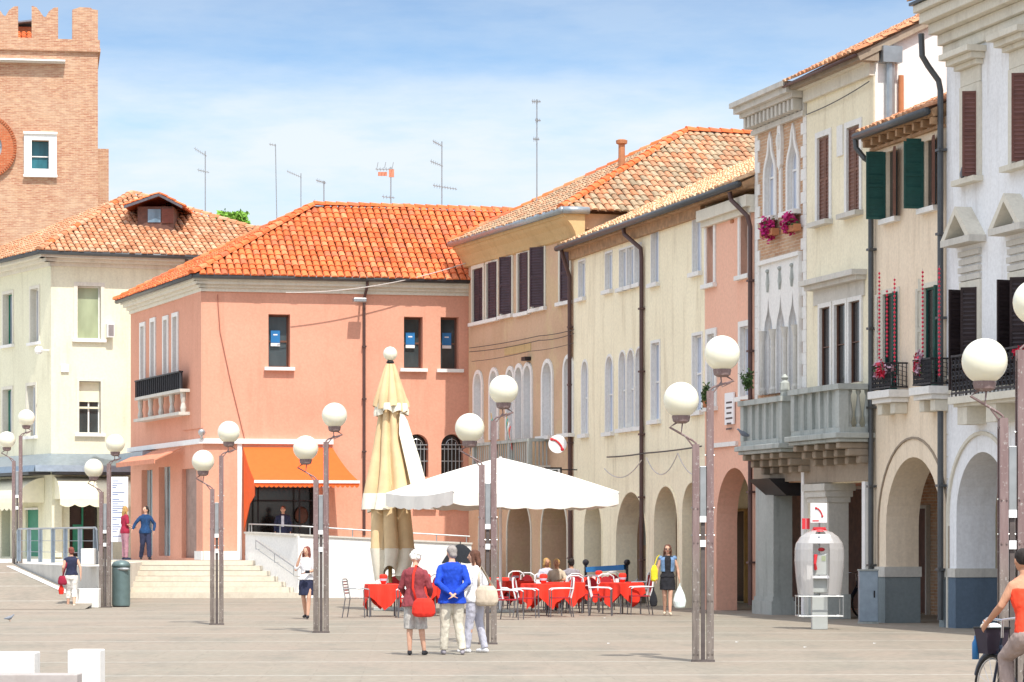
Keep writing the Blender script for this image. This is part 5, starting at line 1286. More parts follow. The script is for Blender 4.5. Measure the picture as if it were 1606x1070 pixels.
def street_lamp():
    t = thing('street_lamp', 'x', 'street lamp', (0, 0, 0), 0, 'twin globe street lamps standing across the square')
    for x, h in ((-.105, 3.08), (.105, 3.86)):
        m = MB(); w = .05; m.box(x-w, x+w, -.06, -.045, 0, h).box(x-w, x+w, .045, .06, 0, h).box(x-.006, x+.006, -.044, .044, 0, h)
        m.box(x-w, x-w+.012, -.044, -.02, 0, h)
        for z in (.12, .9, 1.75, 2.25): m.tube([(x-.03, -.062, z), (x-.03, -.075, z)], .012, 6).tube([(x+.03, -.062, z), (x+.03, -.075, z)], .012, 6)
        m.build('post', 'post_steel', t, local=True)
    MB().box(-.03, .03, -.02, .02, 0, 2.2).box(-.17, .17, -.075, .075, 0, .03).build('spine', 'spine_dark', t, local=True); MB().box(-.048, .048, -.045, .035, 2.12, 2.86).build('junction_box', 'rail_metal', t, local=True, bevel=.008)
    MB().box(-.05, .045, -.052, -.046, 2.04, 2.13).build('number_plate', 'sign_white', t, local=True)
    MB().box(-.045, .04, -.05, -.046, 1.68, 1.78).build('number_plate', 'sign_white', t, local=True)
    for z in (1.85, 2.25, 3.02): MB().tube([(-.17 if z < 3 else .03, 0, z), (.17, 0, z)], .012, 6).build('clamp', 'rail_metal', t, local=True)
    for x, zt, gx, gz in ((-.105, 3.08, -.32, 3.83), (.105, 3.86, .28, 4.51)):
        sg = 1 if gx > 0 else -1
        m = MB().tube([(x, 0, zt-.15), (x, 0, zt+.12), (x+sg*.05, 0, zt+.16), (gx+sg*.17, -.02, gz-.40), (gx+sg*.06, 0, gz-.33), (gx, 0, gz-.30)], .016, 8)
        m.tube([(x, 0, zt+.02), (x+sg*.17, 0, zt+.24)], .012, 6)
        m.tube([(gx+sg*.12, -.02, gz-.43), (gx, -.02, gz-.49), (gx-sg*.02, 0, gz-.34)], .012, 6); m.box(x-.05, x+.05, -.05, .05, zt-.02, zt+.10); m.build('arm', 'post_steel', t, local=True)
        gl = MB().ball((gx, 0, gz), .262, 32, 22).build('globe', 'globe', t, smooth=True, local=True)
        MB().lathe((gx, 0, gz-.345), [(.07, 0), (.12, .03), (.135, .10), (.125, .125)], 20).build('collar', 'post_steel', gl, local=True)
    return t
def lamps():
    L0 = street_lamp()
    LP = [(1102.5, None, 107.2, 1.0, 0, 'second street lamp from the right, in front of the pink house arch'),
          (765, None, 92, .962, 0, 'street lamp in front of the open white parasol, behind the group of three people'),
          (503.5, None, 82, .922, 0, 'street lamp beside the woman in the navy skirt, in front of the orange awning'),
          (340, None, 75, .893, 0, 'street lamp in front of the white steps, left of the orange awning'),
          (165, None, 60, .95, 0, 'street lamp standing next to the green waste bin'),
          (27, None, 52, .976, 1.04, 'leftmost street lamp, at the top of the ramp beside the railing'),
          (1587, None, 137, 1.0, 0, 'rightmost and nearest street lamp, behind the cyclist in orange')]
    for i, (px, _, ppm, sc, z, lab) in enumerate(LP):
        o = L0 if i == 0 else copy_tree(L0)
        Y = F/ppm; o.location = ((px-CX)/F*Y, Y, z); o.scale = (sc, sc, sc); o.rotation_euler = (0, 0, R((0, 4, -3, 3, -5, 2, 6)[i])); o['label'] = lab
# ---------------------------------------------------------------- parasols
simple('canvas_white', (0.82, 0.79, 0.72), 0.9, var=0.04); simple('canvas_beige', (0.68, 0.50, 0.28), 0.9, var=0.12, scale=2.5); simple('canvas_cream', (0.80, 0.75, 0.62), 0.9, var=0.08)
def open_parasol():
    c = Vector((-.28, 70, 0)); t = thing('open_parasol', 'large open square white parasol shading the cafe tables', 'parasol', c)
    e1 = Vector((.913, .407, 0)); e2 = Vector((-.407, .913, 0)); h = 2.16; ze, zp = 2.93, 3.78
    cor = [c-e1*h-e2*h, c+e1*h-e2*h, c+e1*h+e2*h, c-e1*h+e2*h]; n = 12
    m = MB(); top = c+Vector((0, 0, zp))
    for k in range(4):
        a = cor[k]+Vector((0, 0, ze)); b_ = cor[(k+1) % 4]+Vector((0, 0, ze)); g = []
        for i in range(n+1):
            row = []
            for j in range(n+1):
                u = i/n; v = j/n; p = top.lerp(a, u).lerp(top.lerp(b_, u), v)
                p.z -= .26*math.sin(math.pi*v)*u*(1-u*.35)*.6-.05*math.sin(math.pi*u)*(1-u*.3); row.append(p)
            g.append(row)
        for i in range(n):
            for j in range(n): m.quad(g[i][j], g[i][j+1], g[i+1][j+1], g[i+1][j])
    m.build('canopy', 'canvas_white', t, smooth=True)
    m = MB()
    for k in range(4):
        a = cor[k]; b_ = cor[(k+1) % 4]; N_ = 48
        for i in range(N_):
            q = []
            for e, dz in ((i, 0), (i+1, 0), (i+1, 1), (i, 1)):
                v = e/N_; p = a.lerp(b_, v); z = ze-.156*math.sin(math.pi*v)*.65
                d = (p-c).normalized(); p = p+d*.010*dz*math.sin(v*23); p.z = z-(.30+.035*abs(math.sin(v*math.pi*7)))*dz+.0; q.append(p)
            m.quad(*q)
    m.build('valance', 'canvas_white', t, smooth=True)
    MB().lathe((c.x, c.y, 0), [(.04, .05), (.035, zp+.02)], 12).build('pole', 'white_paint', t)
    MB().box(c.x-.35, c.x+.35, c.y-.35, c.y+.35, 0, .07).build('base', 'stone_grey', t, bevel=.015)
    for k in range(4):
        MB().beam(c+Vector((0, 0, zp-.1)), cor[k]+Vector((0, 0, ze-.05)), .025, .03).build('rib', 'rail_metal', t)
def closed_parasol():
    x, Y = (612-803)/62.5, 72.0; t = thing('closed_parasol', 'tall closed beige parasol with white hems and a white ball on top', 'parasol', (x, Y, 0))
    Zp = lambda py: CH-(py-HY)/F*Y
    def folds(prof, name, mat, nf, amp, seed, cap=False, n=120, ragged=0.0):
        rnd = random.Random(seed); ph = [rnd.uniform(0, .6) for _ in range(nf)]; ln = [rnd.uniform(-1, 1) for _ in range(nf)]; rg = []
        for i, (r, z, dx) in enumerate(prof):
            ring = []
            for j in range(n):
                th = math.tau*j/n; k = th/math.tau*nf; ki = int(k) % nf; w = abs(math.sin(math.pi*(k)+.25*math.sin(3*z+ph[ki])))
                last = i >= len(prof)-2
                rr = r*(1-amp*(1-w)**1.6)*(1+.07*math.sin(3*th+z*1.3)+.05*ln[ki])*(1.04); zz = z+(ragged*ln[ki]*math.sin(math.pi*(k % 1)) if last else 0)
                ring.append((x+dx+rr*math.cos(th), Y+rr*math.sin(th), zz))
            rg.append(ring)
        return MB().rings(rg, cap=False).build(name, mat, t, smooth=True)
    P = lambda w, py, dx=0: (w/2/62.5, Zp(py), dx/62.5)
    folds([P(14, 571), P(24, 585), P(36, 604), P(47, 622), P(52, 634, 1), P(54, 641, 1)], 'top_flap', 'canvas_beige', 7, .32, 1, ragged=.12)
    folds([P(50, 633, 1), P(55, 642, 1), P(54, 649, 1)], 'top_hem', 'canvas_cream', 9, .3, 4, ragged=.10)
    folds([P(38, 630), P(40, 655), P(50, 690), P(64, 725, 1), P(80, 760, 3), P(86, 774, 4)], 'canopy', 'canvas_beige', 8, .42, 2)
    folds([P(87, 774, 4), P(92, 785, 5), P(94, 798, 5)], 'canopy_hem', 'canvas_cream', 8, .44, 2, ragged=.16)
    folds([P(44, 760, 4), P(62, 800, 2), P(66, 835, 2), P(70, 862, 2)], 'inner_folds', 'canvas_beige', 6, .45, 3)
    folds([P(72, 860, 2), P(64, 885, 2), P(54, 903, 0)], 'inner_hem', 'canvas_cream', 6, .48, 3, ragged=.26)
    # a loose panel of cloth hanging out on the right
    m = MB(); pts = [(627, 640, -.15), (639, 660, -.2), (657, 715, -.2), (669, 760, -.25), (670, 794, -.3), (652, 797, -.62), (640, 740, -.58), (626, 680, -.45)]
    q = [at(a, b, Y+c) for a, b, c in pts]; m.add(q, [range(len(q))]); m.add([p+Vector((0, .05, 0)) for p in q], [range(len(q))]); m.build('loose_panel', 'canvas_cream', t)
    MB().tube([(x, Y, .05), (x, Y, Zp(566))], .05, 12).build('pole', 'wood_yellow', t)
    MB().ball((x, Y, Zp(555)), .178, 24, 16).build('ball_finial', 'globe', t, smooth=True)
    MB().lathe((x, Y, Zp(570)), [(.09, 0), (.1, .03), (.07, .07)], 14).build('finial_collar', 'dark_iron', t)
    MB().box(x-.4, x+.4, Y-.4, Y+.4, 0, .09).build('base', 'stone_grey', t, bevel=.015)
# ---------------------------------------------------------------- cafe
simple('cloth_red', (0.78, 0.035, 0.015), 0.85, var=0.12, scale=3); simple('cloth_dark_red', (0.38, 0.012, 0.02), 0.85); simple('chair_white', (0.76, 0.75, 0.76), 0.4, var=0.05); simple('chair_leg', (0.16, 0.15, 0.16), 0.4, 0.4)
def chair(red=True):
    """armchair: seat front faces local -Y"""
    t = thing('cafe_chair', 'x', 'chair', (0, 0, 0), 0, 'chairs around the cafe tables')
    B = lambda m, n, mt, par=t: m.build(n, mt, par, local=True)
    B(MB().box(-.22, .22, -.22, .21, .43, .455), 'seat', 'cloth_dark_red')
    B(MB().tube([(-.21, .22, .44), (-.23, .27, .65), (-.20, .29, .84), (-.10, .30, .90), (.10, .30, .90), (.20, .29, .84), (.23, .27, .65), (.21, .22, .44)], .018, 8), 'back_frame', 'chair_white')
    m = MB(); n = 16
    pts = [(.155*math.cos(math.tau*i/n), .27+.02*math.sin(math.tau*i/n), .68+.17*math.sin(math.tau*i/n)) for i in range(n)]
    m.add(pts, [range(n)]); m.add([(a, b+.03, c) for a, b, c in pts], [range(n)])
    for i in range(n): j = (i+1) % n; m.quad(pts[i], pts[j], (pts[j][0], pts[j][1]+.03, pts[j][2]), (pts[i][0], pts[i][1]+.03, pts[i][2]))
    B(m, 'backrest', 'cloth_dark_red' if red else 'chair_white')
    for sx in (-1, 1):
        B(MB().tube([(sx*.235, .27, .66), (sx*.265, .10, .665), (sx*.265, -.18, .655), (sx*.25, -.24, .62)], .02, 8, sq=(1.3, .7)), 'armrest', 'chair_white')
        B(MB().tube([(sx*.25, -.24, .62), (sx*.24, -.23, .43), (sx*.23, -.25, .0)], .013, 8), 'leg', 'chair_leg')
        B(MB().tube([(sx*.21, .22, .44), (sx*.22, .28, .0)], .013, 8), 'leg', 'chair_leg')
    return t
def wire_chair():
    t = thing('metal_chair', 'grey metal slatted chair at the left end of the cafe tables', 'chair', (0, 0, 0))
    B = lambda m, n, mt: m.build(n, mt, t, local=True)
    m = MB()
    for i in range(7): y = -.2+.068*i; m.box(-.21, .21, y, y+.03, .44, .455)
    B(m, 'seat', 'rail_metal')
    m = MB().tube([(-.21, .22, .44), (-.22, .29, .84), (-.17, .30, .88), (.17, .30, .88), (.22, .29, .84), (.21, .22, .44)], .014, 6)
    for i in range(5): z = .56+.065*i; m.beam((-.21, .25+.012*i, z), (.21, .25+.012*i, z), .012, .035)
    B(m, 'backrest', 'rail_metal')
    for sx in (-1, 1):
        B(MB().tube([(sx*.22, .27, .66), (sx*.25, -.05, .67), (sx*.24, -.22, .64)], .014, 6), 'armrest', 'rail_metal')
        B(MB().tube([(sx*.24, -.22, .64), (sx*.22, -.24, 0)], .012, 6), 'leg', 'chair_leg'); B(MB().tube([(sx*.21, .22, .44), (sx*.22, .29, 0)], .012, 6), 'leg', 'chair_leg')
    return t
def table():
    t = thing('cafe_table', 'x', 'table', (0, 0, 0), 0, 'cafe tables')
    B = lambda m, n, mt: m.build(n, mt, t, local=True)
    B(MB().box(-.36, .36, -.36, .36, .72, .745), 'tabletop', 'chair_white')
    for x, y in ((-.32, -.32), (.32, -.32), (-.32, .32), (.32, .32)): B(MB().tube([(x, y, 0), (x, y, .72)], .018, 8), 'leg', 'chair_leg')
    return t
def tablecloth(seed):
    rnd = random.Random(seed); m = MB(); n = 24; z = .752; a = .37
    # square cloth laid diagonally: long pointed drops at the middle of each side, cloth hanging in folds
    N_ = 64; rg = [[], [], [], [], []]
    for j in range(N_):
        th = math.tau*j/N_; k = 1/max(abs(math.cos(th)), abs(math.sin(th))); dx, dy = math.cos(th)*k*a, math.sin(th)*k*a
        side = (th/(math.pi/2)+.5) % 1; drop = .26+.34*(1-abs(side-.5)*2)**.9+rnd.uniform(-.01, .01)
        fold = .02*math.sin(side*math.pi*5+seed)
        for i, (f, dz, off) in enumerate(((.0, 0, 0), (.96, 0, 0), (1.0, .012, .004), (1.0, .45, .02+fold), (1.0, 1.0, .035+fold*2))):
            ox, oy = math.cos(th)*off, math.sin(th)*off
            rg[i].append((dx*f+ox, dy*f+oy, z-(drop*dz if i > 2 else dz)))
    m.rings(rg, cap=False); return m
def cafe():
    T0 = table(); C0 = chair(True)
    spots = [(600, 967, 10, 'left table, beside the closed parasol, under a red cloth'), (668, 966, -15, 'table behind the elderly couple, under a red cloth'), (808, 958, 20, 'table right of the lamp post, under a red cloth'),
             (851, 966, 32, 'front table in the middle with a long red drape'), (918, 950, 5, 'back table behind the red backed chairs'), (938, 955, -12, 'table left of the rightmost one, holding red lanterns'), (975, 963, 40, 'rightmost front table with a pointed red drape'),
             (785, 950, 8, 'back table half hidden by the lamp post'), (885, 962, 28, 'middle table between the two front drapes')]
    pos = []
    for i, (px, py, a, lab) in enumerate(spots):
        o = T0 if i == 0 else copy_tree(T0); p = gnd(px, py); o.location = p; o.rotation_euler = (0, 0, R(a)); o['label'] = 'cafe '+lab; pos.append((p, a))
        c = tablecloth(i+3).build('tablecloth', 'cloth_red', None, smooth=False); c.location = p; c.rotation_euler = (0, 0, R(a)); tag(c, 'red tablecloth hanging over the '+lab.split(',')[0].replace(' under a red cloth', ''), 'tablecloth', 'red tablecloths on the cafe tables')
    LB = ['left', 'right', 'front', 'back']
    # chairs: (px, py, facing angle of the seat front, label)
    ch = [(640, 969, -80, 'white chair between the left red table and the old woman'), (624, 955, 170, 'white chair behind the left red table'),
          (690, 955, 175, 'white chair behind the red table, seen between the old couple'),
          (783, 967, 90, 'white armchair right beside the lamp post, turned to the right'), (800, 972, 75, 'white armchair in front of the second table from the lamp'), (826, 969, 80, 'white armchair with red back left of the long red drape'),
          (836, 952, 150, 'white armchair behind the long red drape, near the seated women'), (879, 968, -85, 'white armchair just right of the long red drape'), (886, 955, -120, 'white armchair below the dark haired seated person'),
          (905, 962, 10, 'left of the two chairs showing a dark red oval back'), (925, 961, -6, 'right of the two chairs showing a dark red oval back'), (943, 966, 85, 'white armchair left of the rightmost table drape'),
          (962, 950, 175, 'white armchair behind the rightmost table'), (1003, 964, -82, 'rightmost white armchair, at the end of the terrace'), (1000, 952, -100, 'white armchair behind the rightmost one'), (770, 953, 120, 'white armchair half hidden behind the lamp post'),
          (812, 948, 8, 'back row chair with a dark red oval back, right of the lamp post'), (868, 957, -4, 'chair with a dark red oval back between the two front drapes'), (955, 957, 14, 'chair with a dark red oval back left of the rightmost drape'), (655, 962, 12, 'chair with a dark red back beside the old woman'), (985, 946, -10, 'back row chair with a dark red back near the blue covered rack')]
    for i, (px, py, a, lab) in enumerate(ch):
        o = C0 if i == 0 else copy_tree(C0); o.location = gnd(px, py); o.rotation_euler = (0, 0, R(a)); o['label'] = lab
    w = wire_chair(); w.location = gnd(560, 969); w.rotation_euler = (0, 0, R(78))
    # red lanterns and folded red napkins on the tables
    n = 0; DX = (-.18, .14, 0)
    labs = ['red table lantern on the left table', 'red table lantern behind the old woman', 'red table lantern on the table right of the lamp post', 'red table lantern above the long red drape', None, 'red table lantern on the table left of the rightmost one', 'red table lantern on the rightmost table', None, None]
    for i, (p, a) in enumerate(pos):
        if labs[i]:
            t = thing('table_lantern', labs[i], 'lantern', p+Vector((0.02, 0, .755)), 0, 'red lanterns on the tables')
            MB().lathe((0, 0, 0), [(.05, 0), (.06, .02), (.085, .10), (.095, .18), (.07, .22), (.03, .225)], 14).build('shade', 'cloth_red', t, local=True, smooth=True)
            MB().lathe((0, 0, .07), [(.083, 0), (.09, .05)], 14).build('glass_band', 'glass_pale', t, local=True)
            MB().box(-.17, -.09, -.05, .04, 0, .09).build('napkin_holder', 'sign_white', t, local=True); MB().box(.08, .2, -.12, -.02, 0, .02).build('menu_card', 'cloth_dark_red', t, local=True)
    # blue covered bench against the arcade wall, T sign, round phone sign, heater
    c = A.p(S(992), 0, .75); t = thing('folded_stall', 'folded market rack with a blue cover against the arcade wall', 'rack', c)
    e = Vector((.93, -.36, 0)); z = .75
    MB().beam(c+e*-.55+Vector((0, 0, .95)), c+e*.55+Vector((0, 0, 1.02)), .25, .14).build('cover', 'sign_blue', t)
    for s in (-.6, .6): MB().beam(c+e*s, c+e*s+Vector((0, 0, 1.12)), .07, .07, up=(0, 1, 0)).build('post', 'dark_iron', t); MB().ball(c+e*s+Vector((0, 0, 1.15)), .09, 8, 6).build('knob', 'dark_iron', t)
    MB().beam(c+e*-.6+Vector((0, 0, .55)), c+e*.6+Vector((0, 0, .55)), .05, .3).build('panel', 'door_green', t)
    # sign with the letter T on a bracket
    s_ = S(905); zt, zb = Z(731, 918, .45), Z(748, 918, .45)
    t = thing('tobacco_sign', 'black hanging sign with a white letter T under the cream facade', 'sign', A.p(s_, zb, 0))
    X0, X1 = A.p(s_, 0, .95), A.p(s_, 0, .35); f2 = Fr((A.p(s_, 0, .98).x, A.p(s_, 0, .98).y), (-A.n.x, -A.n.y)); w = .52
    MB().fb(f2, 0, w, zb-.05, zt+.02, -.1, .0).build('panel', 'sign_black', t)
    m = MB().fb(f2, .06, w-.06, zb+.0, zt-.03, .001, .006); m.build('face', 'sign_white', t)
    MB().fb(f2, .13, w-.13, zt-.11, zt-.06, .007, .012).fb(f2, w/2-.04, w/2+.04, zb+.03, zt-.06, .0065, .0115).build('letter_t', 'sign_black', t)
    MB().tube([A.p(s_, zt-.05, 0), f2.p(0.0, zt-.05, -.05)], .02, 6).build('bracket', 'dark_iron', t)
    # round telephone sign
    c = at(874.5, 696.5, 82.2); t = thing('telephone_sign', 'round white sign with a red telephone handset on the tan facade', 'sign', c)
    f3 = Fr((c.x, c.y), (1, .12)); n = 36; r = .262
    MB().plate(f3, [(r*math.cos(math.tau*i/n), c.z+r*math.sin(math.tau*i/n)) for i in range(n)], -.04, 0).build('disc', 'sign_white', t)
    def handset(f, cx, cz, s, name, par, rot=0.0, o=.006):
        pts = []
        for i in range(9): a = math.radians(200-i*25); 
        m = MB(); arc = [(cx+s*x, cz+s*y) for x, y in ((-.62, .52), (-.2, .38), (.12, .12), (.38, -.22), (.5, -.55))]
        m.tube([f.p(a, z, o) for a, z in arc], .11*s, 8, sq=(1, 1))
        for (a, z), dx in ((arc[0], 1), (arc[-1], -1)): m.ball(f.p(a, z-.02*s, o), (.2*s, .02, .17*s), 10, 8)
        return m.build(name, 'sign_red', par)
    handset(f3, 0, c.z, .27, 'handset_symbol', t)
    MB().tube([f3.p(.1, c.z, -.04), T.p(T.s_(880), c.z+.05, 0)], .015, 6).build('bracket', 'dark_iron', t)
    # telephone kiosk
    ppm = 79.0; Y = F/ppm; x = (1285-803)/ppm; t = thing('telephone_kiosk', 'clear domed telephone booth on a grey column in front of the stone pier', 'telephone booth', (x, Y, 0))
    B = lambda m, n_, mt, par=t, **k: m.build(n_, mt, par, local=True, **k); zz = lambda py: CH-(py-HY)/ppm; xx = lambda px: (px-1285)/ppm
    B(MB().box(-.155, .155, -.12, .12, 0, zz(936)), 'column', 'rail_grey', bevel=.01)
    B(MB().box(-.15, .15, -.13, .05, zz(930), zz(907)), 'shelf_box', 'rail_grey', bevel=.02)
    ph = B(MB().box(-.12, .14, -.22, -.05, zz(902), zz(868)), 'telephone', 'rail_grey', bevel=.02)
    B(MB().box(-.17, .17, -.25, -.02, zz(907), zz(903)), 'shelf', 'chair_white')
    B(MB().box(.02, .10, -.225, -.221, zz(880), zz(872)), 'display', 'glass_green', ph)
    B(MB().tube([(-.10, -.25, zz(893)), (-.12, -.30, zz(884)), (-.10, -.26, zz(870))], [.035, .028, .04], 8), 'handset', 'sign_red', ph)
    B(MB().ball((.03, -.12, zz(862)), (.07, .05, .04), 10, 6), 'speaker', 'sign_red', ph)
    # dome: revolved clear barrel, open towards the user
    n = 28; prof = [(zz(831), .12), (zz(835), .26), (zz(842), .38), (zz(852), .465), (zz(862), .49), (zz(880), .495), (zz(905), .47), (zz(933), .425)]
    def shell(a0, a1, pr, th=.012):
        m = MB(); g_ = []
        for z, r in pr: g_.append([(r*math.cos(a0+(a1-a0)*j/n), .8*r*math.sin(a0+(a1-a0)*j/n), z) for j in range(n+1)])
        for u, v in zip(g_, g_[1:]):
            for j in range(n): m.quad(u[j], u[j+1], v[j+1], v[j])
        return m
    B(shell(R(-70), R(250), prof), 'dome', 'clear_plastic', smooth=True)
    B(shell(R(0), R(360), [(zz(828), .10), (zz(831), .15), (zz(834), .17)]).box(-.12, .12, -.1, .1, zz(830), zz(827)), 'dome_cap', 'sign_red')
    m = MB(); rg = []
    for z, r in ((zz(852), .40), (zz(846), .36), (zz(838), .28)): rg.append([(r*math.cos(R(-130)+R(80)*j/12), .8*r*math.sin(R(-130)+R(80)*j/12)-.05, z) for j in range(13)])
    for u, v in zip(rg, rg[1:]):
        for j in range(12): m.quad(u[j], u[j+1], v[j+1], v[j])
    B(m, 'hood_label', 'sign_white')
    B(MB().box(-.06, -.02, -.325, -.32, zz(849), zz(841)).box(.01, .03, -.325, -.32, zz(849), zz(841)), 'hood_mark', 'ink_grey')
    B(MB().box(-.22, .2, .28, .3, zz(925), zz(868)), 'back_panel', 'sign_white')
    m = MB()
    for y in (-.3, .3):
        m.tube([(-.44, y, zz(935)), (.44, y, zz(935))], .013, 8).tube([(-.44, y, zz(966)), (.44, y, zz(966))], .013, 8)
        for sx in ((-.44, .44) if y > 0 else (-.44, .44, -.26)): m.tube([(sx, y, zz(935)), (sx, y, zz(966))], .012, 8)
    for sx in (-.44, .44): m.tube([(sx, -.3, zz(966)), (sx, .3, zz(966))], .018, 8).tube([(sx, -.3, zz(935)), (sx, .3, zz(935))], .018, 8)
    B(m, 'frame', 'rail_metal')
    B(MB().tube([(0, .05, zz(936)), (0, .05, zz(800))], .022, 8), 'mast', 'rail_metal')
    sg = B(MB().box(xx(1271), xx(1297), -.02, .0, zz(820), zz(789)), 'sign_plate', 'sign_white', bevel=.004)
    f4 = Fr((0, -.02), (1, 0)); h_ = handset(f4, 0, (zz(820)+zz(789))/2+.02, .15, 'handset_symbol', None); 
    for v in h_.data.vertices: v.co.x = v.co.x*.75
    h_.parent = sg
    B(MB().box(xx(1274), xx(1284), -.024, -.021, zz(818), zz(816)), 'sign_text', 'sign_red', sg)
    B(MB().box(xx(1259), xx(1271), .12, .14, zz(830), zz(813)), 'rear_sign', 'sign_red'); B(MB().tube([(xx(1265), .13, zz(850)), (xx(1265), .13, zz(812))], .012, 6), 'rear_sign_post', 'rail_metal')
    # grey-blue cabinet beside the pier, parked bicycle behind the kiosk
    p = gnd(1361.5, 978); t = thing('utility_cabinet', 'pale blue utility cabinet between the kiosk and the first arch', 'cabinet', p)
    w = .20; k = B(MB().box(-w, w, -.12, .12, .04, 1.12), 'body', 'metal_blue', t, bevel=.01); B(MB().box(-w-.01, w+.01, -.16, .16, 1.12, 1.15), 'lid', 'stone_grey', t); B(MB().box(-w-.005, w+.005, -.155, .155, 0, .04), 'plinth', 'stone_grey', t)
    B(MB().box(.10, .13, -.165, -.15, .55, .7), 'handle', 'dark_iron', t)
simple('rail_grey', (0.45, 0.47, 0.45), 0.45, 0.1, var=0.06)
def clearmat():
    m, nt, b = mat_new('clear_plastic')
    setp(b, Roughness=0.12, Alpha=0.62); b.inputs['Base Color'].default_value = (0.56, 0.54, 0.53, 1); b.inputs['Specular IOR Level'].default_value = 0.8
clearmat()
# ---------------------------------------------------------------- bicycles
simple('rubber', (0.02, 0.02, 0.02), 0.8); simple('bike_paint', (0.02, 0.03, 0.06), 0.3, 0.3); simple('chrome', (0.6, 0.6, 0.62), 0.2, 0.9); simple('basket_dark', (0.03, 0.02, 0.035), 0.7)
def bicycle(label, loc, rz, basket=True, stuff=True):
    """wheels in the local XZ plane, front wheel at +X"""
    t = thing('bicycle', label, 'bicycle', loc, rz); B = lambda m, n, mt, par=t, **k: m.build(n, mt, par, local=True, **k); r = .33
    for x, nm in ((.52, 'front'), (-.52, 'rear')):
        c = Vector((x, 0, r)); n = 28
        w = B(MB().tube([c+Vector((r*math.cos(math.tau*i/n), 0, r*math.sin(math.tau*i/n))) for i in range(n+1)], .018, 8, cap=False), 'wheel', 'rubber')
        m = MB().tube([c+Vector(((r-.03)*math.cos(math.tau*i/n), 0, (r-.03)*math.sin(math.tau*i/n))) for i in range(n+1)], .010, 6, cap=False)
        for i in range(14): a = math.tau*i/14; m.tube([c+Vector((0, .015*(-1)**i, 0)), c+Vector(((r-.03)*math.cos(a), 0, (r-.03)*math.sin(a)))], .0025, 4)
        m.tube([c-Vector((0, .05, 0)), c+Vector((0, .05, 0))], .02, 8); B(m, 'rim', 'chrome', w)
        m = MB(); arc = [c+Vector(((r+.035)*math.cos(a), 0, (r+.035)*math.sin(a))) for a in [R(20+14*i) for i in range(11)]]
        B(m.tube(arc, .024, 6, sq=(.35, 1), ref=(0, 1, 0)), 'mudguard', 'bike_paint')
    m = MB().tube([(.34, 0, .86), (.42, 0, .62), (.52, 0, .33)], .014, 8).tube([(.37, 0, .76), (-.02, 0, .28), (-.16, 0, .62)], .018, 8).tube([(.39, 0, .66), (-.0, 0, .34)], .016, 8).tube([(-.52, .05, .33), (-.02, .03, .28)], .011, 6).tube([(-.52, -.05, .33), (-.15, 0, .6), (-.2, 0, .80)], .012, 8)
    B(m, 'frame', 'bike_paint')
    B(MB().rings([[(-.36, -.09*k, .82), (-.36, .09*k, .82), (-.36, .09*k, .87), (-.36, -.09*k, .87)] for k in (1,)]+[[(-.1, -.05, .82), (-.1, .05, .82), (-.1, .05, .86), (-.1, -.05, .86)], [(.02, -.02, .82), (.02, .02, .82), (.02, .02, .85), (.02, -.02, .85)]]), 'saddle', 'rubber', bevel=.012)
    h = B(MB().tube([(.34, 0, .84), (.33, 0, 1.0)], .014, 8).tube([(.12, -.29, .97), (.22, -.27, 1.0), (.34, -.16, 1.03), (.36, 0, 1.01), (.34, .16, 1.03), (.22, .27, 1.0), (.12, .29, .97)], .012, 8), 'handlebar', 'chrome')
    for s in (-1, 1): B(MB().tube([(.2, s*.275, .995), (.08, s*.295, .965)], .018, 8), 'grip', 'chair_white', h)
    B(MB().lathe((0, 0, 0), [(.09, -.004), (.09, .004)], 18), 'chainring', 'chrome').matrix_local = Matrix.Translation((0-.02, -.05, .28)) @ Matrix.Rotation(R(90), 4, 'X')
    for s, dz in ((-1, .14), (1, -.14)): B(MB().tube([(-.02, s*.05, .28), (-.02+.08*s, s*.07, .28+dz)], .009, 6).box(-.06+.08*s, .04+.08*s, s*.10-.05, s*.10+.05, .26+dz, .285+dz), 'pedal', 'rubber')
    if basket:
        m = MB(); lv = [[(.44, -.10, .68), (.62, -.10, .68), (.62, .10, .68), (.44, .10, .68)], [(.42, -.13, .93), (.66, -.13, .93), (.66, .13, .93), (.42, .13, .93)]]
        m.rings(lv, cap=False); m.quad(*lv[0]); B(m, 'basket', 'basket_dark')
        B(MB().tube([lv[1][0], lv[1][1], lv[1][2], lv[1][3], lv[1][0]], .012, 6), 'basket_rim', 'rubber')
    return t
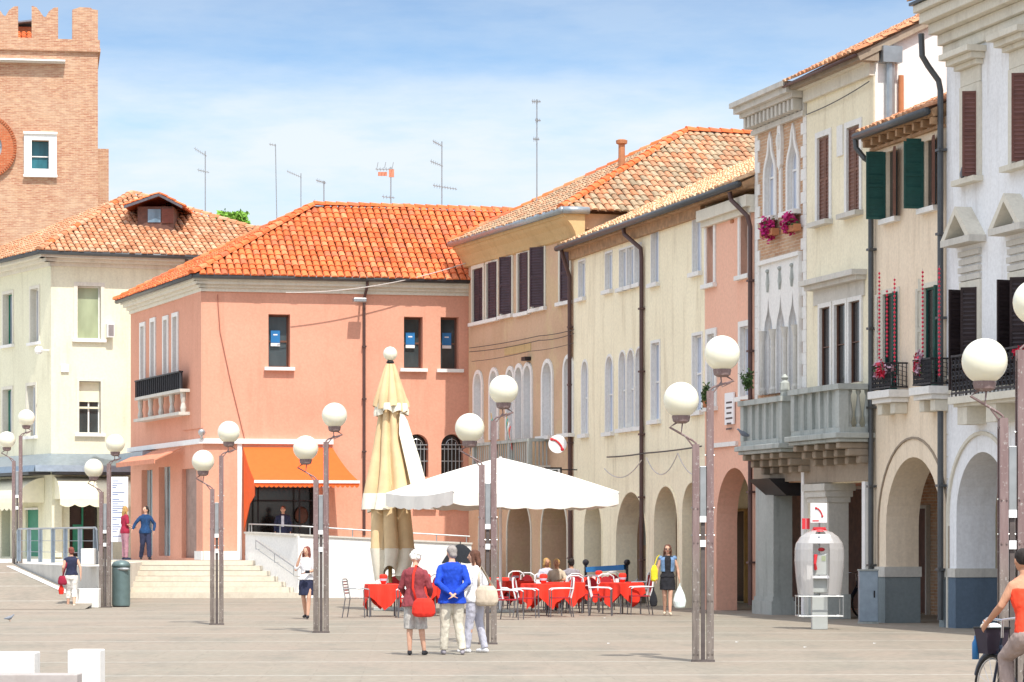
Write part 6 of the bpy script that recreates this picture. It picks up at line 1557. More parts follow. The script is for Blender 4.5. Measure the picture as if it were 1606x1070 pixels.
def furniture():
    # waste bin
    p = gnd(190, 952); t = thing('waste_bin', 'grey green metal waste bin at the left end of the white steps', 'bin', p); B = lambda m, n, mt, par=t, **k: m.build(n, mt, par, local=True, **k)
    B(MB().lathe((0, 0, 0), [(.235, .03), (.24, .06), (.24, 1.02), (.235, 1.05)], 24), 'body', 'bin_green', smooth=False)
    B(MB().lathe((0, 0, 0), [(.246, 1.05), (.245, 1.12), (.20, 1.19), (.10, 1.225), (.01, 1.23)], 24), 'lid', 'bin_green', smooth=True); B(MB().lathe((0, 0, 0), [(.22, 0), (.22, .03)], 20), 'foot', 'dark_iron')
    B(MB().ball((.08, -.2, 1.0), (.17, .07, .05), 12, 8), 'ashtray', 'rail_metal')
    # railing
    P0 = Vector((-10.86, 75.3, TZ)); P1 = Vector((-14.9, 86.3, TZ)); d = (P1-P0); t = thing('railing', 'grey steel handrail with flat posts on the terrace edge', 'railing', P0)
    Bw = lambda m, n, mt, par=t, **k: m.build(n, mt, par, **k); up = Vector((0, 0, 1))
    q = [P0+up*.35, P0+d*.012+up*.9, P0+d*.03+up*.97]+[P0+d*f+up*.97 for f in (.3, .6, .97)]+[P1+up*.85]; Bw(MB().tube(q, .028, 8), 'handrail', 'rail_metal')
    for f in (.03, .2, .37, .52, .68, .83, .97): c = P0+d*f; Bw(MB().beam(c, c+up*.95, .12, .03, up=(d.x, d.y, 0)), 'post', 'metal_blue')
    for z in (.3, .62): Bw(MB().tube([P0+up*z, P1+up*z], .009, 6), 'wire', 'rail_metal')
    # stacked white stone blocks at the corner
    for (x0, x1, y0, y1, z0, z1, lab) in ((-11.4, -10.74, 74.55, 75.05, 0, .50, 'lower white stone block at the foot of the lamp by the bin'), (-11.3, -10.95, 75.2, 76.2, TZ, TZ+.42, 'small white stone block on the terrace corner above the steps')):
        t = MB().box(x0, x1, y0, y1, z0, z1).build('stone_block', 'white_stone', None, bevel=.015); tag(t, lab, 'stone block')
    # low white walls nearest to the camera, bottom left
    for i, (x0, x1, yt, Y, lab) in enumerate(((-14, 54, 1024, 34.6, 'white stone block at the bottom left corner of the photo'), (106, 157, 1020, 34.4, 'white stone block second from the bottom left corner'))):
        k = Y/F; X = lambda px: (px-CX)*k; zt = CH-(yt-HY)*k
        t = MB().box(X(x0), X(x1), Y, Y+.42, 0, zt).build('stone_block', 'white_stone', None, bevel=.012); tag(t, lab, 'stone block', 'white stone blocks in the foreground')
    k = 33.9/F; t = MB().box((-14-CX)*k, (121-CX)*k, 33.9, 34.3, 0, CH-(1058-HY)*k).build('stone_bench', 'stone_grey2', None, bevel=.012); tag(t, 'low grey stone bench slab in front of the two white blocks', 'bench')
    # parapet wall beside the steps
    Ap, Bp, Cp = (-8.42, 90.6), (-6.5, 87.15), (-1.25, 88.3); zs = (1.96, 1.88, 1.62); tk = .22
    t = thing('parapet_wall', 'white rendered parapet wall between the steps and the tan house', 'wall', (Bp[0], Bp[1], 0)); m = MB()
    pts = [Ap, Bp, Cp]; off = [(0.19, .1), (.05, .25), (0, .24)]
    for i in range(2):
        a, b_ = pts[i], pts[i+1]; oa, ob = off[i], off[i+1]; za, zb = zs[i], zs[i+1]
        m.hexa([(a[0], a[1], 0), (b_[0], b_[1], 0), (b_[0]+ob[0], b_[1]+ob[1], 0), (a[0]+oa[0], a[1]+oa[1], 0), (a[0], a[1], za), (b_[0], b_[1], zb), (b_[0]+ob[0], b_[1]+ob[1], zb), (a[0]+oa[0], a[1]+oa[1], za)])
    m.build('wall', 'bare_white', t); m = MB()
    for i in range(2):
        a, b_ = pts[i], pts[i+1]; m.beam((a[0]+off[i][0]/2, a[1]+off[i][1]/2, zs[i]+.03), (b_[0]+off[i+1][0]/2, b_[1]+off[i+1][1]/2, zs[i+1]+.03), .32, .055)
    m.build('coping', 'stone', t)
    a = Vector((-8.3, 90.6, 1.96)); b_ = Vector((-6.4, 87.3, 1.9)); c = Vector((-1.3, 88.45, 1.63)); r = thing('ramp_handrail', 'thin steel handrail running along the top of the white parapet', 'railing', a)
    MB().tube([a+up*.05, a+up*.30, a.lerp(b_, .5)+up*.30, b_+up*.28, b_.lerp(c, .5)+up*.25, c+up*.24], .022, 8).build('handrail', 'rail_metal', r)
    for f in (.05, .6): q = a.lerp(b_, f); MB().tube([q, q+up*.3], .018, 6).build('post', 'rail_metal', r)
    for f in (.05, .3, .55, .8, .98): q = b_.lerp(c, f); MB().tube([q, q+up*.26], .018, 6).build('post', 'rail_metal', r)
    q0 = Vector((-8.0, 89.6, 1.75)); q1 = Vector((-6.62, 87.0, .95)); r = thing('stair_handrail', 'short sloping handrail fixed beside the white steps', 'railing', q1)
    MB().tube([q0, q1], .022, 8).tube([q0+Vector((0, 0, -.25)), q1+Vector((0, 0, -.25))], .012, 6).build('handrail', 'rail_metal', r)
    for f in (.0, .5, 1): q = q0.lerp(q1, f); MB().tube([q, q-up*.28, q-up*.3+Vector((.2, .12, 0))], .014, 6).build('bracket', 'rail_metal', r)
    # information column
    p = Vector(((187-CX)/F*92.5, 92.5, TZ)); t = thing('notice_board', 'tall white notice board with lines of blue text left of the orange building', 'sign', p); Y = 92.5
    x0, x1 = (174-CX)/F*Y, (201-CX)/F*Y; z0, z1 = CH-(850-HY)/F*Y, CH-(748-HY)/F*Y
    MB().box(x0, x1, Y-.04, Y+.04, z0, z1).build('panel', 'sign_white', t); m = MB(); rnd = random.Random(4)
    z = z1-.12
    while z > z0+.15:
        m.box(x0+.05, x0+.05+rnd.uniform(.12, .42), Y-.046, Y-.041, z-.025, z); z -= rnd.choice((.07, .07, .16))
    m.build('text_lines', 'ink_blue', t)
    for x in (x0+.03, x1-.03): MB().box(x-.03, x+.03, Y-.03, Y+.03, TZ, z0).build('leg', 'rail_metal', t)
    # flag-like banner
    # house sign with text on the pink house
    a, zb, c, z2 = A.rect(1137, 616, 1151, 666, .05); t = thing('wall_sign', 'white wall sign with lines of dark text on the pink house', 'sign', A.p(a, zb, .05)); MB().fb(A, a, c, zb, z2, .02, .06).build('panel', 'sign_white', t); m = MB(); rnd = random.Random(9)
    for i in range(6): z = z2-.22-i*.13; w = (c-a)*rnd.uniform(.25, .40); m.fb(A, (a+c)/2-w, (a+c)/2+w, z-.045, z, .0605, .064)
    m.build('text_lines', 'sign_black', t)
    # white striped pillar behind the tables
    p = gnd(838, 928); t = thing('white_pillar', 'slim white pillar with a grey ring standing before the tan arcade', 'pillar', p); B = lambda m, n, mt, par=t, **k: m.build(n, mt, par, local=True, **k)
    B(MB().lathe((0, 0, 0), [(.10, 0), (.10, 2.4)], 16), 'shaft', 'bare_white', smooth=True); B(MB().lathe((0, 0, 1.55), [(.104, 0), (.104, .09)], 16), 'ring', 'rail_metal'); B(MB().lathe((0, 0, 2.4), [(.12, 0), (.12, .05), (.03, .1)], 16), 'cap', 'stone')
    p = gnd(903, 935); t = thing('patio_heater', 'dark patio heater pole at the corner of the arcade', 'heater', p); B = lambda m, n, mt, par=t, **k: m.build(n, mt, par, local=True, **k)
    B(MB().tube([(0, 0, 0), (0, 0, 2.5)], .05, 10), 'pole', 'dark_iron'); B(MB().lathe((0, 0, 2.45), [(.06, 0), (.1, .1), (.32, .16), (.33, .19), (.05, .26)], 18), 'reflector', 'rail_metal')
    # pigeons
    pg = None
    for i, (px, py, s, lab) in enumerate(((15, 975, 1.0, 'grey pigeon walking on the paving at the left edge'),)):
        p = gnd(px, py); t = thing('pigeon', lab, 'bird', p, R(30)); t.scale = (.65, .65, .65)
        MB().rings([[(x, r*.8*math.cos(math.tau*j/10), z+r*math.sin(math.tau*j/10)) for j in range(10)] for x, r, z in ((-.20, .012, .10), (-.12, .035, .11), (-.02, .065, .12), (.06, .06, .14), (.10, .035, .18), (.125, .03, .215), (.15, .022, .225), (.175, .006, .215))]).build('body', 'slate', t, local=True, smooth=True)
        MB().tube([(0, .02, .07), (0, .02, 0)], .006, 5).build('leg', 'terracotta', t, local=True); MB().tube([(.01, -.02, .07), (.02, -.02, 0)], .006, 5).build('leg', 'terracotta', t, local=True)
    for i, (px, py, off, zoff, lab) in enumerate(((1166, 683, .85, 0, 'dark pigeon perched at the left end of the stone balcony slab'), (1509, 277, .2, 0, 'dark pigeon perched on a window sill of the white house'))):
        s = A.s_(px, off); z = A.z_(py, s, off)+(-.03); c = A.p(s, z, off); t = thing('pigeon', lab, 'bird', c, R(200+i*60))
        MB().rings([[(x, r*.8*math.cos(math.tau*j/10), z_+r*math.sin(math.tau*j/10)-.06) for j in range(10)] for x, r, z_ in ((-.20, .012, .08), (-.12, .035, .09), (-.02, .065, .12), (.06, .06, .15), (.10, .035, .19), (.125, .03, .225), (.15, .022, .235), (.175, .006, .225))]).build('body', 'slate', t, local=True, smooth=True)
    # litter: small pale paper scraps
    for i, (px, py) in enumerate(((955, 1010), (1156, 1008), (1263, 1016), (1372, 1010), (949, 970))):
        p = gnd(px, py); o = MB().add([(p.x-.03, p.y-.06, .008), (p.x+.035, p.y-.04, .015), (p.x+.03, p.y+.07, .01), (p.x-.025, p.y+.05, .016)], [(0, 1, 2, 3)]).build('paper_scrap', 'sign_white'); tag(o, ['paper scrap on the paving below the cafe tables', 'paper scrap on the paving right of the pink arch lamp', 'paper scrap on the paving in front of the telephone booth', 'larger paper scrap on the paving near the peach arch', 'paper scrap at the edge of the cafe terrace'][i], 'litter', 'paper scraps on the paving')
simple('spine_dark', (0.10, 0.08, 0.075), 0.7, var=.3); simple('bin_green', (0.13, 0.19, 0.19), 0.45, 0.2); simple('ink_blue', (0.10, 0.16, 0.34), 0.6, var=0.2); plaster('stone_grey2', (0.42, 0.38, 0.36), amt=0.3, dirt=0.3)
# ---------------------------------------------------------------- plants, flowers, bead strings, flags
def petals(name, label, cat, c, r, n, mat, group=None, size=(.03, .07), leafmat='leaf', leafn=0, drop=0.0, seed=1):
    t = thing(name, label, cat, c, 0, group); rnd = random.Random(seed)
    def cloud(k, mt, nm, sh):
        m = MB()
        cl = [Vector((rnd.uniform(-1, 1)*r[0]*.7, rnd.uniform(-1, 1)*r[1]*.7, rnd.uniform(-1, 1)*r[2]*.7)) for _ in range(9)]
        for _ in range(k):
            a = rnd.choice(cl); q = Vector(c)+a+Vector((rnd.gauss(0, .25)*r[0], rnd.gauss(0, .3)*r[1], rnd.gauss(0, .28)*r[2]-drop*abs(rnd.gauss(0, .5)))); s = rnd.uniform(*size)
            u = Vector((rnd.gauss(0, 1), rnd.gauss(0, 1), rnd.gauss(0, 1))).normalized(); v = u.orthogonal().normalized()
            m.quad(q-u*s, q+v*s*sh, q+u*s, q-v*s*sh)
        m.build(nm, mt, t)
    if n: cloud(n, mat, 'flowers', .8)
    if leafn: cloud(leafn, leafmat, 'leaves', .45)
    return t
def flowers():
    for i, (px, py, lab) in enumerate(((1206, 354, 'magenta flowers in the left gothic window'), (1240, 347, 'magenta flowers in the right gothic window'))):
        s = A.s_(px, .18); z = A.z_(py, s, .18); c = A.p(s, z, .18); t = petals('window_flowers', lab, 'flowers', c, (.16, .34, .2), 700, 'petal', 'magenta flower boxes in the gothic windows', leafn=60, drop=.12, seed=i+2)
        MB().fb(A, s-.42, s+.42, z-.25, z-.1, .08, .26).build('flower_box', 'terracotta', t)
    s = A.s_(1171, .5); z = Z(612, 1171, .5); c = A.p(s, z+.1, .5); t = petals('potted_plant', 'green potted plant at the left end of the stone balcony', 'plant', c+Vector((0, 0, .1)), (.15, .15, .28), 0, 'petal', leafn=260, seed=6); MB().lathe(A.p(s, z-.55, .5), [(.1, 0), (.15, .3), (.16, .32)], 12).build('pot', 'terracotta', t)
    s = S(1117); z = Z(632, 1117); c = A.p(s, z+.15, .15); t = petals('potted_plant', 'green potted plant on the sill of the pink house window', 'plant', c+Vector((0, 0, .05)), (.12, .2, .25), 0, 'petal', leafn=220, seed=7); MB().lathe(A.p(s, z-.12, .15), [(.08, 0), (.11, .2)], 12).build('pot', 'terracotta', t)
    for i, (px, py, lab) in enumerate(((1384, 581, 'heap of pink and grey flowers on the left balconette of the pale house'), (1440, 571, 'pink flowers at the right balconette of the pale house'))):
        s = A.s_(px, .4); z = A.z_(py, s, .4); petals('balcony_flowers', lab, 'flowers', A.p(s, z, .4), (.16, .42, .14) if i == 0 else (.08, .16, .22), 330 if i == 0 else 170, 'petal_pale', 'flowers on the balconettes', leafn=70, seed=20+i)
        petals('balcony_flowers', lab.replace('pink', 'red'), 'flowers', A.p(s, z, .42), (.15, .38, .14) if i == 0 else (.07, .14, .2), 160 if i == 0 else 70, 'bead_red', 'flowers on the balconettes', seed=30+i)
    s = A.s_(1602, .45); z = A.z_(556, s, .45); petals('balcony_flowers', 'red flowers on the railing of the white house at the right edge', 'flowers', A.p(s, z, .45), (.12, .2, .12), 260, 'bead_red', 'flowers on the balconettes', leafn=60, seed=40)
    # strings of red beads
    k = 0
    for px, y0, y1, lab in ((1379, 427, 572, 'first'), (1391, 455, 560, 'second'), (1403, 437, 600, 'third'), (1447, 425, 560, 'fourth'), (1473, 420, 592, 'fifth')):
        s = A.s_(px, .3); z0, z1 = A.z_(y0, s, .3), A.z_(y1, s, .3); rnd = random.Random(k); m = MB(); z = z0; j = 0
        t = thing('bead_string', lab+' string of red beads from the left on the pale house', 'decoration', A.p(s, z1, .3), 0, 'strings of red beads hanging at the pale house windows')
        pr = []
        while z > z1: pr += [(.004, z), (.02, z-.012), (.027, z-.028), (.02, z-.044), (.004, z-.056)]; z -= .085
        q_ = A.p(s, 0, .3); m.lathe((q_.x, q_.y, 0), pr[::-1], 7)
        m.build('beads', 'bead_red', t); MB().tube([A.p(s, z0+.05, .3), A.p(s, z1, .3)], .004, 4).build('string', 'cable_pale', t); k += 1
    fl = (S(1381), S(1405))
    # flags on the tan balcony
    for px, col, lab in ((776, 'flag_green', 'flag with green and red bands hanging at the left of the tan balcony'), (800, 'flag_green', 'flag hanging in the middle of the tan balcony')):
        s = T.s_(px, .7); z0 = T.z_(655, s, .7); z1 = T.z_(692, s, .7); t = thing('flag', lab, 'flag', T.p(s, z1, .7), 0, 'flags on the tan house balcony'); h = z0-z1
        for j, mt in enumerate((col, 'sign_white', 'sign_red')):
            m = MB(); a = s-.2+.13*j
            for q in range(8): 
                u0, u1 = q/8, (q+1)/8; w = .05*math.sin(u0*5); w2 = .05*math.sin(u1*5)
                m.quad(T.p(a+w*.4, z0-h*u0-j*.12, .72+w), T.p(a+.13+w*.4, z0-h*u0-j*.12-.05, .72+w+.02), T.p(a+.13+w2*.4, z0-h*u1-j*.12-.05, .72+w2+.02), T.p(a+w2*.4, z0-h*u1-j*.12, .72+w2))
            m.build('band', mt, t)
        MB().tube([T.p(s-.1, z1-.1, .65), T.p(s-.22, z0+.15, .75)], .015, 6).build('pole', 'wood_yellow', t)
simple('flag_green', (0.02, 0.30, 0.22), 0.8)
# ================================================================ PEOPLE
TEX = bpy.data.textures.new('folds', 'CLOUDS'); TEX.noise_scale = 0.11; TEX.noise_depth = 2
def vox(mb, name, mat, parent, voxel=0.011, it=5, smooth=0.5, fold=0.0):
    o = mb.build('tmp', mat, None, local=True); me0 = o.data
    r = o.modifiers.new('r', 'REMESH'); r.mode = 'VOXEL'; r.voxel_size = voxel; r.use_smooth_shade = True
    s = o.modifiers.new('s', 'SMOOTH'); s.factor = smooth; s.iterations = it
    if fold:
        d = o.modifiers.new('d', 'DISPLACE'); d.texture = TEX; d.strength = fold; d.mid_level = .5; d.texture_coords = 'LOCAL'
    dg = bpy.context.evaluated_depsgraph_get(); me = bpy.data.meshes.new_from_object(o.evaluated_get(dg)); me.name = name
    bpy.data.objects.remove(o); bpy.data.meshes.remove(me0)
    me.materials.clear(); me.materials.append(MATS[mat]); me.polygons.foreach_set('use_smooth', [True]*len(me.polygons))
    n = bpy.data.objects.new(name, me); COL.objects.link(n); n.parent = parent; return n
def cloth(name, c, var=0.16, scale=10): 
    m, nt, b = mat_new(name); g = N(nt, 'ShaderNodeTexCoord').outputs['Object']
    f = ramp(nt, noise(nt, mapping(nt, g, (1, 1, .5)), scale, 4, .6), [(0.3, 1-var), (0.7, 1+var)]); L(nt, mixc(nt, 1.0, c, f, 'MULTIPLY'), b.inputs['Base Color']); setp(b, Roughness=0.9)
    bump(nt, b, noise(nt, mapping(nt, g, (1, 1, .35)), 13, 3), 0.8, 0.03)
cloth('skin', (0.62, 0.36, 0.25), .06); cloth('skin_tan', (0.50, 0.26, 0.16), .06); cloth('c_maroon', (0.26, 0.045, 0.055)); cloth('c_blue', (0.008, 0.06, 0.50), .25, 6); cloth('c_beige', (0.62, 0.58, 0.48)); cloth('c_offwhite', (0.75, 0.73, 0.68))
cloth('c_white', (0.78, 0.78, 0.80)); cloth('c_navy', (0.02, 0.025, 0.06)); cloth('c_black', (0.015, 0.015, 0.02)); cloth('c_greycheck', (0.45, 0.43, 0.40), .3, 22); cloth('c_red', (0.72, 0.03, 0.015)); cloth('c_sand', (0.60, 0.50, 0.38)); cloth('c_lilac', (0.50, 0.50, 0.58)); cloth('c_palegrey', (0.66, 0.67, 0.74))
cloth('c_denim', (0.16, 0.27, 0.45), .3); cloth('c_jacketblue', (0.008, 0.045, 0.13), .5); cloth('c_crimson', (0.30, 0.012, 0.04)); cloth('c_pink', (0.40, 0.20, 0.24)); cloth('c_orange', (0.85, 0.06, 0.02)); cloth('c_taupe', (0.34, 0.26, 0.23)); cloth('c_yellow', (0.80, 0.66, 0.03)); cloth('c_plastic', (0.72, 0.82, 0.80)); cloth('c_grey', (0.30, 0.28, 0.31))  # jacketblue, crimson and pink darkened: shade on the terrace pair put into the colour
cloth('h_white', (0.74, 0.72, 0.66), .25, 20); cloth('h_grey', (0.30, 0.27, 0.25), .35, 22); cloth('h_dark', (0.02, 0.014, 0.012), .3, 20); cloth('h_brown', (0.12, 0.05, 0.03), .3, 20); cloth('h_red', (0.20, 0.055, 0.04), .3, 20); cloth('h_blonde', (0.40, 0.24, 0.08), .3, 20)
simple('eye', (0.03, 0.02, 0.02), 0.3); simple('lips', (0.42, 0.10, 0.09), 0.5); cloth('umbrella_black', (0.008, 0.010, 0.014), .1)
V = Vector
def limb(m, pts, rs, n=10):
    m.tube(pts, rs, n)
    for p, r in zip(pts, rs): m.ball(p, r if not isinstance(r, tuple) else max(r), 10, 8)
def hand(m, w, d, side, palm_n, curl=.5):
    """w wrist, d pointing direction, side = thumb side"""
    d = V(d).normalized(); th = V(side); th = (th-d*th.dot(d)).normalized(); nn = d.cross(th)
    m.tube([w, w+d*.045, w+d*.085], [(.026, .018), (.036, .017), (.036, .015)], 10, ref=th)
    for i, (o, ln) in enumerate(((.026, .068), (.009, .076), (-.009, .070), (-.026, .055))):
        b = w+d*.08+th*o; k1 = b+d*ln*.5+V(palm_n)*.012*curl; k2 = k1+(d*(1-curl*.6)+V(palm_n)*curl).normalized()*ln*.55
        m.tube([b-d*.02, k1, k2], [.0095, .0088, .0072], 6); m.ball(k2, .0074, 6, 5)
    b = w+d*.025+th*.026; k = b+(d*.5+th*.75).normalized()*.034; e = k+(d*.9+th*.2+V(palm_n)*.3).normalized()*.03; m.tube([b-th*.01, k, e], [.0125, .0105, .0085], 6); m.ball(e, .0085, 6, 5)
def person(label, loc, rz, h=1.7, arms=None, legs=None, top='c_white', sleeve='short', toplen=.86, bottom='trousers', bmat='c_navy', hair='short', hmat='h_brown', shoes='c_black', skin='skin', lean=0.0, turn=0.0, female=False, loose=1.0, seated=False, stoop=0.0, voxel=0.011, dress=False, heavy=1.0, bareback=False):
    k = h/1.7; t = thing('person', label, 'person', loc, rz)
    root = bpy.data.objects.new; 
    sh = .165 if female else .185; hz = .90; dz = 0.0
    if seated: dz = -.42
    Hh = V((0, 0, hz+dz))
    ly = lambda z: math.tan(R(lean))*(z-hz-dz)                      # forward lean of the trunk (facing +Y)
    sz = 1.40+dz; P = lambda x, y, z: V((x, y+ly(z), z))
    arms = arms or [((-.24, -.02, 1.13), (-.24, .06, .90)), ((.24, -.02, 1.13), (.24, .06, .90))]
    legs = legs or [((-.09, .01, .49), (-.10, 0, .08)), ((.09, .01, .49), (.10, 0, .08))]
    m = MB(); body = MB(); wd = (.92 if female else 1.0)*heavy
    TR = [(.84, .155, .10), (.92, .165*(1.06 if female else 1), .108), (1.02, .14*wd, .095), (1.10, .13*wd, .092), (1.22, .150*wd, .108), (1.33, .165*wd, .105), (1.40, .14*wd, .08), (1.445, .07, .06)]
    def trunk(mb, add=0.0, lo=.84, hi=1.45, flare=0.0):
        rg = []
        for z, rx, ry in [q for q in TR if lo-.001 <= q[0] <= hi+.001] or TR:
            zz = z+dz; a = add+flare*max(0, (1.1-z)); rg.append([P((rx+a)*math.cos(math.tau*j/20), (ry+a)*math.sin(math.tau*j/20)-stoop*.3*max(0, z-1.1), zz) for j in range(20)])
        mb.rings(rg)
    trunk(body)
    body.tube([P(0, 0, 1.42+dz), P(0, .012+stoop*.1, 1.50+dz)], [.052, .048], 12)
    # head
    hc = P(0, .02+stoop*.18, 1.595+dz); rot = Matrix.Rotation(R(turn), 3, 'Z') @ Matrix.Rotation(R(-stoop*25), 3, 'X')
    hp = lambda x, y, z: hc+rot @ V((x, y, z))
    body.ball(hc, (.074, .092, .098), 16, 12, rot=rot); body.ball(hp(0, .012, -.035), (.060, .070, .078), 14, 10, rot=rot); body.ball(hp(0, .045, -.088), (.028, .025, .02), 8, 6, rot=rot)
    body.tube([hp(0, .088, .01), hp(0, .105, -.028), hp(0, .09, -.036)], [.009, .014, .010], 8)
    for s in (-1, 1): body.ball(hp(s*.075, .0, -.012), (.012, .022, .032), 8, 6, rot=rot); body.ball(hp(s*.032, .078, .016), (.02, .012, .008), 8, 6, rot=rot)
    # arms
    A_ = []
    for i, (e, w) in enumerate(arms):
        s = -1 if i == 0 else 1; S_ = P(s*(sh-.008), 0, sz-.05); E = V(e); W = V(w)
        if not seated: E = P(*e); W = P(*w)
        A_.append((S_, E, W)); limb(body, [S_, S_.lerp(E, .5), E, E.lerp(W, .35), W], [.050, .044, .037, .037, .024]); dd = (W-E).normalized()
        inn = V((-s, 0, 0)); f = V((0, 1, .2)); hand(body, W, dd, f, inn*.9)
    Lg = []
    for i, (kn, an) in enumerate(legs):
        s = -1 if i == 0 else 1; HP = V((s*.085, 0, hz-.03+dz)); K = V(kn); AN = V(an); Lg.append((HP, K, AN)); limb(body, [HP, HP.lerp(K, .4), K, K.lerp(AN, .3)+V((0, -.015, 0)), AN], [.082, .074, .052, .052, .034])
    b = vox(body, 'body', skin, t, voxel)
    q = MB()
    for s in (-1, 1): q.ball(hp(s*.030, .083, .004), (.012, .008, .007), 8, 6, rot=rot)
    q.build('eyes', 'eye', t, smooth=True, local=True); MB().ball(hp(0, .085, -.058), (.022, .008, .006), 8, 6, rot=rot).build('mouth', 'lips', t, smooth=True, local=True)
    # top garment
    if top:
        m = MB(); lo = .84 if toplen < .9 else 1.02 if toplen > .95 else .92; trunk(m, .016*loose, lo, 1.45, flare=.10*loose if toplen < .9 else .03)
        if toplen < .82: m.rings([[P((.165+.03*loose+fl)*math.cos(math.tau*j/20), (.115+.03*loose+fl)*math.sin(math.tau*j/20), z+dz) for j in range(20)] for z, fl in ((toplen, .03), (.86, .02), (.92, .0))])
        if not bareback:
            for i, (S_, E, W) in enumerate(A_):
                if sleeve == 'none': m.ball(S_, .056, 10, 8)
                elif sleeve == 'short': limb(m, [S_, S_.lerp(E, .45), S_.lerp(E, .8)], [.062, .060, .060])
                elif sleeve == 'elbow': limb(m, [S_, S_.lerp(E, .5), E, E.lerp(W, .3)], [.064, .062, .060, .058])
                else: limb(m, [S_, S_.lerp(E, .5), E, E.lerp(W, .45), E.lerp(W, .9)], [.060, .060, .056, .052, .044])
        else:
            m = MB(); trunk(m, .014, .84, 1.33)
            for s in (-1, 1): m.tube([P(s*.09, .09, 1.30), P(s*.10, .03, 1.42), P(s*.05, -.09, 1.36), P(s*.04, -.11, 1.28)], .016, 6)
        g = vox(m, 'dress' if dress else 'shirt', top, t, voxel, 4, fold=.028)
    if bottom in ('trousers', 'capri', 'shorts'):
        m = MB(); f = dict(trousers=1.0, capri=.55, shorts=.12)[bottom]
        m.rings([[P((rx+.016)*math.cos(math.tau*j/20), (ry+.016)*math.sin(math.tau*j/20), z+dz) for j in range(20)] for z, rx, ry in ((.80, .14, .095), (.86, .160, .104), (.94, .162, .106), (1.0, .145, .097))])
        for HP, K, AN in Lg:
            e = K.lerp(AN, f)
            pts = [HP, HP.lerp(K, .45), K]; rs = [.102*loose**.5, .092*loose**.5, .070*loose]
            if bottom != 'shorts': pts += [K.lerp(AN, f*.6), e]; rs += [.064*loose, (.055 if bottom == 'trousers' else .058)*loose]
            else: pts[-1] = e; rs[-1] = .088*loose
            m.tube(pts, rs, 14); [m.ball(p, r, 12, 8) for p, r in list(zip(pts, rs))[:-1]]
        vox(m, {'trousers': 'trousers', 'capri': 'trousers', 'shorts': 'shorts'}[bottom], bmat, t, voxel, 4, fold=.022)
    if bottom == 'skirt':
        m = MB(); zk = .56 if not dress else .62
        rg = []
        for i, (z, a, b_) in enumerate(((1.02, .135, .10), (.94, .168, .118), (.84, .182, .128), (.70, .185, .135), (zk, .19, .145))):
            rg.append([P((a)*math.cos(math.tau*j/28)*(1+.03*math.sin(j*1.8)*(i > 2)), b_*math.sin(math.tau*j/28)*(1+.05*math.sin(j*1.8)*(i > 2))+(.0), z+dz) for j in range(28)])
        m.rings(rg); vox(m, 'skirt', bmat, t, voxel, 3, fold=.02)
    # shoes
    for i, (HP, K, AN) in enumerate(Lg):
        s = -1 if i == 0 else 1; fd = V((s*.12, 1, 0)).normalized(); a = V((AN.x, AN.y, AN.z)); 
        tip = a+fd*.15+V((0, 0, -.045)); heel = a-fd*.045+V((0, 0, -.045))
        m = MB(); m.tube([heel, a+V((0, 0, -.035)), a+fd*.08+V((0, 0, -.04)), tip], [.030, .040, .038, .026], 10); m.ball(heel, .031, 8, 6); m.ball(tip, .027, 8, 6); m.tube([a+V((0, 0, .0)), a+V((0, 0, -.04))], [.038, .040], 10); vox(m, 'shoe', shoes, t, voxel, 2)
    # hair
    m = MB()
    if hair == 'short': m.ball(hp(0, -.018, .022), (.083, .092, .092), 16, 12, rot=rot); m.ball(hp(0, -.04, -.03), (.074, .066, .065), 12, 8, rot=rot)
    if hair == 'curly':
        rnd = random.Random(3)
        for i in range(26): a = rnd.uniform(0, math.tau); e = rnd.uniform(-.5, 1.4); m.ball(hp(.078*math.cos(a)*math.cos(e), -.02+.085*math.sin(a)*math.cos(e) if math.sin(a) < .3 else -.01, .02+.09*math.sin(e)), .032, 8, 6)
        m.ball(hp(0, -.02, .02), (.085, .09, .09), 12, 8, rot=rot)
    if hair in ('long', 'shoulder'):
        m.ball(hp(0, -.018, .022), (.086, .094, .094), 16, 12, rot=rot); L_ = -.20 if hair == 'shoulder' else -.30
        m.tube([hp(0, -.05, .0), hp(0, -.075, -.10), hp(0, -.085, L_)], [(.082, .055), (.085, .050), (.06, .03)], 14, ref=rot @ V((1, 0, 0)))
        for s in (-1, 1): m.tube([hp(s*.066, .015, .04), hp(s*.082, .01, -.06), hp(s*.080, -.0, L_*.8)], [.026, .030, .020], 8)
    if hair == 'bun': m.ball(hp(0, -.018, .022), (.082, .091, .092), 16, 12, rot=rot); m.ball(hp(0, -.115, .03), .042, 10, 8)
    if hair == 'tail': m.ball(hp(0, -.018, .022), (.082, .091, .092), 16, 12, rot=rot); m.tube([hp(0, -.10, .03), hp(0, -.14, -.03), hp(0, -.12, -.14)], [.03, .032, .015], 10)
    vox(m, 'hair', hmat, t, voxel, 2, fold=.03)
    t.scale = (k, k, k)
    return t
def loc_px(px, py, z=0.0): return gnd(px, py, z)
def shoulder_bag(name, label, cat, pts, mat, center, size, owner_loc, strapmat=None, group=None):
    t = thing(name, label, cat, center)
    m = MB(); sx_, sy_, sz_ = size; rg = []
    for z, f in ((-.5, .55), (-.46, .8), (-.3, 1.0), (0, .98), (.3, .86), (.5, .6)): rg.append([(sx_*f*math.cos(math.tau*j/20)*.5*(1+.04*math.sin(j*2.1)), sy_*f*math.sin(math.tau*j/20)*.5, sz_*z) for j in range(20)])
    vox(m.rings(rg), 'bag_body', mat, t, .010, 3)
    if pts: MB().tube(pts, .018, 8, sq=(1, .35), ref=(1, 0, 0)).build('strap', strapmat or mat, t, smooth=True)
    return t
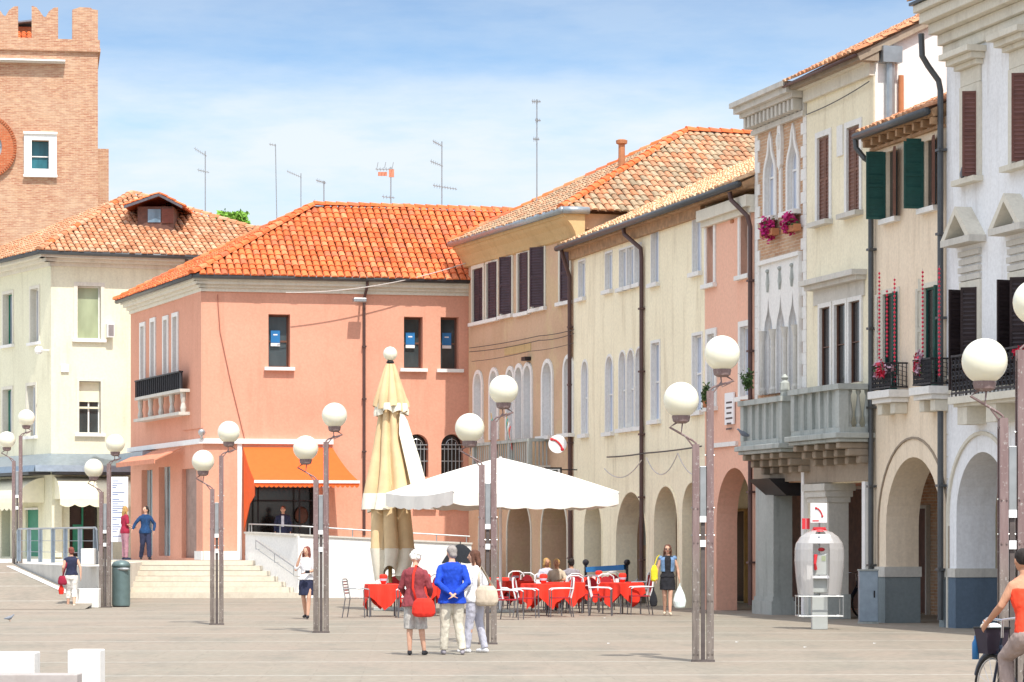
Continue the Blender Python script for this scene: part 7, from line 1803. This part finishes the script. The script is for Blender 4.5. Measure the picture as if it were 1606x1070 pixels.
def people():
    W = V
    # elderly trio ------------------------------------------------
    p = gnd(651, 1028); k = 1.62
    person('elderly woman with white hair in a maroon cardigan, seen from behind', p, R(-8), 1.60, top='c_maroon', sleeve='long', toplen=.80, bottom='shorts', bmat='c_greycheck', hair='curly', hmat='h_white', shoes='c_black', loose=1.15, heavy=1.1, stoop=.35, female=True, voxel=.010,
           arms=[((-.235, .02, 1.12), (-.20, .20, .98)), ((.235, .02, 1.12), (.22, .18, .98))], legs=[((-.09, .01, .48), (-.09, 0, .08)), ((.10, .02, .48), (.14, .06, .08))])
    c = p+W((.14, -.20, .74)); shoulder_bag('handbag', 'bright red handbag hanging at the back of the elderly woman', 'bag', [c+W((-.12, .02, .12)), p+W((-.03, -.17, 1.05)), p+W((-.02, -.16, 1.25)), p+W((.02, -.10, 1.39)), p+W((.06, .06, 1.36))], 'c_red', c, (.36, .17, .29), p)
    p = gnd(709, 1027)
    person('elderly man in a blue shirt and cream trousers holding his hands behind his back', p, R(4), 1.69, top='c_blue', sleeve='long', toplen=.80, bottom='trousers', bmat='c_beige', hair='short', hmat='h_grey', shoes='c_grey', loose=1.12, heavy=1.08, stoop=.2, voxel=.010, turn=20,
           arms=[((-.235, -.10, 1.12), (-.05, -.20, .97)), ((.235, -.10, 1.12), (.05, -.22, .96))], legs=[((-.11, .0, .49), (-.13, .03, .08)), ((.10, .03, .49), (.16, -.04, .08))])
    p = gnd(745, 1024)
    person('brown haired woman in a white blouse and pale jeans listening to the couple', p, R(62), 1.62, top='c_white', sleeve='elbow', toplen=.84, bottom='trousers', bmat='c_lilac', hair='shoulder', hmat='h_brown', shoes='c_white', female=True, voxel=.010, turn=25, skin='skin',
           arms=[((-.22, .02, 1.13), (-.16, .20, .95)), ((.23, -.06, 1.13), (.20, .08, .92))], legs=[((-.08, .06, .50), (-.09, .10, .08)), ((.10, -.03, .49), (.12, -.12, .08))])
    c = p+W((.18, -.14, .90)); shoulder_bag('handbag', 'large beige shoulder bag carried by the woman in white', 'bag', [c+W((-.12, 0, .15)), p+W((.06, -.12, 1.24)), p+W((.09, -.06, 1.36)), c+W((.10, .04, .15))], 'c_sand', c, (.38, .18, .32), p)
    # black umbrella behind them
    u = at(722, 885, 46.8); t = thing('black_umbrella', 'open black umbrella behind the man in the blue shirt', 'umbrella', u)
    m = MB(); n = 8; r = .31; hh = .33; top = W((0, 0, hh)); g = []
    for i in range(7):
        f = i/6; g.append([W((r*f*math.cos(math.tau*j/32)*(1-.03*math.cos(math.tau*j*n/32)*f), .7*r*f*math.sin(math.tau*j/32), hh*math.cos(f*math.pi/2*.94)-.02*abs(math.sin(math.tau*j*n/64))*f)) for j in range(32)])
    m.rings(g[::-1], cap=False); m.build('canopy', 'umbrella_black', t, smooth=True, local=True)
    MB().tube([(0, 0, hh+.04), (0, 0, -.30), (.02, 0, -.34), (.05, 0, -.33)], .008, 6).build('shaft', 'dark_iron', t, local=True)
    # woman on the phone ------------------------------------------------
    p = gnd(481, 971); person('woman in a white top and navy skirt walking while holding a phone to her ear', p, R(172), 1.62, top='c_white', sleeve='short', toplen=.95, bottom='skirt', bmat='c_navy', hair='shoulder', hmat='h_red', shoes='c_black', female=True, skin='skin', turn=-10,
           arms=[((-.22, .08, 1.15), (-.05, .22, 1.10)), ((.25, .06, 1.16), (.13, .13, 1.48))], legs=[((-.07, .10, .50), (-.05, .12, .09)), ((.07, .02, .49), (.06, -.14, .10))])
    c = p+W((.04, -.30, 1.06)); tag(MB().box(c.x-.05, c.x+.05, c.y-.02, c.y+.02, c.z-.035, c.z+.035).build('phone', 'dark_iron', None, bevel=.006), 'small dark object held in the hand of the woman in the navy skirt', 'phone')
    # woman with shopping bags ------------------------------------------
    p = gnd(1047, 966); person('woman in sunglasses, black dress and denim vest carrying shopping bags', p, R(180), 1.66, top='c_black', sleeve='none', toplen=.9, bottom='skirt', bmat='c_black', hair='shoulder', hmat='h_brown', shoes='c_sand', female=True, dress=True,
           arms=[((-.24, -.02, 1.13), (-.27, .04, .90)), ((.24, -.02, 1.13), (.27, .04, .90))], legs=[((-.06, .08, .50), (-.05, .12, .09)), ((.07, .02, .49), (.06, -.12, .10))])
    vest = thing('denim_vest', 'sleeveless blue denim vest worn over the black dress', 'vest', p, R(180)) if False else None
    wp = [o for o in bpy.data.objects if o.get('label', '').startswith('woman in sunglasses')][0]
    m = MB()
    rg = [[((rx+.030)*math.cos(a), (ry+.028)*math.sin(a), z) for a in [R(115+310*j/23) for j in range(24)]] for z, rx, ry in ((1.06, .135, .095), (1.14, .135, .096), (1.24, .145, .106), (1.34, .155, .104), (1.405, .12, .075))]
    for a, b in zip(rg, rg[1:]):
        for j in range(23): m.quad(a[j], a[j+1], b[j+1], b[j])
    m.ball((-.165, 0, 1.38), .06, 8, 6).ball((.165, 0, 1.38), .06, 8, 6); o = m.build('denim_vest', 'c_denim', wp, smooth=True, local=True)
    MB().box(-.066, -.008, .108, .118, 1.585, 1.612).box(.008, .066, .108, .118, 1.585, 1.612).box(-.07, .07, .104, .110, 1.606, 1.612).build('sunglasses', 'eye', wp, local=True)
    def hang(name, lab, c, w, hgt, mat, hp_):
        t = thing(name, lab, 'shopping bag', c, 0, 'bags carried by the woman in the denim vest'); m = MB()
        m.rings([[(w*f*math.cos(math.tau*j/18)*(1+.07*math.sin(j*2.3)), .5*w*f*math.sin(math.tau*j/18), hgt*z) for j in range(18)] for z, f in ((0, .5), (.05, .8), (.3, 1.0), (.6, .78), (.85, .40), (1.0, .16))]); vox(m, 'bag_body', mat, t, .011, 2)
        MB().tube([(0, 0, hgt*.95), (.0, .0, hgt*1.12)], .018, 6).build('handle', mat, t, local=True)
    q = p+W((.27, -.05, 0)); hang('plastic_bag', 'pale plastic shopping bag in the left hand of the woman in denim', p+W((.28, -.06, .18)), .15, .52, 'c_plastic', None)
    hang('black_bag', 'small black bag hanging low on her right side', p+W((-.33, -.04, .22)), .095, .40, 'c_black', None)
    t = thing('yellow_bag', 'yellow bag hanging on the shoulder of the woman in denim', 'bag', p+W((-.31, -.02, .80)), 0); vox(MB().rings([[(.085*f*math.cos(math.tau*j/16), .06*f*math.sin(math.tau*j/16), .38*z) for j in range(16)] for z, f in ((0, .6), (.1, 1), (.7, 1.0), (1, .5))]), 'bag_body', 'c_yellow', t, .011, 2); MB().tube([(0, 0, .36), (.06, .02, .55), (.12, .02, .62)], .012, 6).build('strap', 'c_yellow', t, local=True)
    # woman walking away at the left -------------------------------------
    p = gnd(112, 954); person('woman in a black top and cream trousers walking away towards the ramp', p, R(12), 1.58, top='c_navy', sleeve='none', toplen=.95, bottom='capri', bmat='c_offwhite', hair='short', hmat='h_red', shoes='c_sand', female=True, heavy=1.05, loose=1.1,
           arms=[((-.23, -.05, 1.13), (-.22, .10, .93)), ((.24, -.08, 1.13), (.25, -.12, .90))], legs=[((-.07, .12, .49), (-.09, .10, .08)), ((.08, .02, .50), (.06, -.22, .12))])
    c = p+W((-.22, -.05, .72)); shoulder_bag('handbag', 'dark red handbag of the woman walking towards the ramp', 'bag', [c+W((0, 0, .10)), p+W((-.12, -.10, 1.1)), p+W((-.06, -.08, 1.30))], 'c_crimson', c, (.24, .14, .24), p)
    t = thing('red_bag', 'small bright red bag held low by the woman in cream trousers', 'bag', p+W((-.26, -.02, .36))); vox(MB().rings([[(.08*f*math.cos(math.tau*j/12), .05*f*math.sin(math.tau*j/12), .24*z) for j in range(12)] for z, f in ((0, .7), (.5, 1), (1, .4))]), 'bag_body', 'c_red', t, .011, 2)
    # two people on the terrace --------------------------------------------
    q = at(228, 876, 92.0); q.z = TZ; person('person in a blue jacket and dark trousers walking on the terrace', q, R(200), 1.72, top='c_jacketblue', sleeve='long', toplen=.86, bottom='trousers', bmat='c_navy', hair='tail', hmat='h_dark', shoes='c_black', female=True, loose=1.15, voxel=.014, turn=-55,
           arms=[((-.30, -.02, 1.14), (-.26, .08, .92)), ((.32, .02, 1.17), (.42, .05, .98))], legs=[((-.09, .10, .50), (-.10, .14, .08)), ((.09, .0, .49), (.11, -.14, .09))])
    q = at(196, 877, 92.0); q.z = TZ; person('long haired blonde woman in a crimson top and pink trousers beside the notice board', q, R(-60), 1.72, top='c_crimson', sleeve='short', toplen=.86, bottom='trousers', bmat='c_pink', hair='long', hmat='h_blonde', shoes='c_navy', female=True, voxel=.014, arms=[((-.22, .0, 1.13), (-.14, .22, 1.05)), ((.22, .0, 1.13), (.14, .22, 1.05))])
    # man in the shop
    q = at(444, 845, 91.6); q.z = TZ; person('man in a dark suit and pale shirt standing under the orange awning', q, R(178), 1.72, top='c_navy', sleeve='long', toplen=.84, bottom='trousers', bmat='c_navy', hair='short', hmat='h_brown', loose=1.1, voxel=.014)
    wp = [o for o in bpy.data.objects if o.get('label', '').startswith('man in a dark suit')][0]; MB().box(-.045, .045, .118, .135, 1.05, 1.40).build('shirt_front', 'c_palegrey', wp, local=True, bevel=.01)
    # seated guests ----------------------------------------------------------
    SL = [((-.10, .42, .50), (-.10, .44, .08)), ((.10, .42, .50), (.10, .44, .08))]
    SA = [((-.24, .06, .76), (-.12, .30, .74)), ((.24, .06, .76), (.12, .30, .74))]
    for px, py, rz, top, hm, hr, lab, fem in ((857, 953, 200, 'c_lilac', 'h_blonde', 'shoulder', 'seated blonde woman in a grey lilac top at the cafe', True), (873, 957, 165, 'c_sand', 'h_blonde', 'short', 'seated tanned guest with sunglasses facing the square', True), (896, 955, 20, 'c_grey', 'h_dark', 'short', 'seated dark haired guest in grey with the back to the square', False)):
        q = gnd(px, py); pz = q+W((0, .0, 0)); o = person(lab, pz, R(rz), 1.72, top=top, sleeve='short', toplen=.86, bottom='trousers', bmat='c_navy', hair=hr, hmat=hm, seated=True, legs=SL, arms=SA, female=fem, skin='skin_tan', voxel=.013, loose=1.2)
    for i, (px, py, rz, lab) in enumerate(((857, 953, 20, 'white armchair under the seated blonde woman'), (873, 957, -15, 'white armchair under the tanned guest with sunglasses'), (896, 955, 200, 'white armchair under the seated dark haired guest'))):
        src = [o for o in bpy.data.objects if o.name == 'cafe_chair'][0]; o = copy_tree(src); o.location = gnd(px, py)+W((0, .02, 0)); o.rotation_euler = (0, 0, R(rz)); o['label'] = lab
    # cyclist ------------------------------------------------------------------
    Y = F/165.0; hx = (1618-803)/165.0; rzb = R(90+32)            # heading away to the left
    base = W((hx, Y, 0)); d = W((-math.sin(R(20)), math.cos(R(20)), 0))
    bc = base+d*.22; bike = bicycle('dark bicycle with a black front basket ridden by the woman in orange', bc, R(90+20), True)
    t = thing('basket_load', 'white and yellow bags lying in the basket of the bicycle', 'bag', bc+W((0, 0, 0)), R(110)); vox(MB().ball((.53, -.02, .90), (.10, .09, .08), 12, 8), 'white_bag', 'c_plastic', t, .01, 1); vox(MB().ball((.57, .06, .92), (.06, .05, .06), 10, 8), 'yellow_bag', 'c_sand', t, .01, 1)
    t = thing('bottle', 'blue bottle hanging on the side of the bicycle basket', 'bottle', bc, R(110)); MB().lathe((.68, .10, .62), [(.035, 0), (.035, .16), (.015, .2), (.015, .23)], 12).build('body', 'sign_blue', t, local=True, smooth=True)
    person('woman cyclist in a bright orange top riding away to the left', base-d*.10+W((-.04, 0, 0)), R(20), 1.70, top='c_orange', sleeve='none', toplen=.92, bottom='trousers', bmat='c_taupe', hair='bun', hmat='h_dark', skin='skin_tan', female=True, lean=14, voxel=.009, bareback=True, loose=1.15, heavy=1.2,
           arms=[((-.26, .08, 1.16), (-.28, .34, 1.00)), ((.26, .08, 1.16), (.28, .34, 1.00))], legs=[((-.12, .30, .66), (-.12, .24, .26)), ((.12, .24, .52), (.12, .14, .12))])
    # parked bicycle beyond the kiosk
    q = gnd(1332, 970); bicycle('old bicycle parked behind the telephone booth', q+W((0, .6, 0)), R(40), False)
white_house(); pale_house(); cream_house(); gothic_house(); pink_house(); long_house(); tan_house(); orange_building(); orange_awning(); left_building()
cloth_awning('cream scalloped awning over the shop at the front of the cream building', Lf, 84, 198, 748, 783, 1.2, 'cream awnings of the cream building')
cloth_awning('cream scalloped awning at the left edge on the shaded side of the cream building', Ls, -40, 70, 752, 790, 1.0, 'cream awnings of the cream building')
tower()
back_house('far_house', 'small red tiled roof peeking out behind the left slope of the orange roof', 422, 500, 338, 352, 125, PAL_L)
back_house('low_house', 'low tiled roof visible between the cream building and the orange roof', 360, 440, 346, 362, 128, PAL_L)
back_house('long_far_house', 'far house hidden behind the orange roof carrying the antennas', 470, 640, 332, 345, 132, PAL_L)
tree(366, 345, 118, .55, .3, 'bright green tree top showing above the roofs')
antenna(322, 237, 330, 112.5, 'television antenna with two crossbars on the cream building roof', [(.98, -17, 2, 6, 7), (.66, -12, 6, 2, 5)])
antenna(435, 226, 352, 130, 'tallest bare antenna mast left of the orange roof', [(.99, -10, 1, 1, 3)], lean=-3)
antenna(472, 272, 345, 131, 'antenna with one slanting crossbar just left of the orange ridge', [(.98, -22, 1, 5, 7)])
antenna(508, 284, 335, 99, 'short antenna at the left end of the orange ridge', [(.98, -12, 3, 2, 5), (.3, -16, 2, 4, 5)])
antenna(613, 262, 335, 100, 'antenna with orange and white dish elements above the orange ridge', [(.95, -24, 5, 0, 6), (.35, -14, 6, 1, 4)], mesh=True)
antenna(693, 222, 338, 100, 'antenna with three crossbars above the right half of the orange ridge', [(.97, -14, 1, 4, 6), (.70, -18, 2, 4, 6), (.38, -14, 24, 3, 9)])
antenna(842, 156, 320, 92, 'tall thin antenna rising above the tan roof', [(.98, -8, 6, 0, 5), (.80, -3, 6, 0, 3), (.62, -6, 4, 0, 4)])
cables(); lamps(); open_parasol(); closed_parasol(); cafe(); furniture(); flowers(); people()
